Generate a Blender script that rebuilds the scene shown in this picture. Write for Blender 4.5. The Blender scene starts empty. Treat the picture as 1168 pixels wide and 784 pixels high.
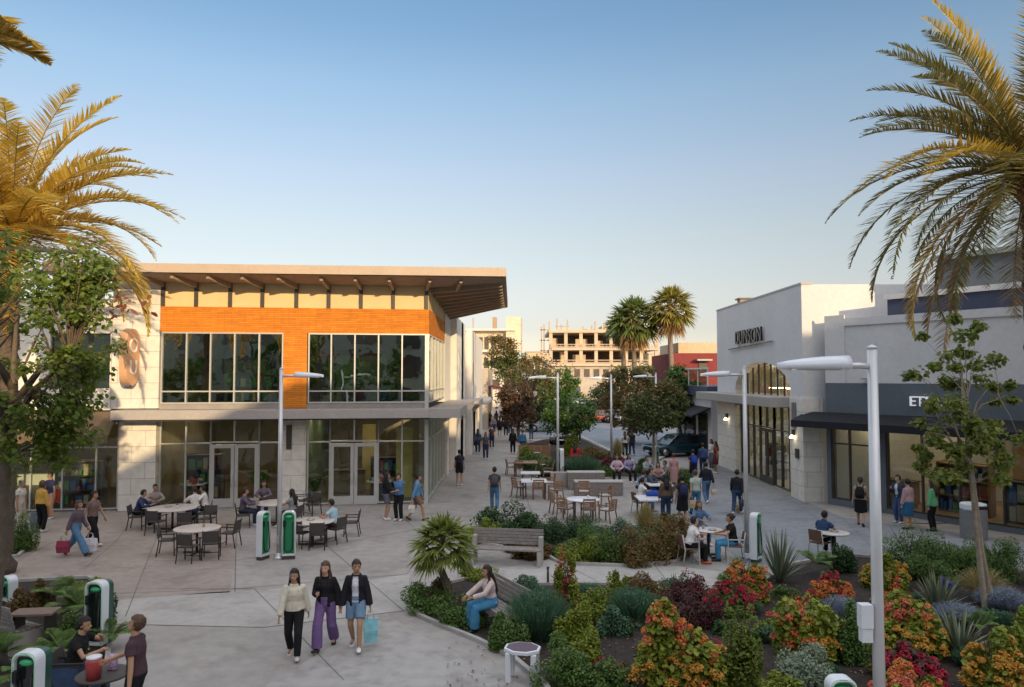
import bpy, math, random
import numpy as np
from mathutils import Vector, Matrix, noise
R = math.radians
sc = bpy.context.scene
COL = sc.collection
# ------------------------------------------------------------ camera, sky, sun, exposure
CAM_H, FPX, CX, CY, HOR = 5.2, 850.0, 584.0, 392.0, 430.0
TILT = math.atan((HOR - CY) / FPX)
cam = bpy.data.cameras.new('camera'); camo = bpy.data.objects.new('camera', cam); COL.objects.link(camo)
camo.location = (0, 0, CAM_H); camo.rotation_euler = (R(90) + TILT, 0, 0)
cam.sensor_width = 36; cam.lens = 36 * FPX / 1168; cam.clip_end = 3000; cam.clip_start = 0.1
sc.camera = camo
SUN_H = Vector((0.45, -0.893)); SUN_EL = R(13)
world = bpy.data.worlds.new('World'); sc.world = world; world.use_nodes = True
wn = world.node_tree; bg = wn.nodes['Background']
sky = wn.nodes.new('ShaderNodeTexSky'); sky.sky_type = 'NISHITA'; sky.sun_disc = False
sky.sun_elevation = SUN_EL; sky.sun_rotation = math.atan2(SUN_H.x, SUN_H.y)
sky.air_density = 1.0; sky.dust_density = 0.6; sky.ozone_density = 2.0
# added fill: upper sky out of view brightened, lower dimmed (a function of direction only)
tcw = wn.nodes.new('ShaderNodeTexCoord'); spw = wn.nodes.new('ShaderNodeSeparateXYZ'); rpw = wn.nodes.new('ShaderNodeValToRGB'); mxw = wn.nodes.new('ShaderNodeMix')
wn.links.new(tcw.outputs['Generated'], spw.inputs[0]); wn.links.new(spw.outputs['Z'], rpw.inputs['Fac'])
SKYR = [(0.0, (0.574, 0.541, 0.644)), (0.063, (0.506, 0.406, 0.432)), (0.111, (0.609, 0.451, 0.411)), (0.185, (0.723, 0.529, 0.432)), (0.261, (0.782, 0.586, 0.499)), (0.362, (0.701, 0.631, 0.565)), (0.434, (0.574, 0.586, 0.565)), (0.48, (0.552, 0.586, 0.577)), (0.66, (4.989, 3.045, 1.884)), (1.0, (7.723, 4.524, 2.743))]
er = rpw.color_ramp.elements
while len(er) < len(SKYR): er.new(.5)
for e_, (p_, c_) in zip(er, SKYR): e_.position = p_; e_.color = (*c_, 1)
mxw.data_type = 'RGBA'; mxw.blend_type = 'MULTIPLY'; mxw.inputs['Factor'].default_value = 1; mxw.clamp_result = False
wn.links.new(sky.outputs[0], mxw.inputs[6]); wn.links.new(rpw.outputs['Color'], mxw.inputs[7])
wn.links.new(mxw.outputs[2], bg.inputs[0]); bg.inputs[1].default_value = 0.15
sl = bpy.data.lights.new('sun', 'SUN'); sl.energy = 2.0; sl.angle = R(0.5); sl.color = (1.0, 0.74, 0.42)
so = bpy.data.objects.new('sun', sl); COL.objects.link(so)
sd = Vector((SUN_H.x * math.cos(SUN_EL), SUN_H.y * math.cos(SUN_EL), math.sin(SUN_EL)))
so.rotation_euler = sd.to_track_quat('Z', 'Y').to_euler(); so.location = (20, -40, 30)
sc.view_settings.view_transform = 'Standard'; sc.view_settings.look = 'None'; sc.view_settings.gamma = 1
sc.view_settings.exposure = 1.15
sc.render.engine = 'CYCLES'; sc.cycles.use_denoising = True
sc.cycles.max_bounces = 6; sc.cycles.transparent_max_bounces = 12
sc.cycles.sample_clamp_indirect = 6; sc.cycles.caustics_reflective = False; sc.cycles.caustics_refractive = False

# ------------------------------------------------------------ helpers
def ray(u, v):
    dx, dy = (u - CX) / FPX, (CY - v) / FPX
    c, s = math.cos(TILT), math.sin(TILT)
    return Vector((dx, c - dy * s, s + dy * c))
def G(u, v, z=0.0):                       # point of the horizontal plane z seen at photo pixel (u, v)
    d = ray(u, v); t = (z - CAM_H) / d.z
    return Vector((d.x * t, d.y * t, z))
def D(u, v, y):                           # point at depth y
    d = ray(u, v); t = y / d.y
    return Vector((d.x * t, y, CAM_H + d.z * t))
def X(u, y): return D(u, 430, y).x
def Z(v, y): return D(584, v, y).z
def thing(name, label, cat, loc=(0, 0, 0), rz=0.0, group=None, kind=None):
    o = bpy.data.objects.new(name, None); COL.objects.link(o)
    o.empty_display_size = 0.2
    o.location = loc; o.rotation_euler = (0, 0, rz)
    tag(o, label, cat, group, kind); return o
def tag(o, label=None, cat=None, group=None, kind=None):
    if label: o['label'] = label
    if cat: o['category'] = cat
    if group: o['group'] = group
    if kind: o['kind'] = kind
    return o
def top(o):
    while o.parent: o = o.parent
    return o
def inv(o):
    o = top(o)
    return (Matrix.Translation(o.location) @ Matrix.Rotation(o.rotation_euler[2], 4, 'Z')).inverted()
def copy_tree(o, parent=None):
    c = o.copy(); COL.objects.link(c)
    if parent: c.parent = parent
    for ch in KIDS.get(o.name, []): copy_tree(ch, c)
    return c
KIDS = {}
def link(name, me, parent=None):
    o = bpy.data.objects.new(name, me); COL.objects.link(o)
    if parent:
        o.parent = parent; KIDS.setdefault(parent.name, []).append(o)
    return o
class MB:
    """collects boxes, tubes and sheets; build() links them as ONE mesh object"""
    def __init__(s, fr=None): s.v = []; s.f = []; s.m = []; s.fr = fr; s.mi = 0; s.sm = []
    def add(s, vs, fs, smooth=False, raw=False):
        n = len(s.v)
        for p in vs:
            s.v.append(tuple(p) if (raw or s.fr is None) else tuple(s.fr(*p)))
        for f in fs:
            s.f.append([i + n for i in f]); s.m.append(s.mi); s.sm.append(smooth)
        return s
    def box(s, x0, x1, y0, y1, z0, z1):
        vs = [(x0,y0,z0),(x1,y0,z0),(x1,y1,z0),(x0,y1,z0),(x0,y0,z1),(x1,y0,z1),(x1,y1,z1),(x0,y1,z1)]
        return s.add(vs, [(0,3,2,1),(4,5,6,7),(0,1,5,4),(1,2,6,5),(2,3,7,6),(3,0,4,7)])
    def obox(s, c, hx, hy, hz, rz=0.0, tilt=None):
        m = Matrix.Rotation(rz, 3, 'Z')
        if tilt: m = m @ Matrix.Rotation(tilt[1], 3, tilt[0])
        c = Vector(c)
        vs = [c + m @ Vector((a*hx, b*hy, d*hz)) for d in (-1,1) for a, b in ((-1,-1),(1,-1),(1,1),(-1,1))]
        return s.add(vs, [(0,3,2,1),(4,5,6,7),(0,1,5,4),(1,2,6,5),(2,3,7,6),(3,0,4,7)])
    def prism(s, poly, z0, z1):           # poly of (x, y)
        n = len(poly)
        a = sum(poly[i][0]*poly[(i+1)%n][1]-poly[(i+1)%n][0]*poly[i][1] for i in range(n))
        if a < 0: poly = poly[::-1]
        vs = [(p[0],p[1],z0) for p in poly] + [(p[0],p[1],z1) for p in poly]
        fs = [tuple(range(n))[::-1], tuple(range(n, 2*n))] + [(i,(i+1)%n,n+(i+1)%n,n+i) for i in range(n)]
        return s.add(vs, fs)
    def sheet(s, pts): return s.add(pts, [tuple(range(len(pts)))])
    def tube(s, pts, r, n=8, caps=True, ell=None, right=None):
        """swept tube through pts; r number or list; ell = list of (rx, ry) with the 'right' vector fixed"""
        pts = [Vector(p) for p in pts]; k = len(pts)
        rs = r if isinstance(r, (list, tuple)) else [r]*k
        vs = []; pu = None
        for i, p in enumerate(pts):
            t = (pts[min(i+1,k-1)] - pts[max(i-1,0)])
            if t.length < 1e-9: t = Vector((0,0,1))
            t.normalize()
            if right is not None:
                u = Vector(right) - t * t.dot(Vector(right))
            elif pu is None:
                u = t.cross(Vector((0,0,1))) if abs(t.z) < 0.9 else t.cross(Vector((0,1,0)))
            else: u = pu - t * t.dot(pu)
            u.normalize(); pu = u; w = t.cross(u)
            rx, ry = ell[i] if ell else (rs[i], rs[i])
            for j in range(n):
                a = 2*math.pi*j/n
                vs.append(p + u*(rx*math.cos(a)) + w*(ry*math.sin(a)))
        fs = [(i*n+j, i*n+(j+1)%n, (i+1)*n+(j+1)%n, (i+1)*n+j) for i in range(k-1) for j in range(n)]
        if caps: fs += [tuple(range(n))[::-1], tuple((k-1)*n+j for j in range(n))]
        return s.add(vs, fs, smooth=True)
    def bar(s, a, b, w, h=None):          # square bar
        h = h or w; a, b = Vector(a), Vector(b); t = (b-a).normalized()
        u = t.cross(Vector((0,0,1))) if abs(t.z) < 0.95 else Vector((1,0,0))
        u.normalize(); q = u.cross(t)
        vs = [p + u*(x*w/2) + q*(y*h/2) for p in (a,b) for x,y in ((-1,-1),(1,-1),(1,1),(-1,1))]
        return s.add(vs, [(0,1,2,3),(7,6,5,4),(0,4,5,1),(1,5,6,2),(2,6,7,3),(3,7,4,0)])
    def lathe(s, c, prof, n=16):          # prof of (r, z)
        c = Vector(c)
        return s.tube([c+Vector((0,0,z)) for r,z in prof], 1, n, ell=[(r,r) for r,z in prof], right=(1,0,0))
    def ball(s, c, rx, ry=None, rz=None, n=10, k=7, mat3=None):
        ry = ry or rx; rz = rz or rx; c = Vector(c); vs = []
        for i in range(k+1):
            ph = math.pi*i/k
            for j in range(n):
                a = 2*math.pi*j/n
                p = Vector((rx*math.sin(ph)*math.cos(a), ry*math.sin(ph)*math.sin(a), rz*math.cos(ph)))
                vs.append(c + (mat3 @ p if mat3 else p))
        fs = [(i*n+j,(i+1)*n+j,(i+1)*n+(j+1)%n,i*n+(j+1)%n) for i in range(k) for j in range(n)]
        return s.add(vs, fs, smooth=True)
    def mesh(s, name, mats, M=None):
        me = bpy.data.meshes.new(name)
        vs = s.v if M is None else [tuple(M @ Vector(p)) for p in s.v]
        me.from_pydata(vs, [], s.f)
        for m in (mats if isinstance(mats, (list, tuple)) else [mats]): me.materials.append(m)
        me.polygons.foreach_set('material_index', s.m)
        me.polygons.foreach_set('use_smooth', s.sm)
        me.update(); return me
    def build(s, name, mats, parent=None, bevel=0.0):
        o = link(name, s.mesh(name, mats, inv(parent) if parent else None), parent)
        if bevel:
            b = o.modifiers.new('bevel', 'BEVEL'); b.width = bevel; b.segments = 2; b.limit_method = 'ANGLE'
        return o
def frame(A, B):                          # (s along A->B, o outward to the viewer's side, z)
    A = Vector((A[0], A[1])); B = Vector((B[0], B[1])); ex = (B-A).normalized(); en = Vector((ex.y, -ex.x))
    f = lambda s, o, z: Vector((A.x+ex.x*s+en.x*o, A.y+ex.y*s+en.y*o, z))
    def su(u):
        d = ray(u, 430); dx, dy = d.x, d.y
        det = dx*ex.y - dy*ex.x
        return (A.x*dy - A.y*dx)/det * 1.0 if abs(det) > 1e-9 else 0
    f.len = (B-A).length; f.su = su; f.ex = ex; f.en = en; f.A = A
    f.z = lambda u, v: Z(v, (A + ex*su(u)).y)
    return f

# ------------------------------------------------------------ materials
MC = {}
def mat(name, rgb, rough=0.7, var=0.12, scale=2.5, bump=0.0, bscale=60, metal=0.0, spec=0.4, coat=0.0, emit=0.0, dirt=0.0, spots=0.0):
    if name in MC: return MC[name]
    m = bpy.data.materials.new(name); m.use_nodes = True; nt = m.node_tree; b = nt.nodes['Principled BSDF']
    b.inputs['Roughness'].default_value = rough; b.inputs['Metallic'].default_value = metal
    b.inputs['Specular IOR Level'].default_value = spec; b.inputs['Coat Weight'].default_value = coat
    tc = nt.nodes.new('ShaderNodeTexCoord'); nz = nt.nodes.new('ShaderNodeTexNoise')
    nz.inputs['Scale'].default_value = scale; nz.inputs['Detail'].default_value = 5; nz.inputs['Roughness'].default_value = 0.6
    nt.links.new(tc.outputs['Object'], nz.inputs['Vector'])
    rp = nt.nodes.new('ShaderNodeValToRGB')
    c = np.array(rgb)
    rp.color_ramp.elements[0].position = 0.3; rp.color_ramp.elements[1].position = 0.7
    rp.color_ramp.elements[0].color = (*np.clip(c*(1-var),0,1), 1); rp.color_ramp.elements[1].color = (*np.clip(c*(1+var),0,1), 1)
    nt.links.new(nz.outputs['Fac'], rp.inputs['Fac']); out = rp.outputs['Color']
    if dirt:
        n2 = nt.nodes.new('ShaderNodeTexNoise'); n2.inputs['Scale'].default_value = scale*9; n2.inputs['Detail'].default_value = 4
        nt.links.new(tc.outputs['Object'], n2.inputs['Vector'])
        r2 = nt.nodes.new('ShaderNodeValToRGB'); r2.color_ramp.elements[0].position = 0.30; r2.color_ramp.elements[1].position = 0.62
        r2.color_ramp.elements[0].color = (1-dirt,)*3+(1,); r2.color_ramp.elements[1].color = (1,1,1,1)
        nt.links.new(n2.outputs['Fac'], r2.inputs['Fac'])
        mx = nt.nodes.new('ShaderNodeMix'); mx.data_type = 'RGBA'; mx.blend_type = 'MULTIPLY'; mx.inputs['Factor'].default_value = 1
        nt.links.new(out, mx.inputs[6]); nt.links.new(r2.outputs['Color'], mx.inputs[7]); out = mx.outputs[2]
    if spots:
        vo = nt.nodes.new('ShaderNodeTexVoronoi'); vo.inputs['Scale'].default_value = 1.9; vo.inputs['Randomness'].default_value = 1
        nt.links.new(tc.outputs['Object'], vo.inputs['Vector'])
        rv = nt.nodes.new('ShaderNodeValToRGB'); rv.color_ramp.elements[0].position = .035; rv.color_ramp.elements[1].position = .06
        rv.color_ramp.elements[0].color = (1-spots,)*3+(1,); rv.color_ramp.elements[1].color = (1,1,1,1)
        nt.links.new(vo.outputs['Distance'], rv.inputs['Fac'])
        n4 = nt.nodes.new('ShaderNodeTexNoise'); n4.inputs['Scale'].default_value = .9; n4.inputs['Detail'].default_value = 8; n4.inputs['Roughness'].default_value = .7
        nt.links.new(tc.outputs['Object'], n4.inputs['Vector'])
        r4 = nt.nodes.new('ShaderNodeValToRGB'); r4.color_ramp.elements[0].position = .36; r4.color_ramp.elements[1].position = .50
        r4.color_ramp.elements[0].color = (.80,.79,.78,1); r4.color_ramp.elements[1].color = (1,1,1,1); nt.links.new(n4.outputs['Fac'], r4.inputs['Fac'])
        for nd in (rv, r4):
            mx = nt.nodes.new('ShaderNodeMix'); mx.data_type = 'RGBA'; mx.blend_type = 'MULTIPLY'; mx.inputs['Factor'].default_value = 1
            nt.links.new(out, mx.inputs[6]); nt.links.new(nd.outputs['Color'], mx.inputs[7]); out = mx.outputs[2]
    nt.links.new(out, b.inputs['Base Color'])
    if bump:
        n3 = nt.nodes.new('ShaderNodeTexNoise'); n3.inputs['Scale'].default_value = bscale; n3.inputs['Detail'].default_value = 4
        nt.links.new(tc.outputs['Object'], n3.inputs['Vector'])
        bp = nt.nodes.new('ShaderNodeBump'); bp.inputs['Strength'].default_value = bump; bp.inputs['Distance'].default_value = 0.02
        nt.links.new(n3.outputs['Fac'], bp.inputs['Height']); nt.links.new(bp.outputs[0], b.inputs['Normal'])
    if emit:
        b.inputs['Emission Color'].default_value = (*rgb, 1); b.inputs['Emission Strength'].default_value = emit
    MC[name] = m; return m
def brick(name, c1, c2, mortar, w, h, ms, rough=0.75, axis='XZ', bump=0.5, off=0.5):
    if name in MC: return MC[name]
    m = bpy.data.materials.new(name); m.use_nodes = True; nt = m.node_tree; b = nt.nodes['Principled BSDF']
    b.inputs['Roughness'].default_value = rough; b.inputs['Specular IOR Level'].default_value = 0.3
    g = nt.nodes.new('ShaderNodeTexCoord'); sp = nt.nodes.new('ShaderNodeSeparateXYZ'); cb = nt.nodes.new('ShaderNodeCombineXYZ')
    nt.links.new(g.outputs['Object'], sp.inputs[0])
    ad = nt.nodes.new('ShaderNodeMath'); ad.operation = 'ADD'
    nt.links.new(sp.outputs['X'], ad.inputs[0]); nt.links.new(sp.outputs['Y'], ad.inputs[1])
    nt.links.new(ad.outputs[0], cb.inputs['X']); nt.links.new(sp.outputs['Z'], cb.inputs['Y'])
    bt = nt.nodes.new('ShaderNodeTexBrick'); nt.links.new(cb.outputs[0], bt.inputs['Vector'])
    bt.inputs['Color1'].default_value = (*c1,1); bt.inputs['Color2'].default_value = (*c2,1); bt.inputs['Mortar'].default_value = (*mortar,1)
    bt.inputs['Scale'].default_value = 1; bt.inputs['Brick Width'].default_value = w; bt.inputs['Row Height'].default_value = h
    bt.inputs['Mortar Size'].default_value = ms; bt.inputs['Mortar Smooth'].default_value = 0.1; bt.offset = off
    nz = nt.nodes.new('ShaderNodeTexNoise'); nz.inputs['Scale'].default_value = 4; nz.inputs['Detail'].default_value = 6
    nt.links.new(g.outputs['Object'], nz.inputs['Vector'])
    rp = nt.nodes.new('ShaderNodeValToRGB'); rp.color_ramp.elements[0].position = .25; rp.color_ramp.elements[1].position = .7
    rp.color_ramp.elements[0].color = (.82,.82,.82,1)
    nt.links.new(nz.outputs['Fac'], rp.inputs['Fac'])
    mx = nt.nodes.new('ShaderNodeMix'); mx.data_type = 'RGBA'; mx.blend_type = 'MULTIPLY'; mx.inputs['Factor'].default_value = 1
    nt.links.new(bt.outputs['Color'], mx.inputs[6]); nt.links.new(rp.outputs['Color'], mx.inputs[7])
    nt.links.new(mx.outputs[2], b.inputs['Base Color'])
    bp = nt.nodes.new('ShaderNodeBump'); bp.inputs['Strength'].default_value = bump; bp.inputs['Distance'].default_value = 0.01; bp.invert = True
    nt.links.new(bt.outputs['Fac'], bp.inputs['Height']); nt.links.new(bp.outputs[0], b.inputs['Normal'])
    MC[name] = m; return m
def leafmat(name, cols, trans=0.35, rough=0.5, k=1.7):
    if name in MC: return MC[name]
    cols = [tuple(min(.85, x*k) for x in c) for c in cols]
    m = bpy.data.materials.new(name); m.use_nodes = True; nt = m.node_tree
    b = nt.nodes['Principled BSDF']; out = nt.nodes['Material Output']
    g = nt.nodes.new('ShaderNodeNewGeometry'); rp = nt.nodes.new('ShaderNodeValToRGB'); rp.color_ramp.interpolation = 'LINEAR'
    e = rp.color_ramp.elements; n = len(cols)
    while len(e) < n: e.new(0.5)
    for i, c in enumerate(cols): e[i].position = i/max(1,n-1); e[i].color = (*c, 1)
    nt.links.new(g.outputs['Random Per Island'], rp.inputs['Fac'])
    b.inputs['Roughness'].default_value = rough; b.inputs['Specular IOR Level'].default_value = 0.35
    nt.links.new(rp.outputs['Color'], b.inputs['Base Color'])
    tr = nt.nodes.new('ShaderNodeBsdfTranslucent'); nt.links.new(rp.outputs['Color'], tr.inputs['Color'])
    mx = nt.nodes.new('ShaderNodeMixShader'); mx.inputs[0].default_value = trans
    nt.links.new(b.outputs[0], mx.inputs[1]); nt.links.new(tr.outputs[0], mx.inputs[2]); nt.links.new(mx.outputs[0], out.inputs[0])
    MC[name] = m; return m
def glassmat(name, tint=(.55,.7,.62), refl=0.12, rough=0.01):
    if name in MC: return MC[name]
    m = bpy.data.materials.new(name); m.use_nodes = True; nt = m.node_tree; nt.nodes.remove(nt.nodes['Principled BSDF'])
    out = nt.nodes['Material Output']
    t = nt.nodes.new('ShaderNodeBsdfTransparent'); t.inputs[0].default_value = (*tint,1)
    g = nt.nodes.new('ShaderNodeBsdfGlossy'); g.inputs['Roughness'].default_value = rough; g.inputs[0].default_value = (.9,.95,.92,1)
    tc = nt.nodes.new('ShaderNodeTexCoord'); nz = nt.nodes.new('ShaderNodeTexNoise'); nz.inputs['Scale'].default_value = 0.9
    nt.links.new(tc.outputs['Object'], nz.inputs['Vector'])
    bp = nt.nodes.new('ShaderNodeBump'); bp.inputs['Strength'].default_value = 0.05; bp.inputs['Distance'].default_value = 0.2
    nt.links.new(nz.outputs['Fac'], bp.inputs['Height']); nt.links.new(bp.outputs[0], g.inputs['Normal'])
    f = nt.nodes.new('ShaderNodeFresnel'); f.inputs[0].default_value = 1.5
    ad = nt.nodes.new('ShaderNodeMath'); ad.operation = 'ADD'; ad.use_clamp = True; ad.inputs[1].default_value = refl
    mn = nt.nodes.new('ShaderNodeMath'); mn.operation = 'MULTIPLY'; mn.inputs[1].default_value = .45
    nt.links.new(f.outputs[0], mn.inputs[0]); nt.links.new(mn.outputs[0], ad.inputs[0])
    mx = nt.nodes.new('ShaderNodeMixShader'); nt.links.new(ad.outputs[0], mx.inputs[0])
    nt.links.new(t.outputs[0], mx.inputs[1]); nt.links.new(g.outputs[0], mx.inputs[2]); nt.links.new(mx.outputs[0], out.inputs[0])
    MC[name] = m; return m
def text(name, s, size, mtl, parent, loc, rot, ext=0.02, sx=1.0):
    cu = bpy.data.curves.new(name, 'FONT'); cu.body = s; cu.size = size; cu.extrude = ext; cu.align_x = 'CENTER'; cu.align_y = 'CENTER'; cu.resolution_u = 3
    t = bpy.data.objects.new(name, cu); COL.objects.link(t); bpy.context.view_layer.update()
    me = bpy.data.meshes.new_from_object(t.evaluated_get(bpy.context.evaluated_depsgraph_get()))
    bpy.data.objects.remove(t)
    M = inv(parent) @ Matrix.Translation(loc) @ Matrix(rot).to_4x4() @ Matrix.Diagonal((sx,1,1,1))
    me.transform(M); me.materials.clear(); me.materials.append(mtl)
    return link(name, me, parent)

conc = mat('concrete', (.35,.325,.305), .82, .13, .35, .25, 90, dirt=.16, spots=.3)
conc_light = mat('concrete_light', (.41,.39,.37), .82, .10, .5, .25, 90, dirt=.13, spots=.3)
conc_warm = mat('concrete_warm', (.345,.295,.265), .85, .12, .5, .25, 90, dirt=.16, spots=.3)
joint = mat('joint', (.15,.14,.13), .9)
asphalt = mat('asphalt', (.22,.25,.29), .85, .15, .8, .3, 120, dirt=.2)
mulch = mat('mulch', (.045,.034,.028), .95, .5, 7, .8, 45, dirt=.5)
white_wall = mat('white_stucco', (.74,.70,.64), .85, .05, .8, .25, 80, dirt=.06)
cool_wall = mat('pale_stucco', (.66,.655,.655), .85, .05, .6, .25, 80, dirt=.07)
stone = brick('stone_cladding', (.74,.70,.63), (.80,.76,.69), (.47,.44,.40), 1.15, .62, .012, bump=.4)
orange = brick('orange_cladding', (.62,.205,.022), (.76,.27,.028), (.40,.125,.018), .62, .075, .006, bump=.6)
cream = mat('cream_panel', (.70,.55,.30), .7, .05, 1.5)
roof_m = mat('roof_paint', (.46,.36,.27), .55, .06, 1.2, dirt=.08)
soffit_m = mat('soffit_wood', (.30,.22,.155), .65, .15, 3)
dark_m = mat('dark_bronze', (.06,.052,.046), .45)
canopy_m = mat('canopy_grey', (.40,.37,.35), .5, .06, 1.2, dirt=.1)
alu = mat('aluminium', (.60,.60,.58), .35, .04, 2, metal=.5)
grey_wall = mat('slate_wall', (.13,.15,.175), .8, .07, .8, .2, 80, dirt=.08)
navy_m = mat('navy_panel', (.055,.065,.11), .6)
awn_black = mat('black_awning', (.014,.014,.018), .8)
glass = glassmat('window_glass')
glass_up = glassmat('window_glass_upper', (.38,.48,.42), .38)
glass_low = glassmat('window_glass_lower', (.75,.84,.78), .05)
int_wall = mat('interior_wall', (.26,.205,.13), .8, .1)
int_dark = mat('interior_dark', (.10,.085,.07), .8, .2)
int_green = mat('interior_green', (.12,.17,.11), .8, .1)
int_floor = mat('interior_floor', (.13,.10,.08), .5, .15)
lamp_glow = mat('interior_light', (1.0,.78,.48), emit=8.0)
steel = mat('painted_steel', (.62,.62,.63), .38, .05, 4, metal=.35)
# ------------------------------------------------------------ ground, paving, street, beds
def structure(name, mb, m, **k): return tag(mb.build(name, m, **k), kind='structure')
structure('ground', MB().sheet([(-900,-300,0),(900,-300,0),(900,1800,0),(-900,1800,0)]), conc)
def sheetp(name, pix, z, m): return structure(name, MB().sheet([tuple(G(u,v))[:2]+(z,) for u,v in pix]), m)
sheetp('paving_band', [(118,712),(300,716),(462,697),(464,680),(468,655),(380,668),(240,676),(120,686)], .004, conc_light)
sheetp('paving_band', [(-60,600),(60,583),(150,583),(270,583),(268,640),(262,676),(110,684),(-80,690)], .004, conc_warm)
sheetp('paving_band', [(440,700),(470,720),(600,784),(300,784)], .004, mat('concrete_mid', (.37,.35,.335), .82, .1, .4, .25, 90, dirt=.14, spots=.3))
sheetp('paving_band', [(742,540),(830,530),(905,566),(960,590),(1168,618),(1168,645),(960,630),(905,640),(860,652),(800,604),(735,585)], .004, mat('concrete_grey', (.235,.245,.265), .82, .1, .4, .25, 90, dirt=.14, spots=.3))
sheetp('paving_band', [(538,652),(640,640),(742,642),(840,655),(822,668),(742,668),(560,662)], .004, conc_light)
jm = MB()
def jl(a, b, w=.010):
    A = G(*a); B = G(*b); n = Vector((-(B-A).y, (B-A).x, 0)).normalized()*w
    jm.sheet([(p.x,p.y,.008) for p in (A-n, B-n, B+n, A+n)])
for a, b in [((143,704),(176,620)),((176,620),(197,575)),((268,676),(270,582)),((8,646),(61,618)),((95,650),(132,618)),((132,618),(150,596)),
             ((373,623),(460,697)),((290,672),(392,776)),((290,672),(176,672)),((445,575),(472,602)),((472,602),(500,640)),((118,678),(268,672)),((268,672),(466,655)),
             ((176,640),(268,640)),((268,640),(372,623)),((372,623),(520,596)),((600,566),(612,604)),((566,590),(600,566)),((520,596),(566,590)),
             ((512,566),(600,566)),((525,545),(592,545)),((540,525),(590,525)),((548,510),(586,510)),((735,600),(905,572)),((830,545),(850,600)),
             ((850,600),(880,640)),((905,572),(960,612)),((960,612),(1168,640)),((960,590),(1010,640)),((1040,590),(1080,640)),((118,712),(300,716)),((300,716),(462,697)),
             ((640,642),(690,668)),((745,643),(765,668)),((560,572),(566,590))]:
    jl(a, b)
structure('joint_lines', jm, joint)
# street beyond the plaza
sheetp('street', [(604,482),(760,476),(800,497),(742,529),(722,527),(662,498),(604,500)], .004, asphalt)
kb = MB()
for a, b in (((604,500),(662,498)),((662,498),(722,527)),((742,529),(800,497))):
    kb.bar(G(*a, .06), G(*b, .06), .3, .13)
structure('kerb', kb, conc_light)
def bed(name, pix, z=.012, h=0):
    pts = [G(u,v) for u,v in pix]
    m = MB().sheet([(p.x,p.y,z) for p in pts])
    structure(name, m, mulch)
    e = MB()
    for i in range(len(pts)):
        e.bar(pts[i]+Vector((0,0,.03)), pts[(i+1)%len(pts)]+Vector((0,0,.03)), .09, .1)
    structure('bed_edging', e, conc_light)
BED1 = [(466,690),(478,704),(505,716),(545,732),(585,752),(622,784),(650,830),(900,990),(1400,900),(1330,660),(1168,652),(1040,640),(960,634),(905,645),(872,664),(830,684),(770,676),(700,668),(600,668),(530,662),(480,674)]
BED2 = [(538,606),(600,600),(640,600),(700,602),(760,600),(792,612),(796,628),(770,642),(720,647),(640,644),(622,634),(545,620)]
BED3 = [(592,508),(640,498),(662,500),(722,529),(744,531),(742,548),(700,545),(640,556),(595,538)]
BED4 = [(-120,672),(20,664),(100,660),(124,672),(126,720),(118,800),(-200,830)]
bed('planting_bed', BED1); bed('planting_bed', BED2); bed('planting_bed', BED3); bed('planting_bed', BED4)
bed('planting_bed', [(745,538),(792,536),(800,556),(790,566),(752,560)])
bed('planting_bed', [(-60,598),(30,592),(40,618),(20,636),(-60,640)])

# ------------------------------------------------------------ building with the winged roof
def glazing(parent, fr, us, zs, o, gm=None, fw=.055, name='window', frame_mat=None, s_mode=False, doors=None):
    """one glazed field: frame mesh named window, with one pane sheet as its child; us = mullion positions"""
    S = us if s_mode else [fr.su(u) for u in us]
    m = MB(fr)
    for i, s in enumerate(S): m.box(s-fw/2, s+fw/2, o-.05, o+.07, zs[0], zs[-1])
    for i, z in enumerate(zs):
        for a, b in zip(S[:-1], S[1:]): m.box(a+fw/2, b-fw/2, o-.045, o+.065, z-(fw/2 if 0<i<len(zs)-1 else 0) - (fw if i==len(zs)-1 else 0), z+(fw/2 if 0<i<len(zs)-1 else 0) + (fw if i==0 else 0))
    w = m.build(name, frame_mat or alu, parent)
    p = MB(fr); rng = random.Random(int(abs(S[0])*97))
    for a, b in zip(S[:-1], S[1:]):
        for z0, z1 in zip(zs[:-1], zs[1:]):
            t = rng.uniform(-.012,.012); q = rng.uniform(-.012,.012)
            p.sheet([(a,o+t,z0),(b,o-t,z0),(b,o-t+q,z1),(a,o+t+q,z1)])
    p.build('pane', gm or glass, w)
    return w
def double_door(parent, fr, s0, s1, h, o, m=None, gm=None):
    mid = (s0+s1)/2
    for a, b, hs in ((s0, mid-.01, -1), (mid+.01, s1, 1)):
        d = MB(fr); st = .13
        d.box(a, a+st, o, o+.09, .02, h); d.box(b-st, b, o, o+.09, .02, h)
        d.box(a+st, b-st, o, o+.09, h-.14, h); d.box(a+st, b-st, o, o+.09, .02, .36)
        dd = d.build('door', m or alu, parent)
        MB(fr).sheet([(a+st,o+.04,.36),(b-st,o+.04,.36),(b-st,o+.04,h-.14),(a+st,o+.04,h-.14)]).build('pane', gm or glass_low, dd)
        x = b-.065 if hs < 0 else a+.065
        MB(fr).tube([(x,o+.1,.85),(x,o+.16,.9),(x,o+.16,1.25),(x,o+.1,1.3)], .018, 6).build('handle', steel, dd)
A0, A1 = (-14.0, 29.5), (-3.45, 30.9)
F = frame(A0, A1); L = F.len
bA = thing('retail_building', 'two storey shop building with orange cladding band, tall glazing and winged overhanging roof', 'building', (A0[0], A0[1], 0))
SX = -3.45
sL, sP0, sP1 = F.su(182), F.su(323), F.su(350)
zc, zo1, zo0, zt, zw0 = 8.95, 8.0, 6.98, 4.62, 4.13
m = MB(F); m.box(sL, L, -.3, 0, zo0, zo1); m.build('cladding_band', orange, bA)
m = MB(); c0 = F(L,0,0)
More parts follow.
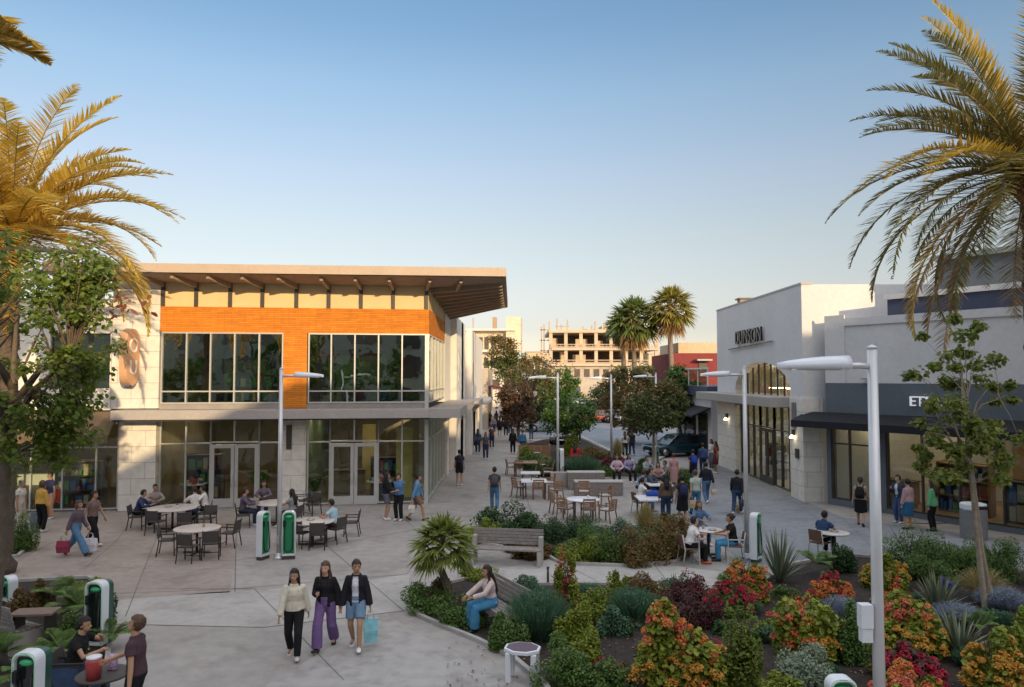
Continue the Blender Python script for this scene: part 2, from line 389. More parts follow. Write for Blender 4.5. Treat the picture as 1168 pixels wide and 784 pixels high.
side = [(SX,30.9),(SX,37.6)]
m.box(SX-.3, SX, 30.93, 38.2, zo0, zo1); m.build('cladding_band', orange, bA)
m = MB(F); m.box(sP0, sP1, -.3, .012, 3.95, zo0-.004); m.build('cladding_pier', orange, bA)
# clerestory panels and posts
m = MB(F); m.box(sL, L-.02, -.25, -.06, zo1, zc+.1); m.build('clerestory_panel', cream, bA)
m = MB(); m.box(SX-.25, SX-.06, 30.95, 41.0, zo1, zc); m.build('clerestory_panel', cream, bA)
ps = [F.su(u) for u in (184,222,261,298,337,374,411,448,486)]
for s in ps:
    m = MB(F); m.box(s-.07, s+.07, -.06, .03, zo1, zc+.05); m.build('clerestory_post', dark_m, bA)
# roof slab: front eave, straight over the facade, rising wing over the side street
OV = 1.75
eL = F(F.su(70), OV, 0); eR = Vector((-.24, 29.1, 0)); bR = Vector((-.24, 41.8, 0)); bL = F(F.su(70), -11, 0)
wl = Vector((SX+.05, eR.y+.25, 0))
def roofz(p, lo): 
    return lo
m = MB()
TH = .36
rp_ = [(eL.x,eL.y,9.08),(eR.x,eR.y,9.12),(bR.x,bR.y,9.12),(SX,41.6,9.08),(bL.x,bL.y,9.08)]
topv = [(x,y,z+TH) for x,y,z in rp_]
m.add([(x,y,z+.02) for x,y,z in rp_]+topv, [(4,3,2,1,0),(5,6,7,8,9)]+[(i,(i+1)%5,5+(i+1)%5,5+i) for i in range(5)])
roof = m.build('roof', roof_m, bA)
# soffits: flat over the front, sloping up and outward over the side
m = MB(); f0 = F(F.su(70), .0, 0); f1 = F(L, 0, 0)
m.add([(eL.x,eL.y,9.07),(eR.x,eR.y,9.10),(f1.x,f1.y,8.95),(f0.x,f0.y,8.95)], [(3,2,1,0)])
m.add([(SX,30.9,8.95),(eR.x,eR.y+.02,9.10),(bR.x,bR.y-.02,9.10),(SX,41.6,8.45)], [(0,3,2,1)])
m.build('soffit', soffit_m, roof)
for s, u in zip(ps + [F.su(520)], range(10)):
    r = MB(); a = F(s, .02, 8.86); b = F(s - (.45 if s < L*.6 else .12 if s < L*.9 else -.1), OV-.12, 9.02)
    r.bar(a, b, .11, .2); r.build('rafter', mat('rafter_paint', (.36,.27,.19), .6, .08), roof)
for i in range(9):
    y = 31.5 + i*1.15
    r = MB(); r.bar((SX+.02, y, 8.86-(y-30.9)*.045), (-.42, y-.5, 9.04), .14, .2); r.build('rafter', mat('rafter_paint', (.36,.27,.19)), roof)
# upper windows
glazing(bA, F, [184,212,239.5,267,295,322], [zw0, zt, zo0], -.06, glass_up)
glazing(bA, F, [352,377.5,404.5,431.5,458.5,485.5], [zw0, zt, zo0], -.06, glass_up)
m = MB(F); m.box(L-.16, L, -.16, .03, 0, zo0-.004); m.build('corner_post', alu, bA)
FS = frame((SX, 30.9), (SX, 41.2))        # side street face
FS.en = Vector((1,0)); 
fs = lambda s, o, z: Vector((SX+o, 30.9+s, z)); fs.su = None
glazing(bA, fs, [.1,1.5,2.9,4.3,5.7,7.1], [zw0, zt, zo0], -.06, glass_up, s_mode=True)
# lower storey
zlo = 3.52
glazing(bA, F, [184,213,241], [.05, 2.56, zlo], -.1, glass_low)
glazing(bA, F, [241,268,296.5], [2.56, zlo], -.1, glass_low)
double_door(bA, F, F.su(241)+.03, F.su(296.5)-.03, 2.50, -.1)
glazing(bA, F, [296.5,322], [.05, 2.56, zlo], -.1, glass_low)
glazing(bA, F, [352,377], [.05, 2.56, zlo], -.1, glass_low)
glazing(bA, F, [377,404.5,432], [2.56, zlo], -.1, glass_low)
double_door(bA, F, F.su(377)+.03, F.su(432)-.03, 2.50, -.1)
glazing(bA, F, [432,459,486], [.05, 2.56, zlo], -.1, glass_low)
glazing(bA, fs, [.1,1.5,2.9,4.3,5.7,7.1,8.3], [.05, 2.56, zlo], -.1, glass_low, s_mode=True)
m = MB(F); m.box(sP0, sP1, -.3, .05, 0, 3.5); m.build('stone_pier', stone, bA)
m = MB(F); m.box(F.su(328), F.su(334), .05, .12, 2.3, 3.25); m.build('wall_light', dark_m, bA)
m = MB(F); m.box(F.su(140), sL-.02, -.4, .22, 0, 3.5); m.build('stone_pier', stone, bA)
m = MB(F); m.box(F.su(128), sL-.002, -.4, .08, 3.96, 8.9); m.build('stone_pier', stone, bA)
# canopy between the storeys, wrapping the corner
m = MB(F); m.box(F.su(140), L+.02, -.25, 1.15, 3.56, 3.92)
cn = m.build('canopy', canopy_m, bA, bevel=.02)
m = MB(); q = F(L+.02, 1.15, 0); q2 = F(L+.02, -.25, 0)
m.prism([(q.x,q.y),(q.x+1.2,q.y+.15),(-2.1,41.5),(SX+.01,41.5),(q2.x,q2.y)], 3.56, 3.92)
m.build('canopy', canopy_m, bA)
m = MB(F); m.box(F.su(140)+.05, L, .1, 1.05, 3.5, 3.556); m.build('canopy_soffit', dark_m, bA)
m = MB(F); m.box(sL, L-.05, -.25, -.02, 3.92, zw0); m.build('spandrel', mat('spandrel', (.30,.28,.25), .6), bA)
# side street: white pier and upper wall, back wall, interior
m = MB(); m.box(SX-.4, SX+.06, 39.3, 40.4, 0, 3.55); m.build('stone_pier', stone, bA)
m = MB(); m.box(SX-.4, SX+.02, 38.2, 41.6, 3.93, 8.5); m.build('side_wall', white_wall, bA)
m = MB(F); m.box(-.2, L-.3, -9.5, -9.2, 0, 8.9); m.build('rear_wall', int_wall, bA)
m = MB(F); m.box(.1, L-.45, -9.2, -.35, 3.6, 4.1); m.build('upper_floor', int_floor, bA)
m = MB(F); m.box(.1, L-.45, -9.2, -.2, 0.0, .03); m.build('ground_floor', int_floor, bA)
m = MB(F); m.box(sP0+.1, sP1-.1, -9.2, -.32, .03, 3.55); m.build('partition', int_green, bA)
m = MB(F); m.box(-.3, -.05, -9.5, -.4, 0, 8.9); m.build('partition', int_wall, bA)
m = MB(F)
for s in (1.5, 3.6, 6.4, 8.8):
    for o in (-2.2, -5.2): m.box(s-.6, s+.6, o-.12, o+.12, 3.545, 3.575)
m.build('ceiling_light', lamp_glow, bA)
m = MB(F)
for s in (2.2, 7.2): m.box(s-.5, s+.5, -5.6, -5.4, 8.5, 8.53)
m.build('ceiling_light', mat('interior_light_dim', (1,.8,.5), emit=2.5), bA)
m = MB(F); m.box(6.2,8.8,-3.4,-3.2,4.1,6.4); m.box(1.5,4.0,-4.2,-4.0,4.1,6.6); m.build('partition', int_green, bA)
# plain fittings seen through the shop glass
def fitting(name, label, cat, fr, s0, s1, o0, o1, z0, h, mt, shelves=0, items=None, seed=1):
    p = fr((s0+s1)/2, (o0+o1)/2, z0)
    t = thing(name, label, cat, tuple(p))
    m = MB(fr); rng = random.Random(seed)
    if shelves:
        m.box(s0,s0+.05,o0,o1,z0,z0+h); m.box(s1-.05,s1,o0,o1,z0,z0+h); m.box(s0+.05,s1-.05,o0,o0+.04,z0,z0+h)
        for i in range(shelves+1):
            z = z0+.05+(h-.1)*i/shelves; m.box(s0+.05,s1-.05,o0+.04,o1,z-.02,z+.02)
        m.build('shelf_frame', mt, t)
        g = MB(fr); g.mi = 0
        for i in range(shelves):
            z = z0+.072+(h-.1)*i/shelves; s = s0+.1
            while s < s1-.3:
                w = rng.uniform(.1,.28); g.mi = rng.randrange(4)
                g.box(s, s+w, o0+.08, o1-.06, z, z+rng.uniform(.12, (h-.1)/shelves-.1)); s += w+rng.uniform(.02,.1)
        g.build('goods', [mat('goods_blue',(.05,.14,.35)), mat('goods_cream',(.6,.5,.35)), mat('goods_red',(.4,.06,.05)), mat('goods_green',(.12,.3,.12))], t)
    else:
        m.box(s0,s1,o0,o1,z0+.1,z0+h-.05); m.box(s0+.06,s1-.06,o0+.06,o1-.06,z0,z0+.1); m.build('body', mt, t)
        MB(fr).box(s0-.04,s1+.04,o0-.04,o1+.04,z0+h-.05,z0+h).build('worktop', int_floor, t)
    return t
fitting('display_shelf', 'tall shelf of goods behind the glass beside the double doors, upper shelves full', 'shelf', F, .5,2.0,-2.6,-2.1,.03,1.9, int_floor, 3, seed=3)
fitting('shop_counter', 'low timber counter inside the shop between the shelf and its double doors', 'counter', F, 2.3,3.6,-3.6,-3.0,.03,1.0, mat('counter_wood',(.30,.17,.08)))
fitting('display_shelf', 'shelf of blue and red goods behind the corner glazing', 'shelf', F, 8.2,9.9,-2.4,-1.9,.03,1.7, int_dark, 3, seed=5)
fitting('shop_counter', 'pale counter inside behind the wood and glass doors near the corner', 'counter', F, 6.2,7.9,-3.4,-2.8,.03,1.05, int_wall)
m = MB(F); m.box(9.3,10.0,-1.6,-1.5,.03,3.0); m.box(7.7,8.3,-4.2,-4.1,.03,3.0); m.build('partition', mat('yellow_panel',(.55,.42,.12),.7), bA)
def pot_plant(p, h, label):
    t = thing('pot_plant', label, 'potted plant', tuple(p)); q = Vector(p)
    MB().lathe(q, [(.16,0),(.22,.42),(.19,.42),(.001,.38)], 12).build('pot', mat('pot_white',(.6,.58,.55),.4), t)
    r = np.random.default_rng(int(h*100)); m = MB()
    for i in range(26):
        a = i*2.4; l = h*r.uniform(.5,1); s = Vector((math.cos(a),math.sin(a),0)); e0 = q+Vector((0,0,.4)); e1 = e0+s*l*.35+Vector((0,0,l*.6)); w = Vector((-s.y,s.x,0))*.06; e2 = e0+s*l*.7+Vector((0,0,l*.55))
        m.add([e0-w*.2,e0+w*.2,e1+w,e1-w,e2], [(0,1,2,3),(3,2,4)])
    m.build('foliage', leafmat('leaf_indoor',[(.03,.08,.02),(.06,.13,.03)]), t)
pot_plant(F(3.75,-.9,.03), 1.5, 'large potted plant inside the glass between the double doors and the brick pier')
pot_plant(F(6.0,-1.0,.03), 1.1, 'smaller potted plant behind the glass next to the brick pier')
for i,(s_,o_) in enumerate(((8.6,-1.3),(9.2,-2.9),(1.0,-1.5))):
    p = F(s_,o_,.03); t = thing('display_table', ('round display table just inside the corner glazing','round display table deeper inside the corner glazing','round display table inside the glass by the stone pier')[i], 'table', tuple(p))
    MB().lathe(p, [(.001,.72),(.55,.72),(.55,.76),(.001,.76)], 20).build('tabletop', mat('display_white',(.6,.58,.52),.4), t); MB().lathe(p, [(.25,0),(.06,.05),(.05,.715)], 10).build('column', dark_m, t)
    for k in range(6):
        a = k*1.05; MB().box(p.x+.33*math.cos(a)-.08,p.x+.33*math.cos(a)+.08,p.y+.33*math.sin(a)-.08,p.y+.33*math.sin(a)+.08,.792,.90+.05*(k%3)).build('goods', mat(('goods_blue','goods_cream','goods_red')[k%3],(.3,.3,.3)), t)
fitting('display_shelf', 'dark shelf seen through the upstairs glazing', 'shelf', F, 2.4,4.2,-2.4,-2.0,4.11,1.3, int_dark, 2, seed=8)
fitting('display_shelf', 'low shelf with a red box seen through the upstairs corner glazing', 'shelf', F, 7.4,9.4,-1.9,-1.5,4.11,.9, int_dark, 1, seed=9)

# ------------------------------------------------------------ white shop next to it, with the oval blade sign
bB = thing('white_shop', 'cream walled shop with brown awning and one dark upstairs window', 'building', (A0[0]-4, A0[1], 0))
sE = F.su(128)-.01
m = MB(F); o0, o1 = -.3, .10
w0, w1, wz0, wz1 = F.su(58), F.su(145), 4.75, 6.9
w1 = min(w1, sE-.05)
m.box(-12, w0, o0, o1, 3.9, 8.1); m.box(w0, w1, o0, o1, wz1, 8.1); m.box(w0, w1, o0, o1, 3.9, wz0); m.box(w1, sE, o0, o1, 3.9, 8.1)
m.box(-12,-11.7,-8,o0,0,8.1); m.box(-11.7,sE,-8,-7.7,0,8.1); m.box(-11.7,-6.2,o0,o1,0,3.9)
m.build('wall', white_wall, bB)
m = MB(F); m.box(-12.1, sE, -8, .16, 8.1, 8.25); m.build('roof', white_wall, bB)
glazing(bB, F, [58,100,min(145,140)], [wz0, wz1], -.1, glass_up, frame_mat=dark_m)
m = MB(F); m.box(-11.6,sE-.1,-7.6,-.4,3.7,3.9); m.box(-11.6,sE-.1,-7.6,.05,0,.02); m.build('interior_floor', int_floor, bB)
m = MB(F); m.box(-6.1,sE-.1,-6.5,-6.3,.02,3.7); m.build('partition', int_wall, bB)
m = MB(F)
for s in (-5,-3,-1): m.box(s-.5,s+.5,-3.1,-2.9,3.64,3.68)
m.build('ceiling_light', lamp_glow, bB)
glazing(bB, F, [-40,0,38,74,112,137], [.05,2.45,3.4], -.05, glass_low)
m = MB(F); sa0, sa1 = -6.2, F.su(138)
m.add([(sa0,.10,3.85),(sa1,.10,3.85),(sa1,1.2,2.95),(sa0,1.2,2.95),(sa0,1.2,2.7),(sa1,1.2,2.7),(sa0,1.17,2.7),(sa1,1.17,2.7),(sa0,1.17,2.92),(sa1,1.17,2.92),(sa0,.1,3.8),(sa1,.1,3.8)],
      [(0,1,2,3),(3,2,5,4),(4,5,7,6),(6,7,9,8),(8,9,11,10),(0,3,8,10),(1,11,9,2),(3,4,6,8),(2,9,7,5)])
m.build('awning', mat('brown_awning', (.14,.095,.06), .8, .15), bB)
fitting('display_shelf', 'crowded shelf of goods under the brown awning behind glass', 'shelf', F, -4.2,-2.4,-1.6,-1.1,.03,1.8, int_floor, 3, seed=11)
fitting('shop_counter', 'pale counter inside the brown awning shop beside its glazed door', 'counter', F, -1.9,-.7,-2.4,-1.9,.03,1.0, int_wall)
# blade sign
sg = thing('blade_sign', 'rounded tan and orange blade sign with vertical white letters on the cream wall', 'sign', tuple(F(F.su(155), .14, 5.9)))
c = F(F.su(154), .62, 0); zz0, zz1 = Z(440, 28.6), Z(375, 28.6)
m = MB(); pts = []
hw = .46; n = 14
for i in range(n+1): a = math.pi*i/n; pts.append((hw*math.cos(a), zz1-hw+hw*math.sin(a)))
for i in range(n+1): a = math.pi + math.pi*i/n; pts.append((hw*math.cos(a), zz0+hw*1.4+hw*1.4*math.sin(a)))
ang = R(88)                               # the sign's broad face looks towards the plaza and a little towards the street
ux = Vector((math.cos(ang), math.sin(ang), 0)); un = Vector((math.sin(ang), -math.cos(ang), 0))
k = len(pts); vs = [c + ux*x - un*.15 + Vector((0,0,z)) for x,z in pts] + [c + ux*x + un*.15 + Vector((0,0,z)) for x,z in pts]
m.add(vs, [tuple(range(k))[::-1], tuple(range(k,2*k))]+[(i,(i+1)%k,k+(i+1)%k,k+i) for i in range(k)])
m.build('sign_body', mat('sign_tan', (.62,.36,.20), .5, .1), sg)
rot = Matrix((ux, Vector((0,0,1)), un)).transposed()
zm = (zz0+zz1)/2
wl_ = mat('sign_white', (.85,.83,.8), .4)
text('letter', 'O', .80, wl_, sg, c+un*.16+Vector((0,0,zm+.42)), rot)
text('letter', 'U', .80, wl_, sg, c+un*.16+Vector((0,0,zm-.42)), rot)
m = MB(); b = F(F.su(146), .05, 0); 
m.bar(F(F.su(147), .12, zz1-.3), c+Vector((0,0,zz1-.3)), .06); m.bar(F(F.su(147), .12, zz0+.5), c+Vector((0,0,zz0+.5)), .06); m.build('bracket', dark_m, sg)
m = MB(F); m.box(F.su(144), F.su(150), .085, .16, zz0-.1, zz1+.05); m.build('back_plate', mat('sign_grey', (.35,.37,.42)), sg)

# ------------------------------------------------------------ white shops further along the side street
def sideshop(name, label, x, y0, y1, h, wins, cano=None, rounded=False):
    t = thing(name, label, 'building', (x, y0, 0))
    m = MB(); m.box(x-9, x-.35, y0+.02, y1, 0, h-.2)
    ys = sorted([(a,b,c,d) for a,b,c,d in wins]); prev = y0
    for a,b,c,d in ys:
        m.box(x-.35, x, prev, a, 0, h); m.box(x-.35, x, a, b, 0, c); m.box(x-.35, x, a, b, d, h); prev = b
    m.box(x-.35, x, prev, y1, 0, h)
    if rounded:
        pts = [(x-1.6+1.6*math.cos(a), y1+1.6*math.sin(a)) for a in [math.pi/2*i/8 for i in range(9)]]
        m.prism([(x-9,y1+.003),(x-9,y1+1.6)]+pts[::-1]+[(x-.001,y1+.003)], 0, h)
    m.build('wall', white_wall, t)
    for a,b,c,d in ys:
        w = MB(); w.box(x-.2,x-.12,a,a+.06,c,d); w.box(x-.2,x-.12,b-.06,b,c,d); w.box(x-.2,x-.12,a+.06,b-.06,d-.06,d)
        wo = w.build('window', dark_m, t)
        MB().sheet([(x-.18,a,c),(x-.18,b,c),(x-.18,b,d),(x-.18,a,d)]).build('pane', mat('dark_glass',(.03,.035,.04),.08,spec=.8), wo)
    for (a,b,z,dp) in (cano or []):
        m = MB(); m.box(x+.002, x+dp, a, b, z, z+.22); m.build('canopy', canopy_m, t)
    return t
sideshop('white_shop_building', 'white rendered shop with narrow tall windows just past the winged roof', x=-3.1, y0=41.7, y1=49.5, h=8.6,
         wins=[(42.9,43.5,4.9,7.2),(45.9,46.5,4.7,6.6),(45.2,47.6,.3,2.6)], cano=[(42.2,48.8,3.6,1.2)])
sideshop('white_shop_building', 'white shop with rounded end further down the pedestrian street', x=-2.7, y0=49.8, y1=68, h=8.4,
         wins=[(51.6,52.6,4.6,6.2),(54.6,55.4,4.6,6.2),(52,55,.2,2.7),(58,61,.2,2.7)], cano=[(50.5,63,3.3,1.1)], rounded=True)
m = thing('red_awning_shop', 'small shop with a red curved awning at the far end of the pedestrian street', 'building', (-2.6, 76, 0))
MB().box(-12, -2.4, 74.5, 92, 0, 6.0).build('wall', mat('tan_wall', (.45,.38,.30)), m)
w = MB(); P_ = [(-2.38+2.6*math.sin(a), 2.75+1.5*math.cos(a)) for a in [math.pi/2*i/6 for i in range(7)]]
w.add([(x,76,z) for x,z in P_]+[(x,86,z) for x,z in P_]+[(x,76,z-.1) for x,z in P_]+[(x,86,z-.1) for x,z in P_], [(i,i+1,8+i,7+i) for i in range(6)]+[(14+i,21+i,22+i,15+i) for i in range(6)]+[(i,14+i,15+i,i+1) for i in range(6)]+[(7+i,8+i,22+i,21+i) for i in range(6)]+[(6,20,27,13)])
w.build('awning', mat('red_awning', (.22,.035,.04), .8), m)
# ------------------------------------------------------------ white building with the arched entrance
CXW = 12.2; y0c, y1c, hC = 31.3, 44.3, 9.1
bC = thing('arched_shop', 'white flat roofed shop with a big arched glazed entrance and grey canopy', 'building', (CXW, y0c, 0))
ya, yb, ym = 32.7, 40.8, 36.75
m = MB(); zsp = 4.5; rise = 1.42; n = 16
arc = [(ym + (yb-ym)*-math.cos(math.pi*i/n), zsp + rise*math.sin(math.pi*i/n)) for i in range(n+1)]
out = [(y0c,0),(ya,0)] ; T = .5
poly = [(y0c,0),(ya,0)] + arc + [(yb,0),(y1c,0),(y1c,hC),(y0c,hC)]
# front wall as strips so that the arch is a true opening
def strip(a, b, za0, za1, zb0, zb1):
    m.add([(CXW,a,za0),(CXW,b,zb0),(CXW,b,zb1),(CXW,a,za1),(CXW+T,a,za0),(CXW+T,b,zb0),(CXW+T,b,zb1),(CXW+T,a,za1)], [(3,2,1,0),(4,5,6,7),(0,1,5,4),(2,3,7,6)])
for (p, q) in zip(arc[:-1], arc[1:]): strip(p[0], q[0], p[1], hC, q[1], hC)
m.box(CXW, CXW+T, y0c, ya, 4.3, hC); m.box(CXW, CXW+T, yb, y1c, 4.3, hC)
m.box(CXW+T, 24, y0c+.0, y0c+.4, 0, hC); m.box(CXW+T, 24, y1c-.4, y1c, 0, hC); m.box(CXW+T, 24, y0c+.4, y1c-.4, hC-.4, hC-.15)
m.build('wall', cool_wall, bC)
m = MB(); m.box(CXW-.06, CXW+T+.3, y0c-.08, ya, 0, 4.3); m.build('stone_pier', stone, bC)
m = MB(); m.box(CXW-.03, CXW+T, yb, y1c, 0, 4.3); m.build('stone_pier', stone, bC)
m = MB(); m.box(CXW-.03, CXW+.45, y0c-.03, y1c+.03, hC, hC+.08); m.build('parapet_cap', canopy_m, bC)
m = MB(); m.box(CXW-.9, CXW+.35, ya+.003, y1c+1.6, 3.86, 4.3); m.build('canopy', canopy_m, bC, bevel=.02)
f = MB(); g = MB(); xg = CXW+.4
ysm = [ya+.03 + (yb-ya-.06)*i/9 for i in range(10)]
def az(y):
    c = max(-1, min(1, (y-ym)/(yb-ym))); return zsp + rise*math.sqrt(max(0,1-c*c))
for y in ysm[1:-1]: f.box(xg-.04, xg+.04, y-.03, y+.03, 4.31, az(y)-.01)
aw = f.build('arch_window', dark_m, bC)
for a, b in zip(ysm[:-1], ysm[1:]): g.sheet([(xg,a,4.31),(xg,b,4.31),(xg,b,az(b)),(xg,a,az(a))])
g.build('pane', glassmat('arch_glass', (.8,.75,.62), .10), aw)
fc = lambda s, o, z: Vector((CXW+.35-o, ya+.05+s, z))
W = yb-ya-.1
glazing(bC, fc, [W*i/8 for i in range(0,4)], [.05,2.7,3.84], 0, glass_low, s_mode=True, frame_mat=dark_m)
glazing(bC, fc, [W*i/8 for i in (3,4,5)], [2.7,3.84], 0, glass_low, s_mode=True, frame_mat=dark_m)
double_door(bC, fc, W*3/8+.03, W*5/8-.03, 2.66, 0, dark_m)
glazing(bC, fc, [W*i/8 for i in range(5,9)], [.05,2.7,3.84], 0, glass_low, s_mode=True, frame_mat=dark_m)
m = MB(); m.box(CXW+.6, 21, y0c+.5, y1c-.5, 0, .03); m.box(20.6,20.9,y0c+.4,y1c-.4,.03,hC-.5); m.build('interior_wall', int_wall, bC)
m = MB()
for y in (34, 36.5, 39): m.box(13.6,14.4,y-.5,y+.5,4.6,4.64); m.box(16.6,17.4,y-.5,y+.5,5.6,5.64)
m.build('ceiling_light', lamp_glow, bC)
for i, (y, lb) in enumerate(((34.2,'rack of red and cream clothes behind the arched shop glazing, nearest the corner'),(38.6,'rack of coloured clothes behind the arched shop glazing, far side of its doors'))):
    fitting('clothes_shelf', lb, 'shelf', lambda s,o,z: Vector((13.6-o, y+s, z)), -.8,.8,-.25,.25,.03,1.7, int_dark, 2, seed=20+i)
# roofline letters, on a thin rail
sn = thing('wall_sign', 'dark metal letters on a thin rail above the arch', 'sign', (CXW, 38, 6.9))
rotC = Matrix((Vector((0,-1,0)), Vector((0,0,1)), Vector((-1,0,0)))).transposed()
text('lettering', 'DUNSON', 1.02, mat('sign_dark', (.03,.03,.04), .3, metal=.3), sn, (CXW-.12, 38.1, 7.25), rotC, .05, .98)
MB().bar((CXW-.1,41.6,6.72),(CXW-.1,34.6,6.86),.05).build('rail', dark_m, sn)
vent = thing('roof_vent', 'small brick coloured vent box on the arched shop roof', 'roof vent', (13.6, 43, hC-.15))
m = MB(); m.box(13.1,13.9,42.6,43.2,hC-.15,hC+.55); m.build('body', mat('vent_tan',(.35,.25,.17)), vent); m = MB(); m.box(13.0,14.0,42.5,43.3,hC+.55,hC+.63); m.build('cap', dark_m, vent)
for nm, y, z in (('wall_lamp', 32.1, 2.7), ('wall_lamp', 42.0, 2.9)):
    t = thing(nm, 'small lit wall lamp on the stone pier %s' % ('nearest the slate shop' if y < 35 else 'at the far end of the arched entrance'), 'lamp', (CXW-.06, y, z))
    MB().box(CXW-.2,CXW-.07,y-.05,y+.05,z,z+.25).build('bracket', dark_m, t)
    MB().lathe((CXW-.2,y,z-.1), [(.03,.12),(.12,0),(.11,-.02)], 10).build('lamp_shade', mat('lamp_lit', (1,.8,.5), emit=4), t)
t = thing('wall_box', 'dark electrical box on the stone pier beneath a wall panel', 'utility box', (CXW-.07, 31.9, 1.9))
MB().box(CXW-.14,CXW-.065,31.65,31.95,1.75,2.15).build('body', dark_m, t)
MB().box(CXW-.12,CXW-.065,31.9,32.3,3.0,4.1).build('vent_panel', mat('panel_grey',(.25,.25,.26),.4,metal=.4), t)

# ------------------------------------------------------------ slate fronted shop, turned towards the plaza
P0, P1 = (12.9,30.75), (16.9,24.6)
FD = frame(P0, P1); ext = 11.5
bD = thing('slate_shop', 'shop with slate grey front, long black awning and white wall above', 'building', (P0[0], P0[1], 0))
su = FD.su
m = MB(FD); m.box(.02, ext, -.4, 0, 3.35, 4.95); m.box(.02, su(946), -.4, .0, 0, 3.35); m.box(su(1002), su(1008), -.3, .0, 0, 3.35); m.box(8.6, ext, -.4, 0, 0, 3.35)
m.box(su(946), su(1002), -.3, .0, 0, .25); m.box(su(1008), 8.6, -.3, .0, 0, .18)
m.build('slate_front', grey_wall, bD)
m = MB(FD); m.box(.02, ext, -.5, -.06, 4.95, 7.55); m.box(.02,.9,-.06,.0,4.95,7.7); m.box(.9,ext,-.06,-.0,7.25,7.55); m.build('upper_wall', cool_wall, bD)
m = MB(FD); m.box(.02, ext, -8.5, -.5, 7.0, 7.3); m.box(-.0,ext,-8.8,-8.5,0,7.5); m.box(ext,ext+.3,-8.8,0,0,7.5); m.box(2.5,ext,-6,-1.0,7.55,8.0); m.build('roof', cool_wall, bD)
m = MB(FD); m.box(2.2, ext, -6, -.9, 7.56, 8.25); m.build('parapet_band', navy_m, bD)
m = MB(FD); m.box(2.1, ext, -6.2, -.8, 8.25, 8.45); m.build('upper_cornice', cool_wall, bD)
m = MB(FD); m.box(3.6, ext, -6, -2.0, 8.45, 9.7); m.build('upper_storey', grey_wall, bD)
m = MB(FD); m.box(3.45, ext, -6.1, -1.85, 9.7, 9.9); m.build('upper_cornice', mat('verdigris', (.30,.36,.35)), bD)
m = MB(FD); a0, a1 = -.9, ext
m.add([(a0,.01,3.75),(a1,.01,3.75),(a1,1.05,3.42),(a0,1.05,3.42),(a0,1.05,3.15),(a1,1.05,3.15),(a0,1.02,3.15),(a1,1.02,3.15),(a0,1.02,3.4),(a1,1.02,3.4),(a0,.01,3.7),(a1,.01,3.7)],
      [(0,1,2,3),(3,2,5,4),(4,5,7,6),(6,7,9,8),(8,9,11,10),(0,3,8,10),(1,11,9,2),(3,4,6,8),(2,9,7,5)])
m.build('awning', awn_black, bD)
glazing(bD, FD, [947,966,1001], [.26,2.5,3.33], -.12, glass_low, frame_mat=dark_m)
glazing(bD, FD, [1009,1048,1090,1140,1200,1262], [.19,3.33], -.12, glass_low, frame_mat=dark_m)
m = MB(FD); m.box(.5, ext-.3, -8.4, -.4, 0, .03); m.box(.5,ext-.3,-7.2,-7.0,.03,6.9); m.box(.5,ext-.3,-7,-.5,3.5,3.6); m.build('interior_wall', mat('interior_wood', (.34,.22,.12), .7, .15), bD)
m = MB(FD)
for s in (1.3,3,5,7,9):
    for o in (-1.8,-4.2): m.box(s-.35,s+.35,o-.1,o+.1,3.46,3.49)
m.build('ceiling_light', lamp_glow, bD)
fitting('shop_counter', 'timber counter inside the slate shop, near the corner window', 'counter', FD, 1.2,2.6,-2.2,-1.6,.03,1.05, mat('counter_wood',(.30,.17,.08)))
fitting('display_shelf', 'shelf of goods inside the slate shop behind its widest window', 'shelf', FD, 3.3,5.2,-2.6,-2.1,.03,1.9, mat('counter_wood',(.3,.17,.08)), 3, seed=31)
fitting('display_shelf', 'shelf inside the slate shop behind the litter bin', 'shelf', FD, 5.9,7.8,-2.2,-1.7,.03,1.5, int_dark, 2, seed=33)
sn = thing('shop_sign', 'white letters on the slate front above the black awning', 'sign', tuple(FD(3.4,.02,4.3)))
rotD = Matrix((Vector((FD.ex.x,FD.ex.y,0)), Vector((0,0,1)), Vector((FD.en.x,FD.en.y,0)))).transposed()
text('lettering', 'ETR&', .52, mat('sign_white_glow', (.85,.85,.9), emit=.15), sn, FD(su(1056),.06,4.28), rotD, .04)  # faint glow added so the white letters read brighter
t = thing('floodlight', 'small pale floodlight high on the white wall beside the slate shop sign', 'lamp', tuple(FD(1.9,.02,5.1)))
MB(FD).box(1.7,2.1,.002,.2,5.08,5.16).build('body', canopy_m, t)

# ------------------------------------------------------------ low shop with the glass balcony, beyond the arched one
bE = thing('balcony_shop', 'low white shop with a glass fronted terrace above a dark band', 'building', (12.1, 46, 0))
m = MB(); m.box(12.3,22,46.1,56,0,4.0); m.build('wall', cool_wall, bE)
m = MB(); m.box(12.0,22,46,56.1,4.0,4.6)
m.build('dark_band', navy_m, bE)
m = MB()
for y in (46.1,48.5,51,53.5,56): m.box(12.05,12.12,y-.04,y+.04,4.6,5.7)
m.box(12.03,12.14,46,56.1,5.7,5.78); r_ = m.build('railing', white_wall, bE)
MB().sheet([(12.08,46.1,4.65),(12.08,56,4.65),(12.08,56,5.7),(12.08,46.1,5.7)]).build('pane', glassmat('balcony_glass',(.75,.85,.82),.15), r_)
for y in (47,50,53):
    m = MB(); m.box(12.24,12.3,y,y+2.2,.1,2.9); w = m.build('window', dark_m, bE)
    MB().sheet([(12.23,y+.1,.2),(12.23,y+2.1,.2),(12.23,y+2.1,2.8),(12.23,y+.1,2.8)]).build('pane', mat('dark_glass',(.03,.035,.04),.08), w)
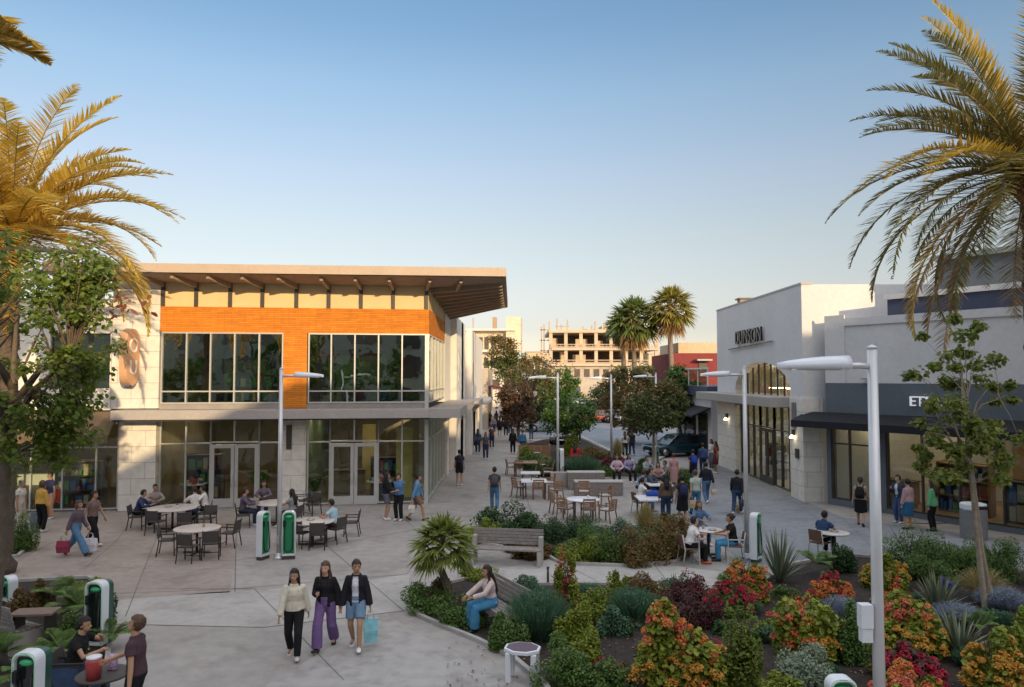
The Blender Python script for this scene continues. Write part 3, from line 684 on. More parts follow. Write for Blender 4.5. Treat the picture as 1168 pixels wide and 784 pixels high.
m = MB(); m.add([(12.28,46.2,3.3),(12.28,55,3.3),(11.1,55,2.8),(11.1,46.2,2.8),(12.28,46.2,3.2),(12.28,55,3.2),(11.1,55,2.7),(11.1,46.2,2.7)],[(0,3,2,1),(4,5,6,7),(3,7,6,2),(0,4,7,3),(1,2,6,5)]); m.build('awning', awn_black, bE)
bR_ = thing('red_building', 'dark red building with a beige parapet behind the fan palms', 'building', (X(765,78),78,0))
x0 = X(768,78); m = MB(); m.box(x0,x0+16,78,90,0,Z(403,78)); m.build('wall', mat('red_wall',(.20,.035,.035),.8), bR_)
m = MB(); m.box(x0+1,x0+15,80,90,Z(403,78)+.003,Z(391,80)); m.build('parapet', mat('beige_wall',(.55,.44,.30)), bR_)
m = MB(); m.box(X(797,78),X(806,78),77.9,77.99,Z(423,78),Z(412,78)); w = m.build('window', dark_m, bR_)
m = MB(); m.box(X(793,78),X(810,78),77.0,77.99,Z(412,78)+.01,Z(410.5,78)+.05); m.build('window_hood', canopy_m, bR_)

# ------------------------------------------------------------ far buildings that close the street
dS = 135.0
def dx(u): return X(u, dS)
def dz(v): return Z(v, dS)
bS = thing('unfinished_building', 'unfinished concrete frame building with open floors and scaffold poles on top', 'building', (dx(660), dS, 0))
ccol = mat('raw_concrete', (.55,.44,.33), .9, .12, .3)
x0, x1 = dx(626), dx(752)
for a, b, v in ((x0,x1,378),(x0+.5,x1,398),(x0,x1,416)):
    m = MB(); m.box(a,b,dS,dS+18,dz(v)-.25,dz(v)+.25); m.build('floor_slab', ccol, bS)
m = MB(); m.box(x0,x1,dS+.6,dS+18,0,dz(416)-.26); m.build('lower_wall', mat('far_render',(.46,.41,.35), .85, .15, .15, dirt=.15), bS)
for i in range(11):
    xx = x0+1.2+i*1.75; w = MB(); w.box(xx,xx+1.0,dS+.5,dS+.59,5.2,6.6); w.build('window', int_dark, bS)
for i in range(8):
    x = x0+.4+(x1-x0-.8)*i/7; m = MB(); m.box(x-.3,x+.3,dS+.3,dS+.9,dz(416),dz(378)); m.build('column', ccol, bS)
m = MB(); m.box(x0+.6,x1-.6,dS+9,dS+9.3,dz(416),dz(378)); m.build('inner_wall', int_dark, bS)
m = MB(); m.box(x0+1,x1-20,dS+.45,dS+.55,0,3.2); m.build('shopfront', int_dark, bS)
m = MB(); m.add([(x0-1,dS+.6,4.6),(x1-18,dS+.6,4.6),(x1-18,dS-2,3.5),(x0-1,dS-2,3.5),(x0-1,dS-2,3.2),(x1-18,dS-2,3.2)],[(0,1,2,3),(3,2,5,4)]); m.build('awning', mat('blue_awning',(.16,.22,.30),.8), bS)
rng = random.Random(4)
m = MB()
for u0,u1,v0,v1 in ((629,637,396,385),(658,672,396,386),(655,670,414,404),(640,648,414,401),(680,690,396,388)): m.box(dx(u0),dx(u1),dS+3,dS+3.4,dz(v0),dz(v1))
m.build('inner_partition', ccol, bS)
m = MB()
for v in (393,395.5,411,413.5): m.box(x0,x1,dS-.05,dS+.02,dz(v)-.06,dz(v)+.06)
for u in range(628,750,4): m.box(dx(u)-.05,dx(u)+.05,dS-.05,dS+.02,dz(397.5),dz(393)); 
m.build('railing', ccol, bS)
for u,v in ((621,369),(618,372),(627,366),(636,363),(648,364),(680,366),(641,370),(666,372),(676,371),(690,368)):
    m = MB(); m.box(dx(u)-.12,dx(u)+.12,dS+1,dS+1.25,dz(420) if u<626 else dz(378),dz(v)); m.build('scaffold_pole', mat('scaffold',(.40,.33,.26)), bS)
m = MB()
for v in (376,388,400): m.box(dx(616),dx(627),dS+1,dS+1.15,dz(v)-.1,dz(v)+.1)
m.box(dx(634),dx(650),dS+1.05,dS+1.2,dz(372)-.08,dz(372)+.08)
m.build('scaffold_ledger', mat('scaffold',(.40,.33,.26)), bS)
m = MB(); m.box(dx(640),dx(690),dS+4,dS+10,dz(378)+.26,dz(374)); m.box(dx(690),dx(700),dS+4,dS+10,dz(378)+.26,dz(370)); m.build('roof_parapet', ccol, bS)
dS = 112.0
bT = thing('terraced_building', 'cream terraced building with a roof tower beyond the white shops', 'building', (dx(560), dS, 0))
fw_ = mat('far_cream', (.66,.56,.42), .85)
m = MB(); m.box(dx(520),dx(588),dS,dS+14,0,dz(402)); m.box(dx(520),dx(586),dS+2,dS+14,dz(402)+.26,dz(377)); m.box(dx(577),dx(594),dS+1,dS+10,dz(402)+.27,dz(361)); m.build('wall', fw_, bT)
m = MB(); m.box(dx(518),dx(592),dS-1.2,dS+14.1,dz(402)+.003,dz(402)+.25); m.box(dx(518),dx(588),dS+.5,dS+14.2,dz(377)+.003,dz(377)+.3); m.build('balcony_slab', mat('far_white',(.68,.62,.55)), bT)
for u in (545,552,560,568,576):
    m = MB(); m.box(dx(u),dx(u+5),dS+1.9,dS+1.99,dz(398),dz(384)); m.build('window', int_dark, bT)
    m = MB(); m.box(dx(u),dx(u+5),dS-.08,dS-.005,dz(420),dz(408)); m.build('window', int_dark, bT)
m = MB(); m.box(dx(561),dx(566),dS+3,dS+5,dz(377)+.31,dz(360)); m.build('chimney', mat('vent_tan',(.35,.25,.17)), bT)
m = MB()
for u in (539,592.5,595): m.box(dx(u)-.1,dx(u)+.1,dS+1.2,dS+1.4,dz(402),dz(362))
m.build('antenna', mat('scaffold',(.40,.33,.26)), bT)
for nm,lb,u0,u1,d,v in (('distant_building','pale distant block behind the unfinished building',600,640,190,402),('distant_building','beige distant block between the fan palms and the red building',740,830,170,404),('distant_building','white low block beneath the terraced building at the street end',540,616,100,424)):
    t = thing(nm, lb, 'building', (X(u0,d), d, 0)); m = MB(); m.box(X(u0,d),X(u1,d),d,d+15,0,Z(v,d)); m.build('wall', mat('far_white' if 'white' in lb else 'beige_wall',(.55,.44,.30)), t)
    m = MB(); m.box(X(u0,d)-.2,X(u1,d)+.2,d-.2,d+15.2,Z(v,d),Z(v,d)+.3); m.build('roof', canopy_m, t)
    for i in range(5):
        x = X(u0,d)+(X(u1,d)-X(u0,d))*(i+.3)/5; w = MB(); w.box(x,x+1.2,d-.06,d-.003,Z(v,d)*.6,Z(v,d)*.82); w.build('window', int_dark, t)

# ------------------------------------------------------------ unseen building added behind the viewpoint, its outline shaped to shade the plaza
bZ = thing('shading_building', 'long unseen building of stepped height added to shade the plaza', 'building', (0,-12,0))
zw = mat('shading_wall', (.30,.31,.25), .85, .1, .3)
prof = [(-60,0),(-60,11.4),(4.6,11.4),(4.6,10.4),(6,11.3),(12.5,15.9),(29,15.9),(29,18.2),(70,18.2),(70,0)]; n = len(prof)
m = MB(); m.add([(x,-12,z) for x,z in prof]+[(x,-30,z) for x,z in prof], [tuple(range(n)),tuple(range(2*n-1,n-1,-1))]+[(i,n+i,n+(i+1)%n,(i+1)%n) for i in range(n)]); m.build('wall', zw, bZ)
for z in (1.5,5.2,8.2):
    for i in range(36):
        x = -58+i*3.5; MB().box(x,x+2.0,-11.99,-11.9,z,z+2).build('window', mat('dark_glass',(.03,.035,.04),.08), bZ)
# ------------------------------------------------------------ street furniture
white_p = mat('white_shell', (.70,.72,.76), .35, .03, 2, coat=.2)
shell_green = mat('shell_green', (.015,.075,.05), .35, .06, 3, coat=.3)
green_p = mat('green_panel', (.01,.22,.09), .3, .1, 3, coat=.3)
mint_p = mat('mint_edge', (.42,.80,.55), .35, .04)
black_p = mat('black_rubber', (.012,.012,.013), .5)
def lamp_post(loc, adir, label, h=5.66, arm=.62, box=False):
    t = thing('street_lamp', label, 'street lamp', tuple(loc), 0, 'lamp posts with flat heads on the plaza')
    x, y, _ = loc; d = Vector((adir, 0, 0))
    b = Vector((x, y, 0)); m = MB(); m.tube([b+Vector((0,0,.02)), b+Vector((0,0,h))], [.072,.055], 14); m.build('pole', steel, t)
    m = MB(); m.lathe(b, [(.16,0),(.16,.05),(.10,.07),(.09,.16)], 14); m.build('base_plate', steel, t)
    a = b+Vector((0,0,h-.20)); m = MB(); m.tube([a, a+d*arm*.5+Vector((0,0,.01)), a+d*arm], .035, 8); m.build('arm', steel, t)
    hd = MB(); c = a+d*(arm+.36)
    rows = []
    for i in range(9):
        q = i/8; w = .15*(math.sin(math.pi*min(1,.25+q*.75))**.5 if q > 0 else .55); zt_ = .115*(1-.7*q*q)+.01
        px = c + d*(-.42+.84*q)
        rows.append([px+Vector((0,sy*w,zz)) for sy,zz in ((-1,-.03),(-.8,zt_*.6),(0,zt_),(.8,zt_*.6),(1,-.03))])
    vs = [p for r in rows for p in r]; fs = [(i*5+j, (i+1)*5+j, (i+1)*5+j+1, i*5+j+1) for i in range(8) for j in range(4)] + [(i*5+4,(i+1)*5+4,(i+1)*5,i*5) for i in range(8)] + [(0,1,2,3,4),(44,43,42,41,40)]
    if adir < 0: fs = [f[::-1] for f in fs]
    hd.add(vs, fs, True); ho = hd.build('lamp_head', white_p, t)
    MB().box(c.x-.28,c.x+.28,c.y-.1,c.y+.1,c.z-.045,c.z-.031).build('lens', mat('lens',(.75,.72,.62),.3), ho)
    MB().obox((x-.005*adir,y-.075,.55),.035,.012,.11).build('access_hatch', mat('hatch_grey',(.45,.45,.46),.4,metal=.3), t)
    for a_ in (45,135,225,315): MB().tube([(x+.125*math.cos(R(a_)),y+.125*math.sin(R(a_)),.05),(x+.125*math.cos(R(a_)),y+.125*math.sin(R(a_)),.085)],.014,6).build('bolt', dark_m, t)
    m = MB(); m.lathe(b+Vector((0,0,h)), [(.058,0),(.055,.03),(.01,.05)], 12); m.build('cap', steel, t)
    if box:
        m = MB(); m.box(x-.21,x-.075,y-.06,y+.06,2.36,2.62); m.box(x-.20,x-.08,y-.05,y+.05,2.2,2.36); m.build('control_box', white_p, t)
    return t
def charger(loc, rz, label, h=1.34, darkp=False):
    t = thing('charging_station', label, 'charging station', tuple(loc), rz, 'white charging stations with green fronts')
    M3 = lambda x, y, z: Vector(loc) + Matrix.Rotation(rz, 3, 'Z') @ Vector((x, y, z))
    w, dp, r = .185, .10, .13
    def outline(w, z0, z1, r, n=6):
        pts = [(w, z0+.02), (w, z1-r)]
        for i in range(1, n+1): a = math.pi/2*i/n; pts.append((w-r+r*math.cos(a), z1-r+r*math.sin(a)))
        return pts + [(-x, z) for x, z in pts[::-1]]
    o = outline(w, 0.08, h, r); i_ = outline(w-.035, .14, h-.05, r-.02); k = len(o)
    m = MB(M3)
    m.add([(x,dp,z) for x,z in o]+[(x,-dp,z) for x,z in o]+[(x,-dp,z) for x,z in i_]+[(x,-dp+.07,z) for x,z in i_],
          [tuple(range(k))]+[(j,k+j,k+(j+1)%k,(j+1)%k) for j in range(k)]+[(k+j,2*k+j,2*k+(j+1)%k,k+(j+1)%k) for j in range(k)]+[(2*k+j,3*k+j,3*k+(j+1)%k,2*k+(j+1)%k) for j in range(k)])
    m.build('shell', white_p, t, bevel=.008)
    if darkp:
        oo_ = outline(w-.012, .07, h-.03, r-.01); m = MB(M3); m.add([(x,dp+.15,z) for x,z in oo_]+[(x,dp+.001,z) for x,z in oo_], [tuple(range(k))]+[(j,k+j,k+(j+1)%k,(j+1)%k) for j in range(k)]); m.build('rear_body', shell_green, t)
    MB(M3).box(-.05,.05,-dp-.006,-dp+.001,h-.032,h-.014).build('nameplate', dark_m, t)
    m = MB(M3); m.add([(x,-dp+.066,z) for x,z in i_], [tuple(range(k))[::-1]]); m.build('front_panel', green_p if not darkp else mat('dark_screen',(.012,.02,.018),.12,spec=.6), t)
    m = MB(M3); m.tube([(x,-dp-.004,z) for x,z in [((a[0]+b[0])/2,(a[1]+b[1])/2) for a,b in zip(o,i_)]], .009, 5); m.build('edge_strip', mint_p, t)
    m = MB(M3); m.ball((0,-dp+.06,h-.16), .11,.05,.05); m.build('status_light', mat('green_lens',(.05,.5,.2),.2,coat=.5), t)
    m = MB(M3); pts = [(.11,-dp+.02,h-.3)]
    for j in range(13): a = math.pi*j/12; pts.append((.11*math.cos(a), -dp-.03, .34-.12*math.sin(a)+.0))
    pts.append((-.11,-dp+.02,h-.35)); m.tube(pts, .016, 6); cb = m.build('cable', black_p, t)
    m = MB(M3); m.box(-.15,-.08,-dp-.03,-dp+.05,h-.42,h-.26); m.build('plug', black_p, cb)
    m = MB(M3); m.box(-.175,.175,-.085,.085,0,.079); m.build('base', dark_m, t)
    return t
LP_L = G(318,637); LP_R = G(852,637)
fg = D(1003,784,8.6); lamp_post((fg.x, 8.6, 0), -1, 'nearest street lamp, its pole rising from the flower beds past a small white box', h=5.52, arm=.32, box=True)
lamp_post(LP_L, 1, 'street lamp standing between two green charging stations by the dark cafe tables', h=5.42, arm=.45)
lamp_post(LP_R, -1, 'street lamp behind the charging station beside the two people eating', h=5.45, arm=.5)
b = D(636,555,0); d3 = 4420/(552-430); lamp_post((X(636,d3),d3,0), -1, 'street lamp at the planting bed with red flowers, small tree behind', h=5.35)
d4 = 4420/(530-430); lamp_post((X(697,d4),d4,0), -1, 'street lamp beside the street kerb, behind the slatted planter seats', h=5.3)
d5 = 46; lamp_post((X(748,d5),d5,0), -1, 'street lamp among the trees near the parked dark teal car', h=5.4)
d6 = 78; lamp_post((X(620,d6),d6,0), -1, 'distant street lamp among the trees at the street end', h=5.0)
c1 = LP_L + Vector((-.42,-.1,0)); charger(c1, R(68), 'charging station turned sideways, to the sunny shop side of the lamp post', 1.36)
charger(LP_L + Vector((.30,-.06,0)), R(10), 'charging station showing its bright green front, at the lamp post by the cafe tables', 1.36)
charger(LP_R + Vector((.12,-.45,0)), R(48), 'charging station with white side and green front beside the spiky agave', 1.38)
charger(G(748,541), R(60), 'small distant charging station by the crowded tables in front of the teal car', 1.5)
charger(G(640,545), R(-75), 'distant charging station at the lamp post beside a red jacket', 1.5)
charger(G(109,741), R(-6), 'slim charging station standing among fern leaves behind the seated man in black', 1.3, True)
charger(G(30,848), R(-4), 'nearest charging station with rounded white hood at the picture edge below the slatted bench', 1.3, True)
charger(D(952,784,9.6)*Vector((1,1,0)) if False else Vector((X(952,10.2),10.2,0)), R(0), 'charging station of which only the white rounded top shows among the flower bushes', 1.18)
charger(G(10,690), R(-30), 'low charging station beside the tree trunk and slatted bench, mostly hidden', .66)
# bell shaped lamp half hidden in the leafy tree
t = thing('street_lamp', 'tall lamp with a bell shaped shade half hidden in leaves near the winged roof', 'street lamp', (X(108,17), 17, 0))
bx = X(108,17); zb = Z(318,17)
MB().tube([(bx-2.35,17,0),(bx-2.35,17,zb+.35),(bx-2.1,17,zb+.7),(bx-.3,17,zb+.6),(bx,17,zb+.4)], .05, 8).build('pole', dark_m, t)
MB().lathe((bx,17,zb-.1), [(.34,-.18),(.30,.05),(.16,.35),(.05,.5)], 16).build('lamp_shade', white_p, t)

# ---- chairs and tables
dark_c = mat('dark_chair', (.035,.030,.028), .5, .1)
sling = mat('sling_seat', (.07,.062,.058), .7, .1)
wood_c = mat('teak', (.25,.145,.085), .6, .18, 6)
cushion_w = mat('white_cushion', (.55,.52,.5), .8)
tab_top = mat('table_top', (.55,.50,.47), .35, .08, 3)
tab_white = mat('table_white', (.72,.72,.75), .3, .05)
def chair_proto(name, fm, sm, wood):
    t = thing(name, 'x', 'chair'); leg = .022 if wood else .015
    for sx in (-1, 1):
        MB().bar((sx*.22,.22,0),(sx*.22,.2,.62),leg*2).build('leg', fm, t)
        MB().tube([(sx*.23,-.27,0),(sx*.22,-.2,.42),(sx*.21,-.27,.84)], leg*1.15, 6).build('leg', fm, t)
        MB().bar((sx*.22,.23,.635),(sx*.22,-.24,.635),.045,.025).build('armrest', fm, t)
    m = MB(); m.box(-.215,.215,-.2,.22,.415,.455 if not wood else .445); m.build('seat', sm, t, bevel=.012)
    if wood:
        MB().box(-.2,.2,-.18,.2,.449,.485).build('seat_cushion', cushion_w, t, bevel=.015)
        m = MB(); m.bar((-.21,-.265,.81),(.21,-.265,.81),.03,.07)
        for i in range(4): z=.53+i*.065; y=-.2-.07*(z-.42)/.42-.005; m.bar((-.2,y,z),(.2,y,z),.018,.045)
        m.build('backrest', fm, t)
    else:
        m = MB(); m.add([(-.2,-.215,.50),(.2,-.215,.50),(.2,-.265,.82),(-.2,-.265,.82),(-.2,-.235,.50),(.2,-.235,.50),(.2,-.285,.82),(-.2,-.285,.82)],[(0,3,2,1),(4,5,6,7),(0,1,5,4),(1,2,6,5),(2,3,7,6),(3,0,4,7)]); m.build('backrest', sm, t)
    MB().bar((-.22,.2,.12),(.22,.2,.12) if not wood else (-.2,.2,.4),.02).build('stretcher', fm, t)
    return t
protos = {}
def chair(kind, loc, face, label, group):
    """face = direction the sitter looks, degrees from +X anticlockwise"""
    if kind not in protos:
        o = chair_proto({'dark':'cafe_chair','wood':'teak_chair','pale':'garden_chair'}[kind], {'dark':dark_c,'wood':wood_c,'pale':mat('pale_frame',(.5,.48,.46),.5)}[kind], {'dark':sling,'wood':wood_c,'pale':mat('brown_weave',(.16,.09,.06),.8)}[kind], kind == 'wood')
        protos[kind] = o
    else: o = copy_tree(protos[kind])
    o.location = (loc[0], loc[1], 0); o.rotation_euler = (0,0,R(face-90)); o['label'] = label; o['group'] = group
    return o
def table(c, r, topm, label, group, square=False, legs='pedestal', h=.74, rz=0):
    t = thing('cafe_table', label, 'table', (c[0],c[1],0), rz, group)
    M3 = lambda x,y,z: Vector((c[0],c[1],0)) + Matrix.Rotation(rz,3,'Z') @ Vector((x,y,z))
    m = MB(M3)
    if square: m.box(-r,r,-r,r,h-.035,h)
    else: m.lathe((0,0,0), [(.001,h-.035),(r-.01,h-.035),(r,h-.025),(r,h-.006),(r-.012,h),(.001,h)], 32)
    m.build('tabletop', topm, t)
    lm = dark_c if topm is not wood_c else wood_c
    if legs == 'pedestal':
        m = MB(M3); m.tube([(0,0,.03),(0,0,h-.036)], .04, 8); m.build('column', lm, t)
        m = MB(M3); m.bar((-r*.6,0,.025),(r*.6,0,.025),.05,.04); m.bar((0,-r*.6,.03),(0,r*.6,.03),.05,.04); m.build('foot', lm, t)
    else:
        for a in (45,135,225,315):
            q = r*(1.2 if square else .72); MB(M3).bar((q*math.cos(R(a)),q*math.sin(R(a)),0),(q*math.cos(R(a)),q*math.sin(R(a)),h-.037),.045).build('leg', lm, t)
    return t
gA = 'dark metal cafe chairs before the winged roof building'; gT = 'round pale cafe tables before the winged roof building'
T1 = G(197,579,.74); T1b = G(222,580,.74); T2 = G(225,602,.74); T3 = G(316,573,.74); T4 = G(357,594,.74)
table(T1, .80, tab_top, 'pale round cafe table nearest the stone pier, people in white and navy around it', gT)
table(T2, .66, tab_top, 'large pale round cafe table with empty dark chairs, nothing on it', gT)
table(T3, .75, tab_top, 'pale round cafe table behind the lamp post with the green charging stations', gT)
table(T4, .66, tab_top, 'pale round cafe table where the man in light blue shirt leans', gT)
def at(u, v): return G(u, v)
for u,v,fc_,lb in [(156,604,10,'dark cafe chair under the person in navy by the stone pier'),(178,610,80,'dark cafe chair turned away from the viewer at the table by the stone pier'),(212,612,100,'dark cafe chair between the two tables nearest the stone pier'),(232,600,200,'dark cafe chair under the person in white by the double doors'),
                 (191,633,15,'dark cafe chair side on at the stone pier end of the large empty table'),(215,641,85,'dark cafe chair with its back to the viewer in front of the large empty table'),(241,637,105,'dark cafe chair with its back turned at the lamp side of the large empty table'),(262,624,175,'dark cafe chair at the lamp post side of the large empty table'),(236,598+8,265,'dark cafe chair behind the large empty table'),
                 (277,602,20,'dark cafe chair under the person in purple, behind the sideways charging station'),(334,604,170,'dark cafe chair under the dark haired woman behind the lamp post'),(345,584,200,'empty dark cafe chair by the stone pier between the door pairs'),(356,588,240,'empty dark cafe chair behind the table of the man in light blue'),
                 (343,624,70,'dark cafe chair with its back to the viewer beside the green charging station'),(363,626,95,'dark cafe chair with its back to the viewer before the man in light blue'),(383,619,150,'dark cafe chair under the man in light blue shirt'),(401,611,185,'empty dark cafe chair behind the man in light blue shirt')]:
    chair('dark', at(u,v), fc_, lb, gA)
gW = 'teak chairs with white cushions beside the middle planting'; gWT = 'tables with teak chairs beside the middle planting'
W1 = G(665,569,.74); W2 = G(609,548,.74); W3 = G(605,539,.74); W4 = G(600,527,.74)
table(W1, .62, tab_white, 'white round table nearest the middle planting bed, five empty teak chairs around', gWT, legs='four')
table(W2, .55, tab_white, 'white topped table at the edge of the walkway with empty teak chairs', gWT, square=True, legs='four')
table(W3, .45, tab_white, 'small white table between the walkway tables', gWT, square=True, legs='four')
table(W4, .6, wood_c, 'wooden topped table furthest back beside the bed with the bushes', gWT, square=True, legs='four')
for u,v,fc_,lb in [(636,586,15,'teak chair side on at the walkway end of the round white table'),(645,594,55,'teak chair turned half away in front of the round white table, walkway side'),(671,595,95,'teak chair with its back to the viewer before the round white table'),(693,596,140,'teak chair in front of the round white table, slatted planter side'),(690,578,190,'teak chair behind the round white table near the slatted planter'),(666,573,265,'teak chair behind the round white table facing the viewer'),
                 (592,567,30,'teak chair side on at the walkway side of the white square table'),(614,569,92,'teak chair with its back to the viewer before the white square table'),(627,562,185,'teak chair at the planting side of the white square table'),(634,571,120,'teak chair standing between the square and round white tables'),
                 (583,542,10,'teak chair at the walkway end of the wooden topped table'),(592,543,90,'teak chair before the wooden topped table, back to the viewer'),(621,540,190,'teak chair at the planting end of the wooden topped table'),(613,525,265,'teak chair behind the wooden topped table'),(625,549,175,'teak chair beside the small white table')]:
    chair('wood', at(u,v), fc_, lb, gW)
# table with two people beside the charging station
T5 = G(808,604,.74); table(T5, .42, tab_top, 'small round table with food between the man in white and the woman in black', 'round tables on the street side')
gP = 'pale framed chairs on the street side'
chair('pale', at(786,643), 10, 'pale framed chair under the man in white tee and black trousers', gP)
chair('pale', at(838,640), 172, 'pale framed chair under the woman in black top by the charging station', gP)
T6 = G(950,607,.74); table(T6, .45, tab_top, 'small table with dishes in front of the man in dark blue near the slate shop', 'round tables on the street side')
chair('pale', at(936,636), 35, 'brown backed chair under the man in dark blue near the slate shop', gP)
T7 = G(745,568,.74); table(T7, .6, tab_white, 'white table with a blue bag where a woman in white sits', 'round tables on the street side', square=True, legs='four')
chair('pale', at(730,586), 20, 'chair under the woman in white tee at the table with the blue bag', gP)
T8 = G(752,552,.74); table(T8, .5, tab_white, 'white table furthest back by the distant charging station', 'round tables on the street side', square=True, legs='four')
chair('pale', at(762,572), 140, 'chair between the table with the blue bag and the walkers', gP)
# benches
grey_wood = mat('weathered_wood', (.27,.235,.22), .75, .22, 8, .3, 60)
bconc = mat('bench_concrete', (.40,.37,.35), .8, .08, 2, .2, 80)
def bench(loc, rz, label, Lh=.95, arms=True):
    t = thing('park_bench', label, 'bench', tuple(loc), rz)
    M3 = lambda x,y,z: Vector(loc) + Matrix.Rotation(rz,3,'Z') @ Vector((x,y,z))
    for s in (-1,1):
        m = MB(M3); x = s*(Lh-.06)
        m.prism([(x-.06,-.30),(x+.06,-.30),(x+.06,.26),(x-.06,.26)], 0, .40)
        if arms: m.prism([(x-.06,.05),(x+.06,.05),(x+.06,.30),(x-.06,.30)], .401, .74)
        m.build('end_support', bconc, t, bevel=.015)
    m = MB(M3)
    for i in range(5): y=-.28+i*.095; m.box(-Lh,Lh,y,y+.08,.41,.45)
    m.build('seat', grey_wood, t)
    m = MB(M3)
    for i in range(5): z=.50+i*.085; y=.20+.09*i/4; m.box(-Lh+.005,Lh-.005,y,y+.03,z,z+.07)
    m.build('backrest', grey_wood, t)
    return t
bp = G(578,643); bench(bp, R(-9), 'weathered slatted bench with concrete ends, empty, before the middle planting', 1.0)
bench(G(570,716), R(-62), 'slatted bench under the woman in blue jeans amid the shrubs', .8, False)
bench(G(2,737), R(152), 'weathered slatted bench by the fern leaves and the tree trunk', .8, False)
def plank_planter(u0, u1, v, dep, h, label):
    a, b_ = G(u0,v), G(u1,v); t = thing('slatted_planter', label, 'bench', tuple((a+b_)/2))
    x0,x1,y = a.x,b_.x,(a.y+b_.y)/2; m = MB(); n=6
    for i in range(n): z=.05+i*(h-.1)/n; m.box(x0,x1,y,y+.04,z,z+(h-.1)/n-.02); m.box(x0,x0+.04,y+.04,y+dep,z,z+(h-.1)/n-.02); m.box(x1-.04,x1,y+.04,y+dep,z,z+(h-.1)/n-.02)
    m.build('slatted_side', grey_wood, t)
    MB().box(x0+.05,x1-.05,y+.05,y+dep,0,h-.05).build('core', bconc, t)
    MB().box(x0-.02,x1+.02,y-.02,y+dep+.02,h-.045,h).build('seat', mat('pale_wood_top',(.42,.39,.37),.6,.1,6), t)
plank_planter(656,711,566,.7,.62,'slatted wooden planter seat, the front one of two, pale top')
plank_planter(648,690,559,.7,.80,'slatted wooden planter seat, the rear one, where two people sit')
t = thing('planter_wall', 'low concrete wall ending the bed behind the teak chairs', 'wall', tuple(G(640,556)))
MB().box(G(628,556).x,G(653,556).x,G(640,556).y,G(640,556).y+.3,0,.7).build('wall', bconc, t, bevel=.02)
# side table by the shrubs
c = G(596,776); t = thing('side_table', 'small side table with purple brown top and white legs beside the shrubs', 'side table', (c.x,c.y,0))
M3 = lambda x,y,z: Vector((c.x,c.y,0)) + Matrix.Rotation(R(-12),3,'Z') @ Vector((x,y,z))
hexa = [(.33*math.cos(a)*1.0,.27*math.sin(a)) for a in [math.pi/4*i+math.pi/8 for i in range(8)]]
MB(M3).prism(hexa,.50,.56).build('tabletop', white_p, t, bevel=.01)
MB(M3).prism([(x*.86,y*.86) for x,y in hexa],.561,.566).build('inlay', mat('purple_inlay',(.11,.065,.085),.4), t)
for sx,sy in ((-1,-1),(1,-1),(-1,1),(1,1)): MB(M3).box(sx*.22-.05,sx*.22+.05,sy*.15-.04,sy*.15+.04,0,.50).build('leg', white_p, t, bevel=.02)
# dark table of the two men in the corner, wooden table by the slatted bench
c = G(118,768,.74); table(c, .38, sling, 'dark round table between the seated man in black and the standing man in maroon', 'corner tables')
c7 = D(40,698,14.0); t = thing('picnic_table', 'small brown wooden table beside the slatted bench and fern leaves', 'table', (c7.x,14.2,0))
zt7 = .75; p7 = G(40,697,.75); t.location = (p7.x,p7.y,0)
MB().obox((p7.x,p7.y,.73),.38,.22,.02,R(8)).build('tabletop', mat('brown_top',(.20,.14,.11),.6,.1,5), t)
for sx in (-1,1): MB().box(p7.x+sx*.3-.03,p7.x+sx*.3+.03,p7.y-.15,p7.y+.15,0,.708).build('leg', dark_c, t)
# litter bin
c = G(1111,614); t = thing('litter_bin', 'grey concrete eight sided litter bin with white top before the slate shop', 'litter bin', tuple(c))
o8 = [(.40*math.cos(math.pi/4*i+.39),.40*math.sin(math.pi/4*i+.39)) for i in range(8)]
MB().prism([(c.x+x,c.y+y) for x,y in o8],0,.92).build('body', mat('bin_concrete',(.20,.20,.21),.85,.12,5,.3,70), t, bevel=.02)
m = MB(); m.prism([(c.x+x*.98,c.y+y*.98) for x,y in o8],.922,1.12); m.build('lid', white_p, t, bevel=.03)
MB().box(c.x-.15,c.x+.22,c.y-.385,c.y-.36,.96,1.07).build('opening', black_p, t)
# bollards by the path
for u,v,lb in ((557,668,'thin dark bollard beside the long haired seated woman'),(625,668,'thin dark bollard on the path edge before the middle planting')):
    c = G(u,v); t = thing('bollard', lb, 'bollard', tuple(c)); MB().tube([c,c+Vector((0,0,.42))],.03,8).build('post', dark_m, t); MB().lathe(c+Vector((0,0,.42)),[(.036,0),(.036,.04),(.01,.05)],10).build('cap', dark_m, t)
# cable on the pavement near the bin
pts = [G(u,v)+Vector((0,0,.012)) for u,v in ((1022,594),(1040,597),(1060,598),(1080,597),(1095,594))]
tag(MB().tube(pts,.012,5).build('cable', black_p), 'dark cable lying on the pavement between the shoppers and the litter bin', 'cable')

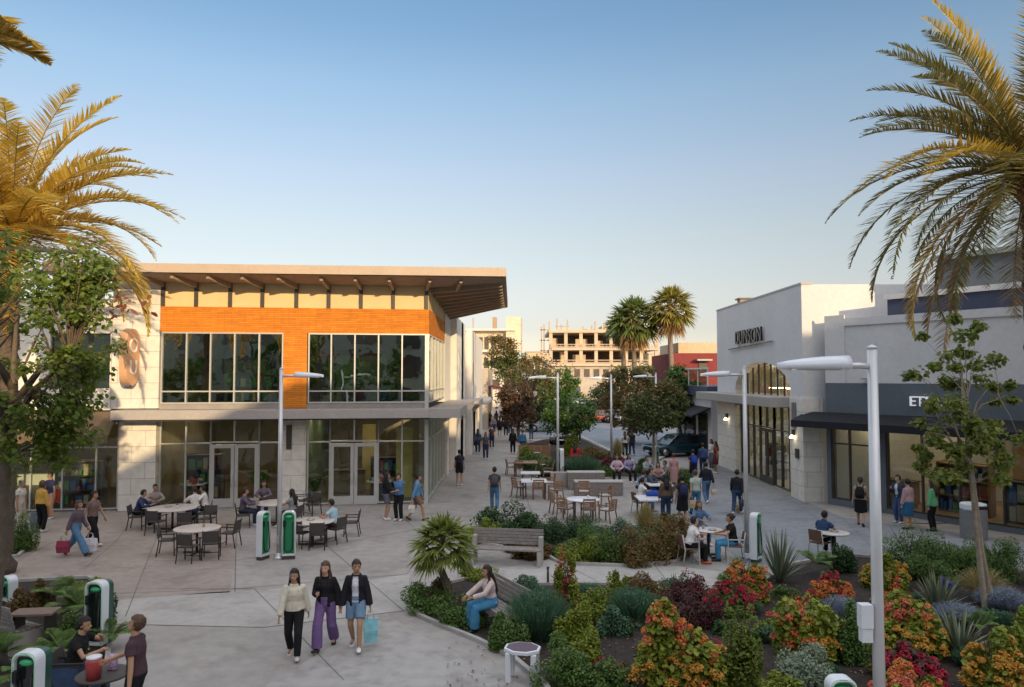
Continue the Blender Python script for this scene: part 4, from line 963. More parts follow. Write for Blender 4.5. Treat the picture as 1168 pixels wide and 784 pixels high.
# ---- cars
def car(loc, rz, col, label, suv=False, sc_=1.0, detail=True):
    t = thing('parked_car', label, 'car', tuple(loc), rz, 'cars and vans by the street')
    M3 = lambda x,y,z: Vector(loc) + Matrix.Rotation(rz,3,'Z') @ (Vector((x,y,z))*sc_)
    paint = mat('car_paint_'+'_'.join('%d'%(c*100) for c in col), col, .25, .02, 1, coat=.8, metal=.3)
    H = 1.62 if suv else 1.45; hb = .92 if suv else .82
    secs = [(-2.25,.62,.40,.70,0),(-2.15,.84,.30,hb-.06,0),(-1.4,.90,.28,hb,0),(-.6,.92,.26,hb+.03,0),(.5,.92,.26,hb+.04,0),(1.5,.91,.28,hb+.04,0),(2.1,.86,.32,hb-.02,0),(2.25,.70,.42,.75,0)]
    m = MB(M3); vs = []
    for x,w,z0,z1,_ in secs: vs += [(x,-w*.9,z0),(x,-w,z0+.2),(x,-w,z1-.12),(x,-w*.88,z1),(x,w*.88,z1),(x,w,z1-.12),(x,w,z0+.2),(x,w*.9,z0)]
    n = 8; fs = [(i*n+j,i*n+(j+1)%n,(i+1)*n+(j+1)%n,(i+1)*n+j) for i in range(len(secs)-1) for j in range(n)]+[tuple(range(n))[::-1],tuple(range((len(secs)-1)*n,len(secs)*n))]
    m.add(vs, fs, False); m.build('body', paint, t, bevel=.05)
    xs = (-1.15,-.35,1.25,2.05 if suv else 1.75)
    g = MB(M3); r = .60; b_ = .80
    g.add([(xs[0],-b_,hb),(xs[1],-r,H-.05),(xs[2],-r,H-.05),(xs[3],-b_,hb),(xs[0],b_,hb),(xs[1],r,H-.05),(xs[2],r,H-.05),(xs[3],b_,hb)], [(0,1,2,3),(7,6,5,4),(0,4,5,1),(2,6,7,3),(1,5,6,2)])
    g.build('windows', mat('car_glass',(.02,.03,.035),.05,spec=.9), t)
    rf = MB(M3); rf.add([(xs[1]-.08,-r-.03,H-.06),(xs[2]+.1,-r-.03,H-.06),(xs[2]+.06,-r+.05,H),(xs[1],-r+.05,H),(xs[1]-.08,r+.03,H-.06),(xs[2]+.1,r+.03,H-.06),(xs[2]+.06,r-.05,H),(xs[1],r-.05,H)], [(0,1,2,3),(4,7,6,5),(3,2,6,7),(0,3,7,4),(1,5,6,2),(0,4,5,1)])
    for sx in (-1,1):
        rf.bar((xs[0],sx*b_,hb),(xs[1],sx*(r+.01),H-.04),.06); rf.bar((xs[3],sx*b_,hb),(xs[2],sx*(r+.01),H-.04),.08); rf.bar((.35,sx*.815,hb),(.35,sx*(r+.015),H-.05),.07)
    rf.build('roof', paint, t)
    for x in (-1.4,1.4):
        for s in (-1,1):
            w = MB(M3); w.tube([(x,s*.72,.34),(x,s*.93,.34)],.34,18); wo = w.build('wheel', black_p, t)
            MB(M3).tube([(x,s*.90,.34),(x,s*.942,.34)],.21,14).build('rim', mat('rim',(.35,.35,.36),.3,metal=.8), wo)
    for s in (-1,1):
        MB(M3).obox((-2.19,s*.58,.66),.06,.19,.07).build('headlight', mat('headlamp',(.75,.78,.8),.1,coat=.5), t)
        MB(M3).obox((2.2,s*.6,.74),.05,.15,.06).build('tail_light', mat('tail_lamp',(.35,.01,.01),.2), t)
        MB(M3).obox((-.75,s*.98,hb+.06),.06,.08,.06).build('mirror', paint, t)
    MB(M3).obox((-2.24,0,.52),.03,.42,.09).build('grille', black_p, t)
    MB(M3).obox((-2.27,0,.40),.012,.24,.055).build('number_plate', white_p, t)
    return t
car(G(772,520), R(20), (.012,.06,.085), 'dark teal car parked behind the plaza tables near the arched shop', False, .98)
car(G(655,512)+Vector((-.4,5,0)), R(80), (.25,.30,.36), 'grey car on the street behind the red flowers')
car(G(662,476), R(10), (.40,.46,.50), 'pale grey van side on at the street end', True, 1.15)
car(G(690,473), R(85), (.55,.58,.6), 'white car parked at the street end by the trees')
car(G(668,466), R(20), (.05,.10,.28), 'blue car at the far end of the street')
car(G(583,474), R(85), (.30,.38,.45), 'silver blue car beneath the red awning')
car(G(622,492), R(15), (.35,.40,.45), 'grey car behind the small tree by the walkway')
car(G(648,480), R(80), (0.1, 0.11, 0.12), 'black car behind the grey one on the street')
car(G(676,482), R(5), (0.3, 0.05, 0.04), 'dark red car crossing the street end')
car(G(700,482), R(85), (0.42, 0.44, 0.46), 'silver car under the dark olive street tree')
car(G(612,480), R(88), (0.55, 0.56, 0.57), 'white car partly hidden by the small round tree')
car(G(596,478), R(86), (0.03, 0.04, 0.06), 'dark car parked near the far end of the pedestrian street')
car(G(640,470), R(8), (0.12, 0.18, 0.26), 'slate blue car beside the box truck')
t = thing('delivery_truck', 'dark box truck with white bumper standing at the far street end', 'truck', tuple(G(655,463)))
p = G(655,463); m = MB(); m.box(p.x-1.2,p.x+1.2,p.y+1,p.y+6,.6,3.4); m.build('cargo_box', mat('truck_dark',(.06,.08,.11),.5), t)
m = MB(); m.box(p.x-1.15,p.x+1.15,p.y-.6,p.y+.95,.5,2.5); m.build('cab', mat('truck_cab',(.10,.16,.28),.4), t)
MB().box(p.x-1.0,p.x+1.0,p.y-.66,p.y-.61,1.5,2.3).build('windscreen', mat('car_glass',(.02,.03,.035),.05), t)
MB().box(p.x-1.2,p.x+1.2,p.y-.75,p.y-.61,.5,.85).build('bumper', white_p, t)
for sx in (-1,1):
    for yy in (0,4.6): MB().tube([(p.x+sx*.8,p.y+yy,.45),(p.x+sx*1.16,p.y+yy,.45)],.45,14).build('wheel', black_p, t)

# cups and plates left on the tables
def cup(c, dx, dy, label, col, plate=False):
    p = Vector((c.x+dx, c.y+dy, .742)); t = thing('plate' if plate else 'paper_cup', label, 'plate' if plate else 'cup', tuple(p), 0, 'tableware on the cafe tables'); mt = mat('ware_%d'%int(col[0]*100), col, .5)
    if plate: MB().lathe(p, [(.001,0),(.08,0),(.13,.022),(.125,.026),(.075,.008),(.001,.008)], 18).build('body', mt, t)
    else:
        MB().lathe(p, [(.001,0),(.032,0),(.042,.12),(.001,.12)], 12).build('body', mt, t); MB().lathe(p+Vector((0,0,.121)), [(.045,0),(.04,.018),(.001,.02)], 12).build('lid', dark_c, t)
cup(T1,.25,-.2,'white paper cup on the table nearest the stone pier',(.7,.69,.66)); cup(T1,-.2,.1,'pale plate on the table nearest the stone pier',(.66,.64,.6),True)
cup(T2,.15,.1,'single tan paper cup on the otherwise empty large table',(.45,.32,.2)); cup(T3,.1,-.2,'white cup on the table behind the lamp post',(.7,.69,.66)); cup(T4,-.1,.1,'white plate beside the folded arms of the man in light blue',(.66,.64,.6),True)
cup(T5,.08,-.1,'white plate of food between the two people eating',(.7,.68,.64),True); cup(T5,-.12,.12,'tan paper cup between the two people eating',(.45,.32,.2)); cup(T6,.05,.05,'white plate before the man in dark blue near the slate shop',(.7,.68,.64),True)
cup(W1,.2,.1,'white cup left on the round white table',(.75,.74,.72)); cup(W2,-.1,0,'tan cup left on the white square walkway table',(.45,.32,.2))
# ------------------------------------------------------------ people: one remeshed body each, clothing and hair as its parts
def remesh(mb, voxel, smooth=3, cut=None):
    me = mb.mesh('tmp', []); o = bpy.data.objects.new('tmp', me); COL.objects.link(o)
    r = o.modifiers.new('r', 'REMESH'); r.mode = 'VOXEL'; r.voxel_size = voxel; r.use_smooth_shade = True
    if smooth: s = o.modifiers.new('s', 'SMOOTH'); s.factor = .5; s.iterations = smooth
    bpy.context.view_layer.update()
    out = bpy.data.meshes.new_from_object(o.evaluated_get(bpy.context.evaluated_depsgraph_get()))
    bpy.data.objects.remove(o); bpy.data.meshes.remove(me)
    vs = [v.co.copy() for v in out.vertices]; fs = [list(p.vertices) for p in out.polygons]
    bpy.data.meshes.remove(out)
    if cut: fs = [f for f in fs if not cut(sum((vs[i] for i in f), Vector())/len(f))]
    m = MB(); m.v = [tuple(v) for v in vs]; m.f = fs; m.m = [0]*len(fs); m.sm = [True]*len(fs)
    return m
def ik(a, t, l1, l2, pole):
    d = t - a; D_ = max(.05, min(d.length, (l1+l2)*.999)); u = d.normalized(); t = a + u*D_
    x = (l1*l1 - l2*l2 + D_*D_)/(2*D_); h = math.sqrt(max(0, l1*l1-x*x))
    p = Vector(pole); p = p - u*p.dot(u)
    if p.length < 1e-6: p = Vector((1,0,0))
    return a + u*x + p.normalized()*h, t
SKIN = {'light':(.55,.33,.23),'tan':(.42,.24,.15),'brown':(.24,.125,.075)}
def cloth(c, nm='cloth'): return mat(nm+'_'+'_'.join('%03d'%(x*1000) for x in c), c, .85, .14, 9, .25, 120, spec=.2)
HAIRC = {'black':(.012,.010,.009),'dark':(.03,.018,.012),'brown':(.085,.045,.025),'grey':(.25,.24,.23)}
def person(loc, face, label, pose='stand', top_=(.05,.05,.05), topk='tee', bot=(.02,.02,.025), botk='pants', hair='short', hairc='dark', skin='tan', shoe=(.6,.6,.6),
           h=1.72, fem=False, inner=None, yaw=0, pitch=0, lean=None, hl=None, hr=None, fl=None, fr=None, seat=.45, vox=None, group='people on and around the plaza', hat=None, near=False):
    t = thing('person', label, 'person', (loc[0],loc[1],loc[2] if len(loc)>2 else 0), R(face-90), group)
    s = h/1.72; dist = loc[1]
    vb = vox or (.0085 if near else .013 if dist < 24 else .018 if dist < 34 else .026 if dist<50 else .036)
    V = Vector
    pel = V((0,0,.93)); ln = 0.03; feet = {-1:V((-.10,.0,.075)), 1:V((.10,.0,.075))}; hands = {-1:V((-.25,.06,.80)), 1:V((.25,.06,.80))}; toe = {-1:0,1:0}
    elb = {-1:V((-.4,-1,-.1)),1:V((.4,-1,-.1))}
    if pose == 'walk': pel.z = .90; feet = {-1:V((-.09,-.30,.12)),1:V((.09,.26,.085))}; toe = {-1:-.6,1:.3}; hands = {-1:V((-.25,.22,.84)),1:V((.25,-.16,.82))}; ln=.06
    if pose == 'walk2': pel.z = .91; feet = {-1:V((-.09,.20,.085)),1:V((.09,-.22,.11))}; toe = {-1:.2,1:-.5}; hands = {-1:V((-.25,-.12,.81)),1:V((.25,.18,.83))}; ln=.05
    if pose == 'stride': pel.z = .86; feet = {-1:V((-.08,-.44,.14)),1:V((.08,.40,.09))}; toe = {-1:-.7,1:.35}; hands = {-1:V((-.24,.2,.80)),1:V((.25,-.10,.78))}; ln=.10
    if pose == 'sit': pel = V((0,-.02,seat+.09)); ln=.12; feet={-1:V((-.12,.42,.075)),1:V((.12,.40,.075))}; hands={-1:V((-.14,.42,.78)),1:V((.14,.42,.78))}; elb={-1:V((-1,-.3,-.6)),1:V((1,-.3,-.6))}
    if lean is not None: ln = lean
    if hl: hands[-1] = V(hl)
    if hr: hands[1] = V(hr)
    if fl: feet[-1] = V(fl)
    if fr: feet[1] = V(fr)
    up = V((0,math.sin(ln),math.cos(ln))); rt = V((1,0,0)); fw = V((0,math.cos(ln),-math.sin(ln)))
    sp = lambda k, f=0: pel + up*k + fw*f
    sw = .150 if fem else .172
    sh = {q: sp(.432) + rt*(q*sw) for q in (-1,1)}
    hip = {q: pel + rt*(q*.09) - V((0,0,.02)) for q in (-1,1)}
    arms = {}; legs = {}
    for q in (-1,1):
        e, w = ik(sh[q], hands[q], .285, .25, elb[q]); arms[q] = (sh[q], e, w)
        k, a = ik(hip[q], feet[q], .43, .42, V((q*.12,1,.25))); legs[q] = (hip[q], k, a)
    hd_rot = Matrix.Rotation(R(yaw),3,'Z') @ Matrix.Rotation(-R(pitch)-ln*.4,3,'X')
    hb = sp(.545, .012); HC = hb + hd_rot @ V((0,.018,.115)); H3 = lambda x,y,z: HC + hd_rot @ V((x,y,z))
    wst, hpw, chx = (.118,.168,.148) if fem else (.142,.160,.168)
    tor = [(-.10,.105,.085,0),(-.03,hpw,.112,-.01),(.06,hpw-.006,.108,-.005),(.19,wst,.092,.0),(.31,chx,.112,.008),(.40,chx-.012,.100,.0),(.452,.112,.074,-.005),(.495,.066,.060,0),(.57,.054,.056,.012)]
    def torso(m, rows, g=0):
        m.tube([sp(k,f) for k,a,b,f in rows], 1, 16, ell=[(a+g,b+g) for k,a,b,f in rows], right=(1,0,0))
    b = MB(); torso(b, tor)
    if pose == 'sit': b.ball(pel+V((0,.02,-.01)), hpw, .125, .10)
    for q in (-1,1):
        S,E,W_ = arms[q]; b.tube([sp(.40)+rt*(q*.06), S-up*.014, S.lerp(E,.5), E, E.lerp(W_,.35), W_], [.042,.041,.040,.037,.036,.027], 10); b.ball(S-up*.014, .039)
        Hh,K,A = legs[q]; b.tube([Hh+V((0,0,.04)), Hh.lerp(K,.12), Hh.lerp(K,.6), K, K.lerp(A,.3), K.lerp(A,.7), A, A-V((0,0,.03))], [.085,.086,.068,.056,.056,.045,.037,.038], 12)
        fdir = V((q*.12,1,0)).normalized(); b.tube([A+V((0,0,-.02))-fdir*.05, A+fdir*.05-V((0,0,.025)), A+fdir*.14-V((0,0,.045))],[.036,.038,.03],8)
        hdv = (W_-E).normalized(); b.tube([W_-hdv*.01, W_+hdv*.045, W_+hdv*.085],1,8,ell=[(.020,.026),(.018,.040),(.014,.036)],right=(1,0,0))
    b.ball(HC+hd_rot@V((0,-.012,.012)), .074,.094,.105, 16, 12, hd_rot); b.ball(H3(0,.028,-.045), .056,.064,.068, 14, 10, hd_rot)
    b.ball(H3(0,.098,-.018), .013,.022,.022,8,6,hd_rot)
    for q in (-1,1): b.ball(H3(q*.076,-.008,-.012), .012,.020,.032,8,6,hd_rot)
    body = remesh(b, vb)
    if dist < 40:
        for q in (-1,1):       # fingers rooted inside the palm, gently curled, thumb off the side of the palm
            S,E,W_ = arms[q]; hv = (W_-E).normalized(); sd_ = rt - hv*rt.dot(hv); sd_.normalize(); cr = hv.cross(sd_)
            spread = cr if abs(cr.y) > .3 else sd_
            curl = (V((0,0,-1)) if pose == 'sit' else V((-q*1.0,.2,0))); curl = (curl - hv*curl.dot(hv)).normalized()
            for i,(off,ln_) in enumerate(((-.027,.062),(-.009,.072),(.010,.068),(.027,.052))):
                p0 = W_+hv*.07+spread*off; p1 = p0+hv*ln_*.6+curl*.006; p2 = p1+hv*ln_*.35+curl*.022; body.tube([p0,p1,p2],[.0095,.0085,.006],6)
            p0 = W_+hv*.03+spread*.026; body.tube([p0,p0+spread*.025+hv*.03,p0+spread*.028+hv*.058+curl*.01],[.011,.010,.007],6)
    body.mi = 1
    for q in (-1,1): body.ball(H3(q*.030,.077,.004), .0095,.008,.006,6,5,hd_rot)
    body.mi = 2; body.ball(H3(0,.089,-.062), .024,.008,.007,8,5,hd_rot)
    body.mi = 3
    for q in (-1,1): body.ball(H3(q*.032,.080,.026), .017,.005,.003,6,4,hd_rot)
    HM = mat('hair_'+hairc, HAIRC[hairc], .5, .25, 30, .4, 80)
    M = Matrix.Diagonal((s,s,s,1))
    def put(mb, name, ms): 
        return link(name, mb.mesh(name, ms, M), t)
    put(body, 'body', [mat('skin_'+skin, SKIN[skin], .55, .06, 6, spec=.35), mat('eye', (.02,.015,.012), .2), mat('lips_'+skin, tuple(c*f for c,f in zip(SKIN[skin],(.9,.55,.55))), .5), HM])
    # trousers / shorts / skirt
    g = .016 if botk != 'wide' else .022
    p = MB()
    if botk == 'skirt' or botk == 'longskirt':
        kz = .42 if botk == 'skirt' else .75
        lo = sum(((legs[q][0].lerp(legs[q][1], 1) if kz < .5 else legs[q][0].lerp(legs[q][1],1).lerp(legs[q][2],.6)) for q in (-1,1)), V())/2
        p.tube([sp(.13), sp(.0), pel.lerp(lo,.45), lo], 1, 16, ell=[(wst+.02,.105),(hpw+.02,.135),(hpw+.035,.16),(hpw+.05,.18)], right=(1,0,0))
    else:
        torso(p, [r for r in tor if r[0] < .13] + [(.13,(wst+hpw)/2,.098,0)], g)
        if pose == 'sit': p.ball(pel+V((0,.02,-.01)), hpw+g, .125+g, .10+g)
        for q in (-1,1):
            Hh,K,A = legs[q]; fl_ = .03 if botk == 'wide' else 0
            if botk == 'shorts': pts = [Hh+V((0,0,.03)), Hh.lerp(K,.12), Hh.lerp(K,.45), Hh.lerp(K,.72)]; rr = [.088,.092,.088,.086]
            else: pts = [Hh+V((0,0,.03)), Hh.lerp(K,.12), Hh.lerp(K,.6), K, K.lerp(A,.35), K.lerp(A,.72), K.lerp(A,.97)]; rr = [.086,.088,.072,.061+fl_*.5,.060+fl_*.7,.053+fl_,.050+fl_]
            p.tube(pts, [x+g for x in rr], 12)
    put(remesh(p, vb*1.15), {'shorts':'shorts','skirt':'skirt','longskirt':'skirt'}.get(botk,'trousers'), cloth(bot))
    # top
    def upper(gap, sleeve, low, cutf=None, hood=False):
        m = MB(); rows = [(low,hpw+.004 if low < .08 else (wst+hpw)/2,.112,-.005)] + [r for r in tor if low+.03 < r[0] < .5] + [(.515,.062,.062,.004)]
        torso(m, rows, gap)
        if fem: m.ball(sp(.335,.075), .125,.06,.07)
        for q in (-1,1):
            S,E,W_ = arms[q]; m.ball(S-up*.012,.044+gap*.9)
            if sleeve > 0:
                pts = [sp(.41)+rt*(q*.05), S-up*.012, S.lerp(E,.5)]; rr = [.050,.046,.044]
                if sleeve > .6: pts += [E, E.lerp(W_,.5), E.lerp(W_,.94)]; rr += [.042,.041,.036]
                m.tube(pts, [x+gap for x in rr], 12)
        if hood: m.tube([sp(.50,-.10)-rt*.09, sp(.47,-.12), sp(.50,-.10)+rt*.09], [.04,.055,.04], 10)
        return remesh(m, vb*1.1, 3, cutf)
    openf = None
    iv = lambda c: ((c-pel).dot(up), (c-pel).dot(fw), c.x)
    if topk == 'open':
        put(upper(.014, 0 , .0), 'shirt', cloth(inner or (.6,.6,.62)))
        def openf(c):
            k,f,x = iv(c); return f > .02 and abs(x) < .065 + max(0,k-.35)*-.1 and k < .49
        put(upper(.028, 1, -.08, openf), 'jacket', cloth(top_))
    elif topk == 'hoodie': put(upper(.027, 1, .0, None, True), 'hooded_top', cloth(top_))
    elif topk == 'long': put(upper(.020, 1, .0), 'shirt', cloth(top_))
    elif topk == 'tank': put(upper(.012, 0, .06), 'top', cloth(top_))
    elif topk == 'dress':
        m = upper(.014, .5, .0); put(m, 'dress', cloth(top_))
    else: put(upper(.022, .5, .0), 'shirt', cloth(top_))
    # shoes
    for q in (-1,1):
        A = legs[q][2]; m = MB(); fd = V((q*.14,1,0)).normalized(); tl = toe[q]
        fd = (fd*math.cos(tl) + V((0,0,math.sin(tl)))).normalized(); upv = V((0,0,1)) - fd*fd.z; upv.normalize()
        m.tube([A-fd*.075-upv*.035, A-fd*.03-upv*.028, A+fd*.04-upv*.030, A+fd*.13-upv*.043, A+fd*.185-upv*.05],1,10,ell=[(.034,.036),(.042,.046),(.042,.044),(.046,.032),(.03,.022)],right=(1,0,0))
        m.mi = 0; put(m, 'shoe', mat('shoe_'+'_'.join('%02d'%(x*100) for x in shoe), shoe, .5))
    # hair
    m = MB(); m.ball(H3(0,-.018,.026), .090,.110,.116,14,10,hd_rot)
    if hair in ('long','xlong'):
        L2 = .34 if hair == 'long' else .52
        m.tube([H3(0,-.05,.06), H3(0,-.085,-.06), sp(.50,-.10), sp(.50-L2*.45,-.135), sp(.50-L2*.8,-.125)],1,12,ell=[(.075,.05),(.088,.055),(.10,.05),(.105,.035),(.07,.022)],right=(1,0,0))
        for q in (-1,1): m.tube([H3(q*.066,-.02,.03), H3(q*.078,-.015,-.06), sp(.49,.01)+rt*q*.085, sp(.36,.105)+rt*q*.085],[.026,.026,.03,.018],8)
    if hair == 'bun': m.ball(H3(0,-.13,.04), .045)
    if hair == 'tail': m.tube([H3(0,-.11,.03),H3(0,-.15,-.04),H3(0,-.14,-.16)],[.03,.034,.015],8)
    if hair == 'bob': 
        for q in (-1,1): m.tube([H3(q*.072,-.03,.03), H3(q*.085,-.02,-.07), H3(q*.07,-.02,-.12)],[.035,.04,.025],8)
        m.tube([H3(0,-.07,0),H3(0,-.085,-.10)],1,8,ell=[(.085,.05),(.075,.035)],right=(1,0,0))
    hi = hd_rot.inverted()
    def cutface(c):
        q = hi @ (c-HC); return (q.y > .012 and q.z < .068 and abs(q.x) < .085 and (c-pel).dot(up) > .50) or (q.z < -.03 and q.y > .0 and hair in ('short','bun','tail'))
    hm_ = remesh(m, vb*1.1, 2, cutface); nv = []
    for p in hm_.v:
        p = Vector(p); o_ = p-HC; o_.normalize(); q_ = Vector((p.x*38+loc[0]*7, p.y*38, p.z*(11 if hair in ('long','xlong') else 26)))
        nv.append(tuple(p+o_*(noise.noise(q_)*.013+noise.noise(q_*2.3)*.006)))
    hm_.v = nv; put(hm_, 'hair', HM)
    if hat:
        m = MB(); m.ball(H3(0,-.012,.045), .095,.115,.088,14,8,hd_rot); hm = remesh(m, vb*1.2, 1, lambda c: (hi@(c-HC)).z < .045)
        m2 = MB(); m2.tube([H3(0,.07,.05),H3(0,.165,.038)],1,12,ell=[(.085,.012),(.06,.008)],right=(1,0,0)); hm.add(m2.v, m2.f, True); put(hm, 'cap', cloth(hat))
    t['_'] = 0; del t['_']
    W3 = Matrix.Translation(t.location) @ Matrix.Rotation(R(face-90),4,'Z') @ M
    t_h = {q: W3 @ (arms[q][2] + (arms[q][2]-arms[q][1]).normalized()*.08) for q in (-1,1)}
    return t, t_h, (lambda x,y,z: W3 @ V((x,y,z))), sp
def shopping_bag(p, w, h_, col, label, group='bags carried by shoppers', rz=0.0, d=.12):
    t = thing('shopping_bag', label, 'bag', (p.x,p.y,max(.0,p.z-h_-.16)), rz, group)
    M3 = lambda x,y,z: Vector(t.location) + Matrix.Rotation(rz,3,'Z') @ Vector((x,y,z))
    m = MB(M3); a=w/2; m.add([(-a*.9,-d/2,0),(a*.9,-d/2,0),(a*.9,d/2,0),(-a*.9,d/2,0),(-a*1.05,-d*.6,h_*.5),(a*1.05,-d*.6,h_*.5),(a*1.05,d*.6,h_*.5),(-a*1.05,d*.6,h_*.5),(-a,-d*.3,h_),(a,-d*.3,h_),(a,d*.3,h_),(-a,d*.3,h_)],
      [(3,2,1,0)]+[(i,(i+1)%4,4+(i+1)%4,4+i) for i in range(4)]+[(4+i,4+(i+1)%4,8+(i+1)%4,8+i) for i in range(4)]+[(8,9,10,11)])
    m.build('body', mat('bag_'+'_'.join('%02d'%(x*100) for x in col), col, .5, .25, 9), t)
    m = MB(M3)
    for y in (-d*.25,d*.25): m.tube([(-a*.5,y,h_-.01),(-a*.35,y*.5,h_+.13),(0,0,h_+.165),(a*.35,y*.5,h_+.13),(a*.5,y,h_-.01)],.007,5)
    m.build('handle', mat('bag_handle',(.5,.5,.5),.6), t); return t
def backpack(fn, sp, col, label):
    c = fn(0,0,0); t = thing('backpack', label, 'backpack', tuple(fn(*sp(.1,-.2))), 0, 'backpacks worn by walkers')
    m = MB(); m.tube([sp(.06,-.19),sp(.12,-.20),sp(.30,-.20),sp(.42,-.18),sp(.46,-.155)],1,14,ell=[(.13,.05),(.155,.085),(.15,.085),(.12,.065),(.06,.02)],right=(1,0,0))
    for q in (-1,1): m.tube([sp(.42,-.14)+Vector((q*.09,0,0)),sp(.51,.0)+Vector((q*.10,0,0)),sp(.40,.13)+Vector((q*.115,0,0)),sp(.18,.09)+Vector((q*.15,0,0)),sp(.12,-.14)+Vector((q*.13,0,0))],.018,6)
    m.v = [tuple(fn(*p)) for p in m.v]; m.build('body', cloth(col,'pack'), t)
    m = MB(); m.tube([sp(.12,-.285),sp(.15,-.29),sp(.24,-.285),sp(.27,-.27)],1,10,ell=[(.08,.01),(.10,.03),(.10,.03),(.07,.01)],right=(1,0,0)); m.v=[tuple(fn(*p)) for p in m.v]; m.build('pocket', cloth(tuple(x*.8 for x in col),'pack'), t)
    return t
jeans=(.09,.15,.26); ltjeans=(.07,.20,.36); blk=(.014,.014,.016); navy=(.025,.035,.07); wht=(.70,.69,.68)
# three women walking towards the viewer
person(G(335,750), -82, 'person in cream hooded top and black trousers with long black hair, walking towards the viewer', 'walk2', (.62,.57,.46),'hoodie', blk, hair='long', hairc='black', h=1.66, fem=True, yaw=-10, shoe=(.55,.5,.48), near=True)
_,hh,_,_ = person(G(371,740), -92, 'person in black cardigan and purple trousers walking between two others', 'walk', (.016,.016,.018),'open', (.17,.105,.25),'wide', hair='long', hairc='brown', skin='light', inner=(.02,.02,.022), h=1.70, fem=True, shoe=blk, hr=(.10,.26,1.12), hl=(-.27,.0,.82), near=True)
_,hh,_,_ = person(G(406,740), -88, 'person in black jacket, white shirt and denim shorts carrying a pale blue bag', 'walk2', (.018,.018,.024),'open', (.16,.26,.38),'shorts', hair='tail', hairc='dark', skin='tan', inner=(.62,.60,.66), h=1.72, fem=True, shoe=(.75,.75,.77), yaw=22, hl=(-.27,.03,.80), hr=(.27,.05,.82), near=True)
hb_ = max(hh.values(), key=lambda p: p.x); hb0 = min(hh.values(), key=lambda p: p.x)
b_ = shopping_bag(hb_, .26,.44,(.22,.50,.56),'pale turquoise bag carried by the person in denim shorts', rz=.2)
# seated woman with long hair on the bench amid the shrubs
bx = G(566,716)
ps_ = (bx.x-.12, bx.y-.02); person((ps_[0],ps_[1],0), 206, 'person with very long dark hair, pale pink top and blue jeans sitting amid the shrubs', 'sit', (.55,.44,.42),'long', (.06,.22,.38),'wide', hair='xlong', hairc='dark', skin='tan', h=1.68, fem=True, shoe=(.02,.02,.022), lean=.15, hl=(-.12,.46,.72), hr=(.14,.50,.68), near=True, seat=.46)
# two men at the lower corner
sp_ = G(84,800); _,hs,fn,_ = person((sp_.x,sp_.y,0), 6, 'seated person in black tee with dark hair, hands raised together at the corner table', 'sit', (.014,.014,.015),'tee', (.05,.08,.13), hair='short', hairc='black', skin='tan', h=1.76, lean=.22, hl=(-.06,.36,.98), hr=(.10,.42,.80), near=True, yaw=-6)
st_ = (X(163,10.9),10.9); _,hm_,_,_ = person((st_[0],st_[1],0), 186, 'standing person in maroon tee and black trousers reaching over the corner table', 'stand', (.075,.042,.052),'tee', blk, hair='short', hairc='brown', skin='tan', h=1.78, hr=(.16,.42,1.06), hl=(-.30,-.02,.80), pitch=-14, near=True)
hlow = min(hm_.values(), key=lambda p: p.z)
shopping_bag(hlow, .28,.36,(.72,.72,.80),'white patterned bag held by the person in maroon tee', rz=.2)
chair('dark', (sp_.x-.02,sp_.y), 6, 'dark cafe chair under the seated person in black tee at the corner', gA)
c = G(116,768,.74); cu = thing('drink_cup', 'large coral pink tub with white lid on the corner table', 'cup', (c.x+.02,c.y-.22,.742))
q = Vector((c.x+.0,c.y-.22,.742)); MB().lathe(q,[(.001,0),(.10,.0),(.115,.26),(.10,.30)],16).build('body', mat('coral',(.42,.06,.06),.4), cu); MB().lathe(q+Vector((0,0,.3)),[(.105,0),(.108,.03),(.05,.04),(.001,.04)],16).build('lid', white_p, cu)
cu = thing('snack_bag', 'white and purple patterned snack bag standing on the corner table', 'bag', (c.x+.12,c.y+.12,.742)); q = Vector((c.x+.10,c.y+.12,.742))
MB().tube([q,q+Vector((0,0,.02)),q+Vector((0,0,.16)),q+Vector((0,0,.24))],1,12,ell=[(.07,.04),(.085,.05),(.08,.05),(.08,.008)],right=(1,0,0)).build('body', mat('snack_print',(.40,.28,.40),.4,.6,25), cu)
tr = thing('stroller', 'black and blue pushchair basket beside the seated person at the lower corner', 'pushchair', tuple(G(75,815)))
q = G(72,806); m = MB(); m.tube([q+Vector((-.3,-.1,.68)),q+Vector((.3,.0,.66)),q+Vector((.42,.05,.58)),q+Vector((.3,.1,.2))],.018,6); m.tube([q+Vector((-.3,.2,.68)),q+Vector((.3,.3,.66)),q+Vector((.3,.4,.2))],.018,6); m.build('frame', dark_c, tr)
m = MB(); m.add([q+Vector(p) for p in ((-.2,-.1,.62),(.3,.0,.62),(.3,.3,.62),(-.2,.2,.62),(-.1,-.05,.25),(.25,.02,.25),(.25,.25,.25),(-.1,.18,.25))],[(4,5,6,7),(0,1,5,4),(1,2,6,5),(2,3,7,6),(3,0,4,7)]); m.build('seat', cloth((.05,.08,.16)), tr)
for dx_ in (-.15,.3): MB().tube([q+Vector((dx_,.02,.1)),q+Vector((dx_,.06,.1))],.1,14).build('wheel', black_p, tr)
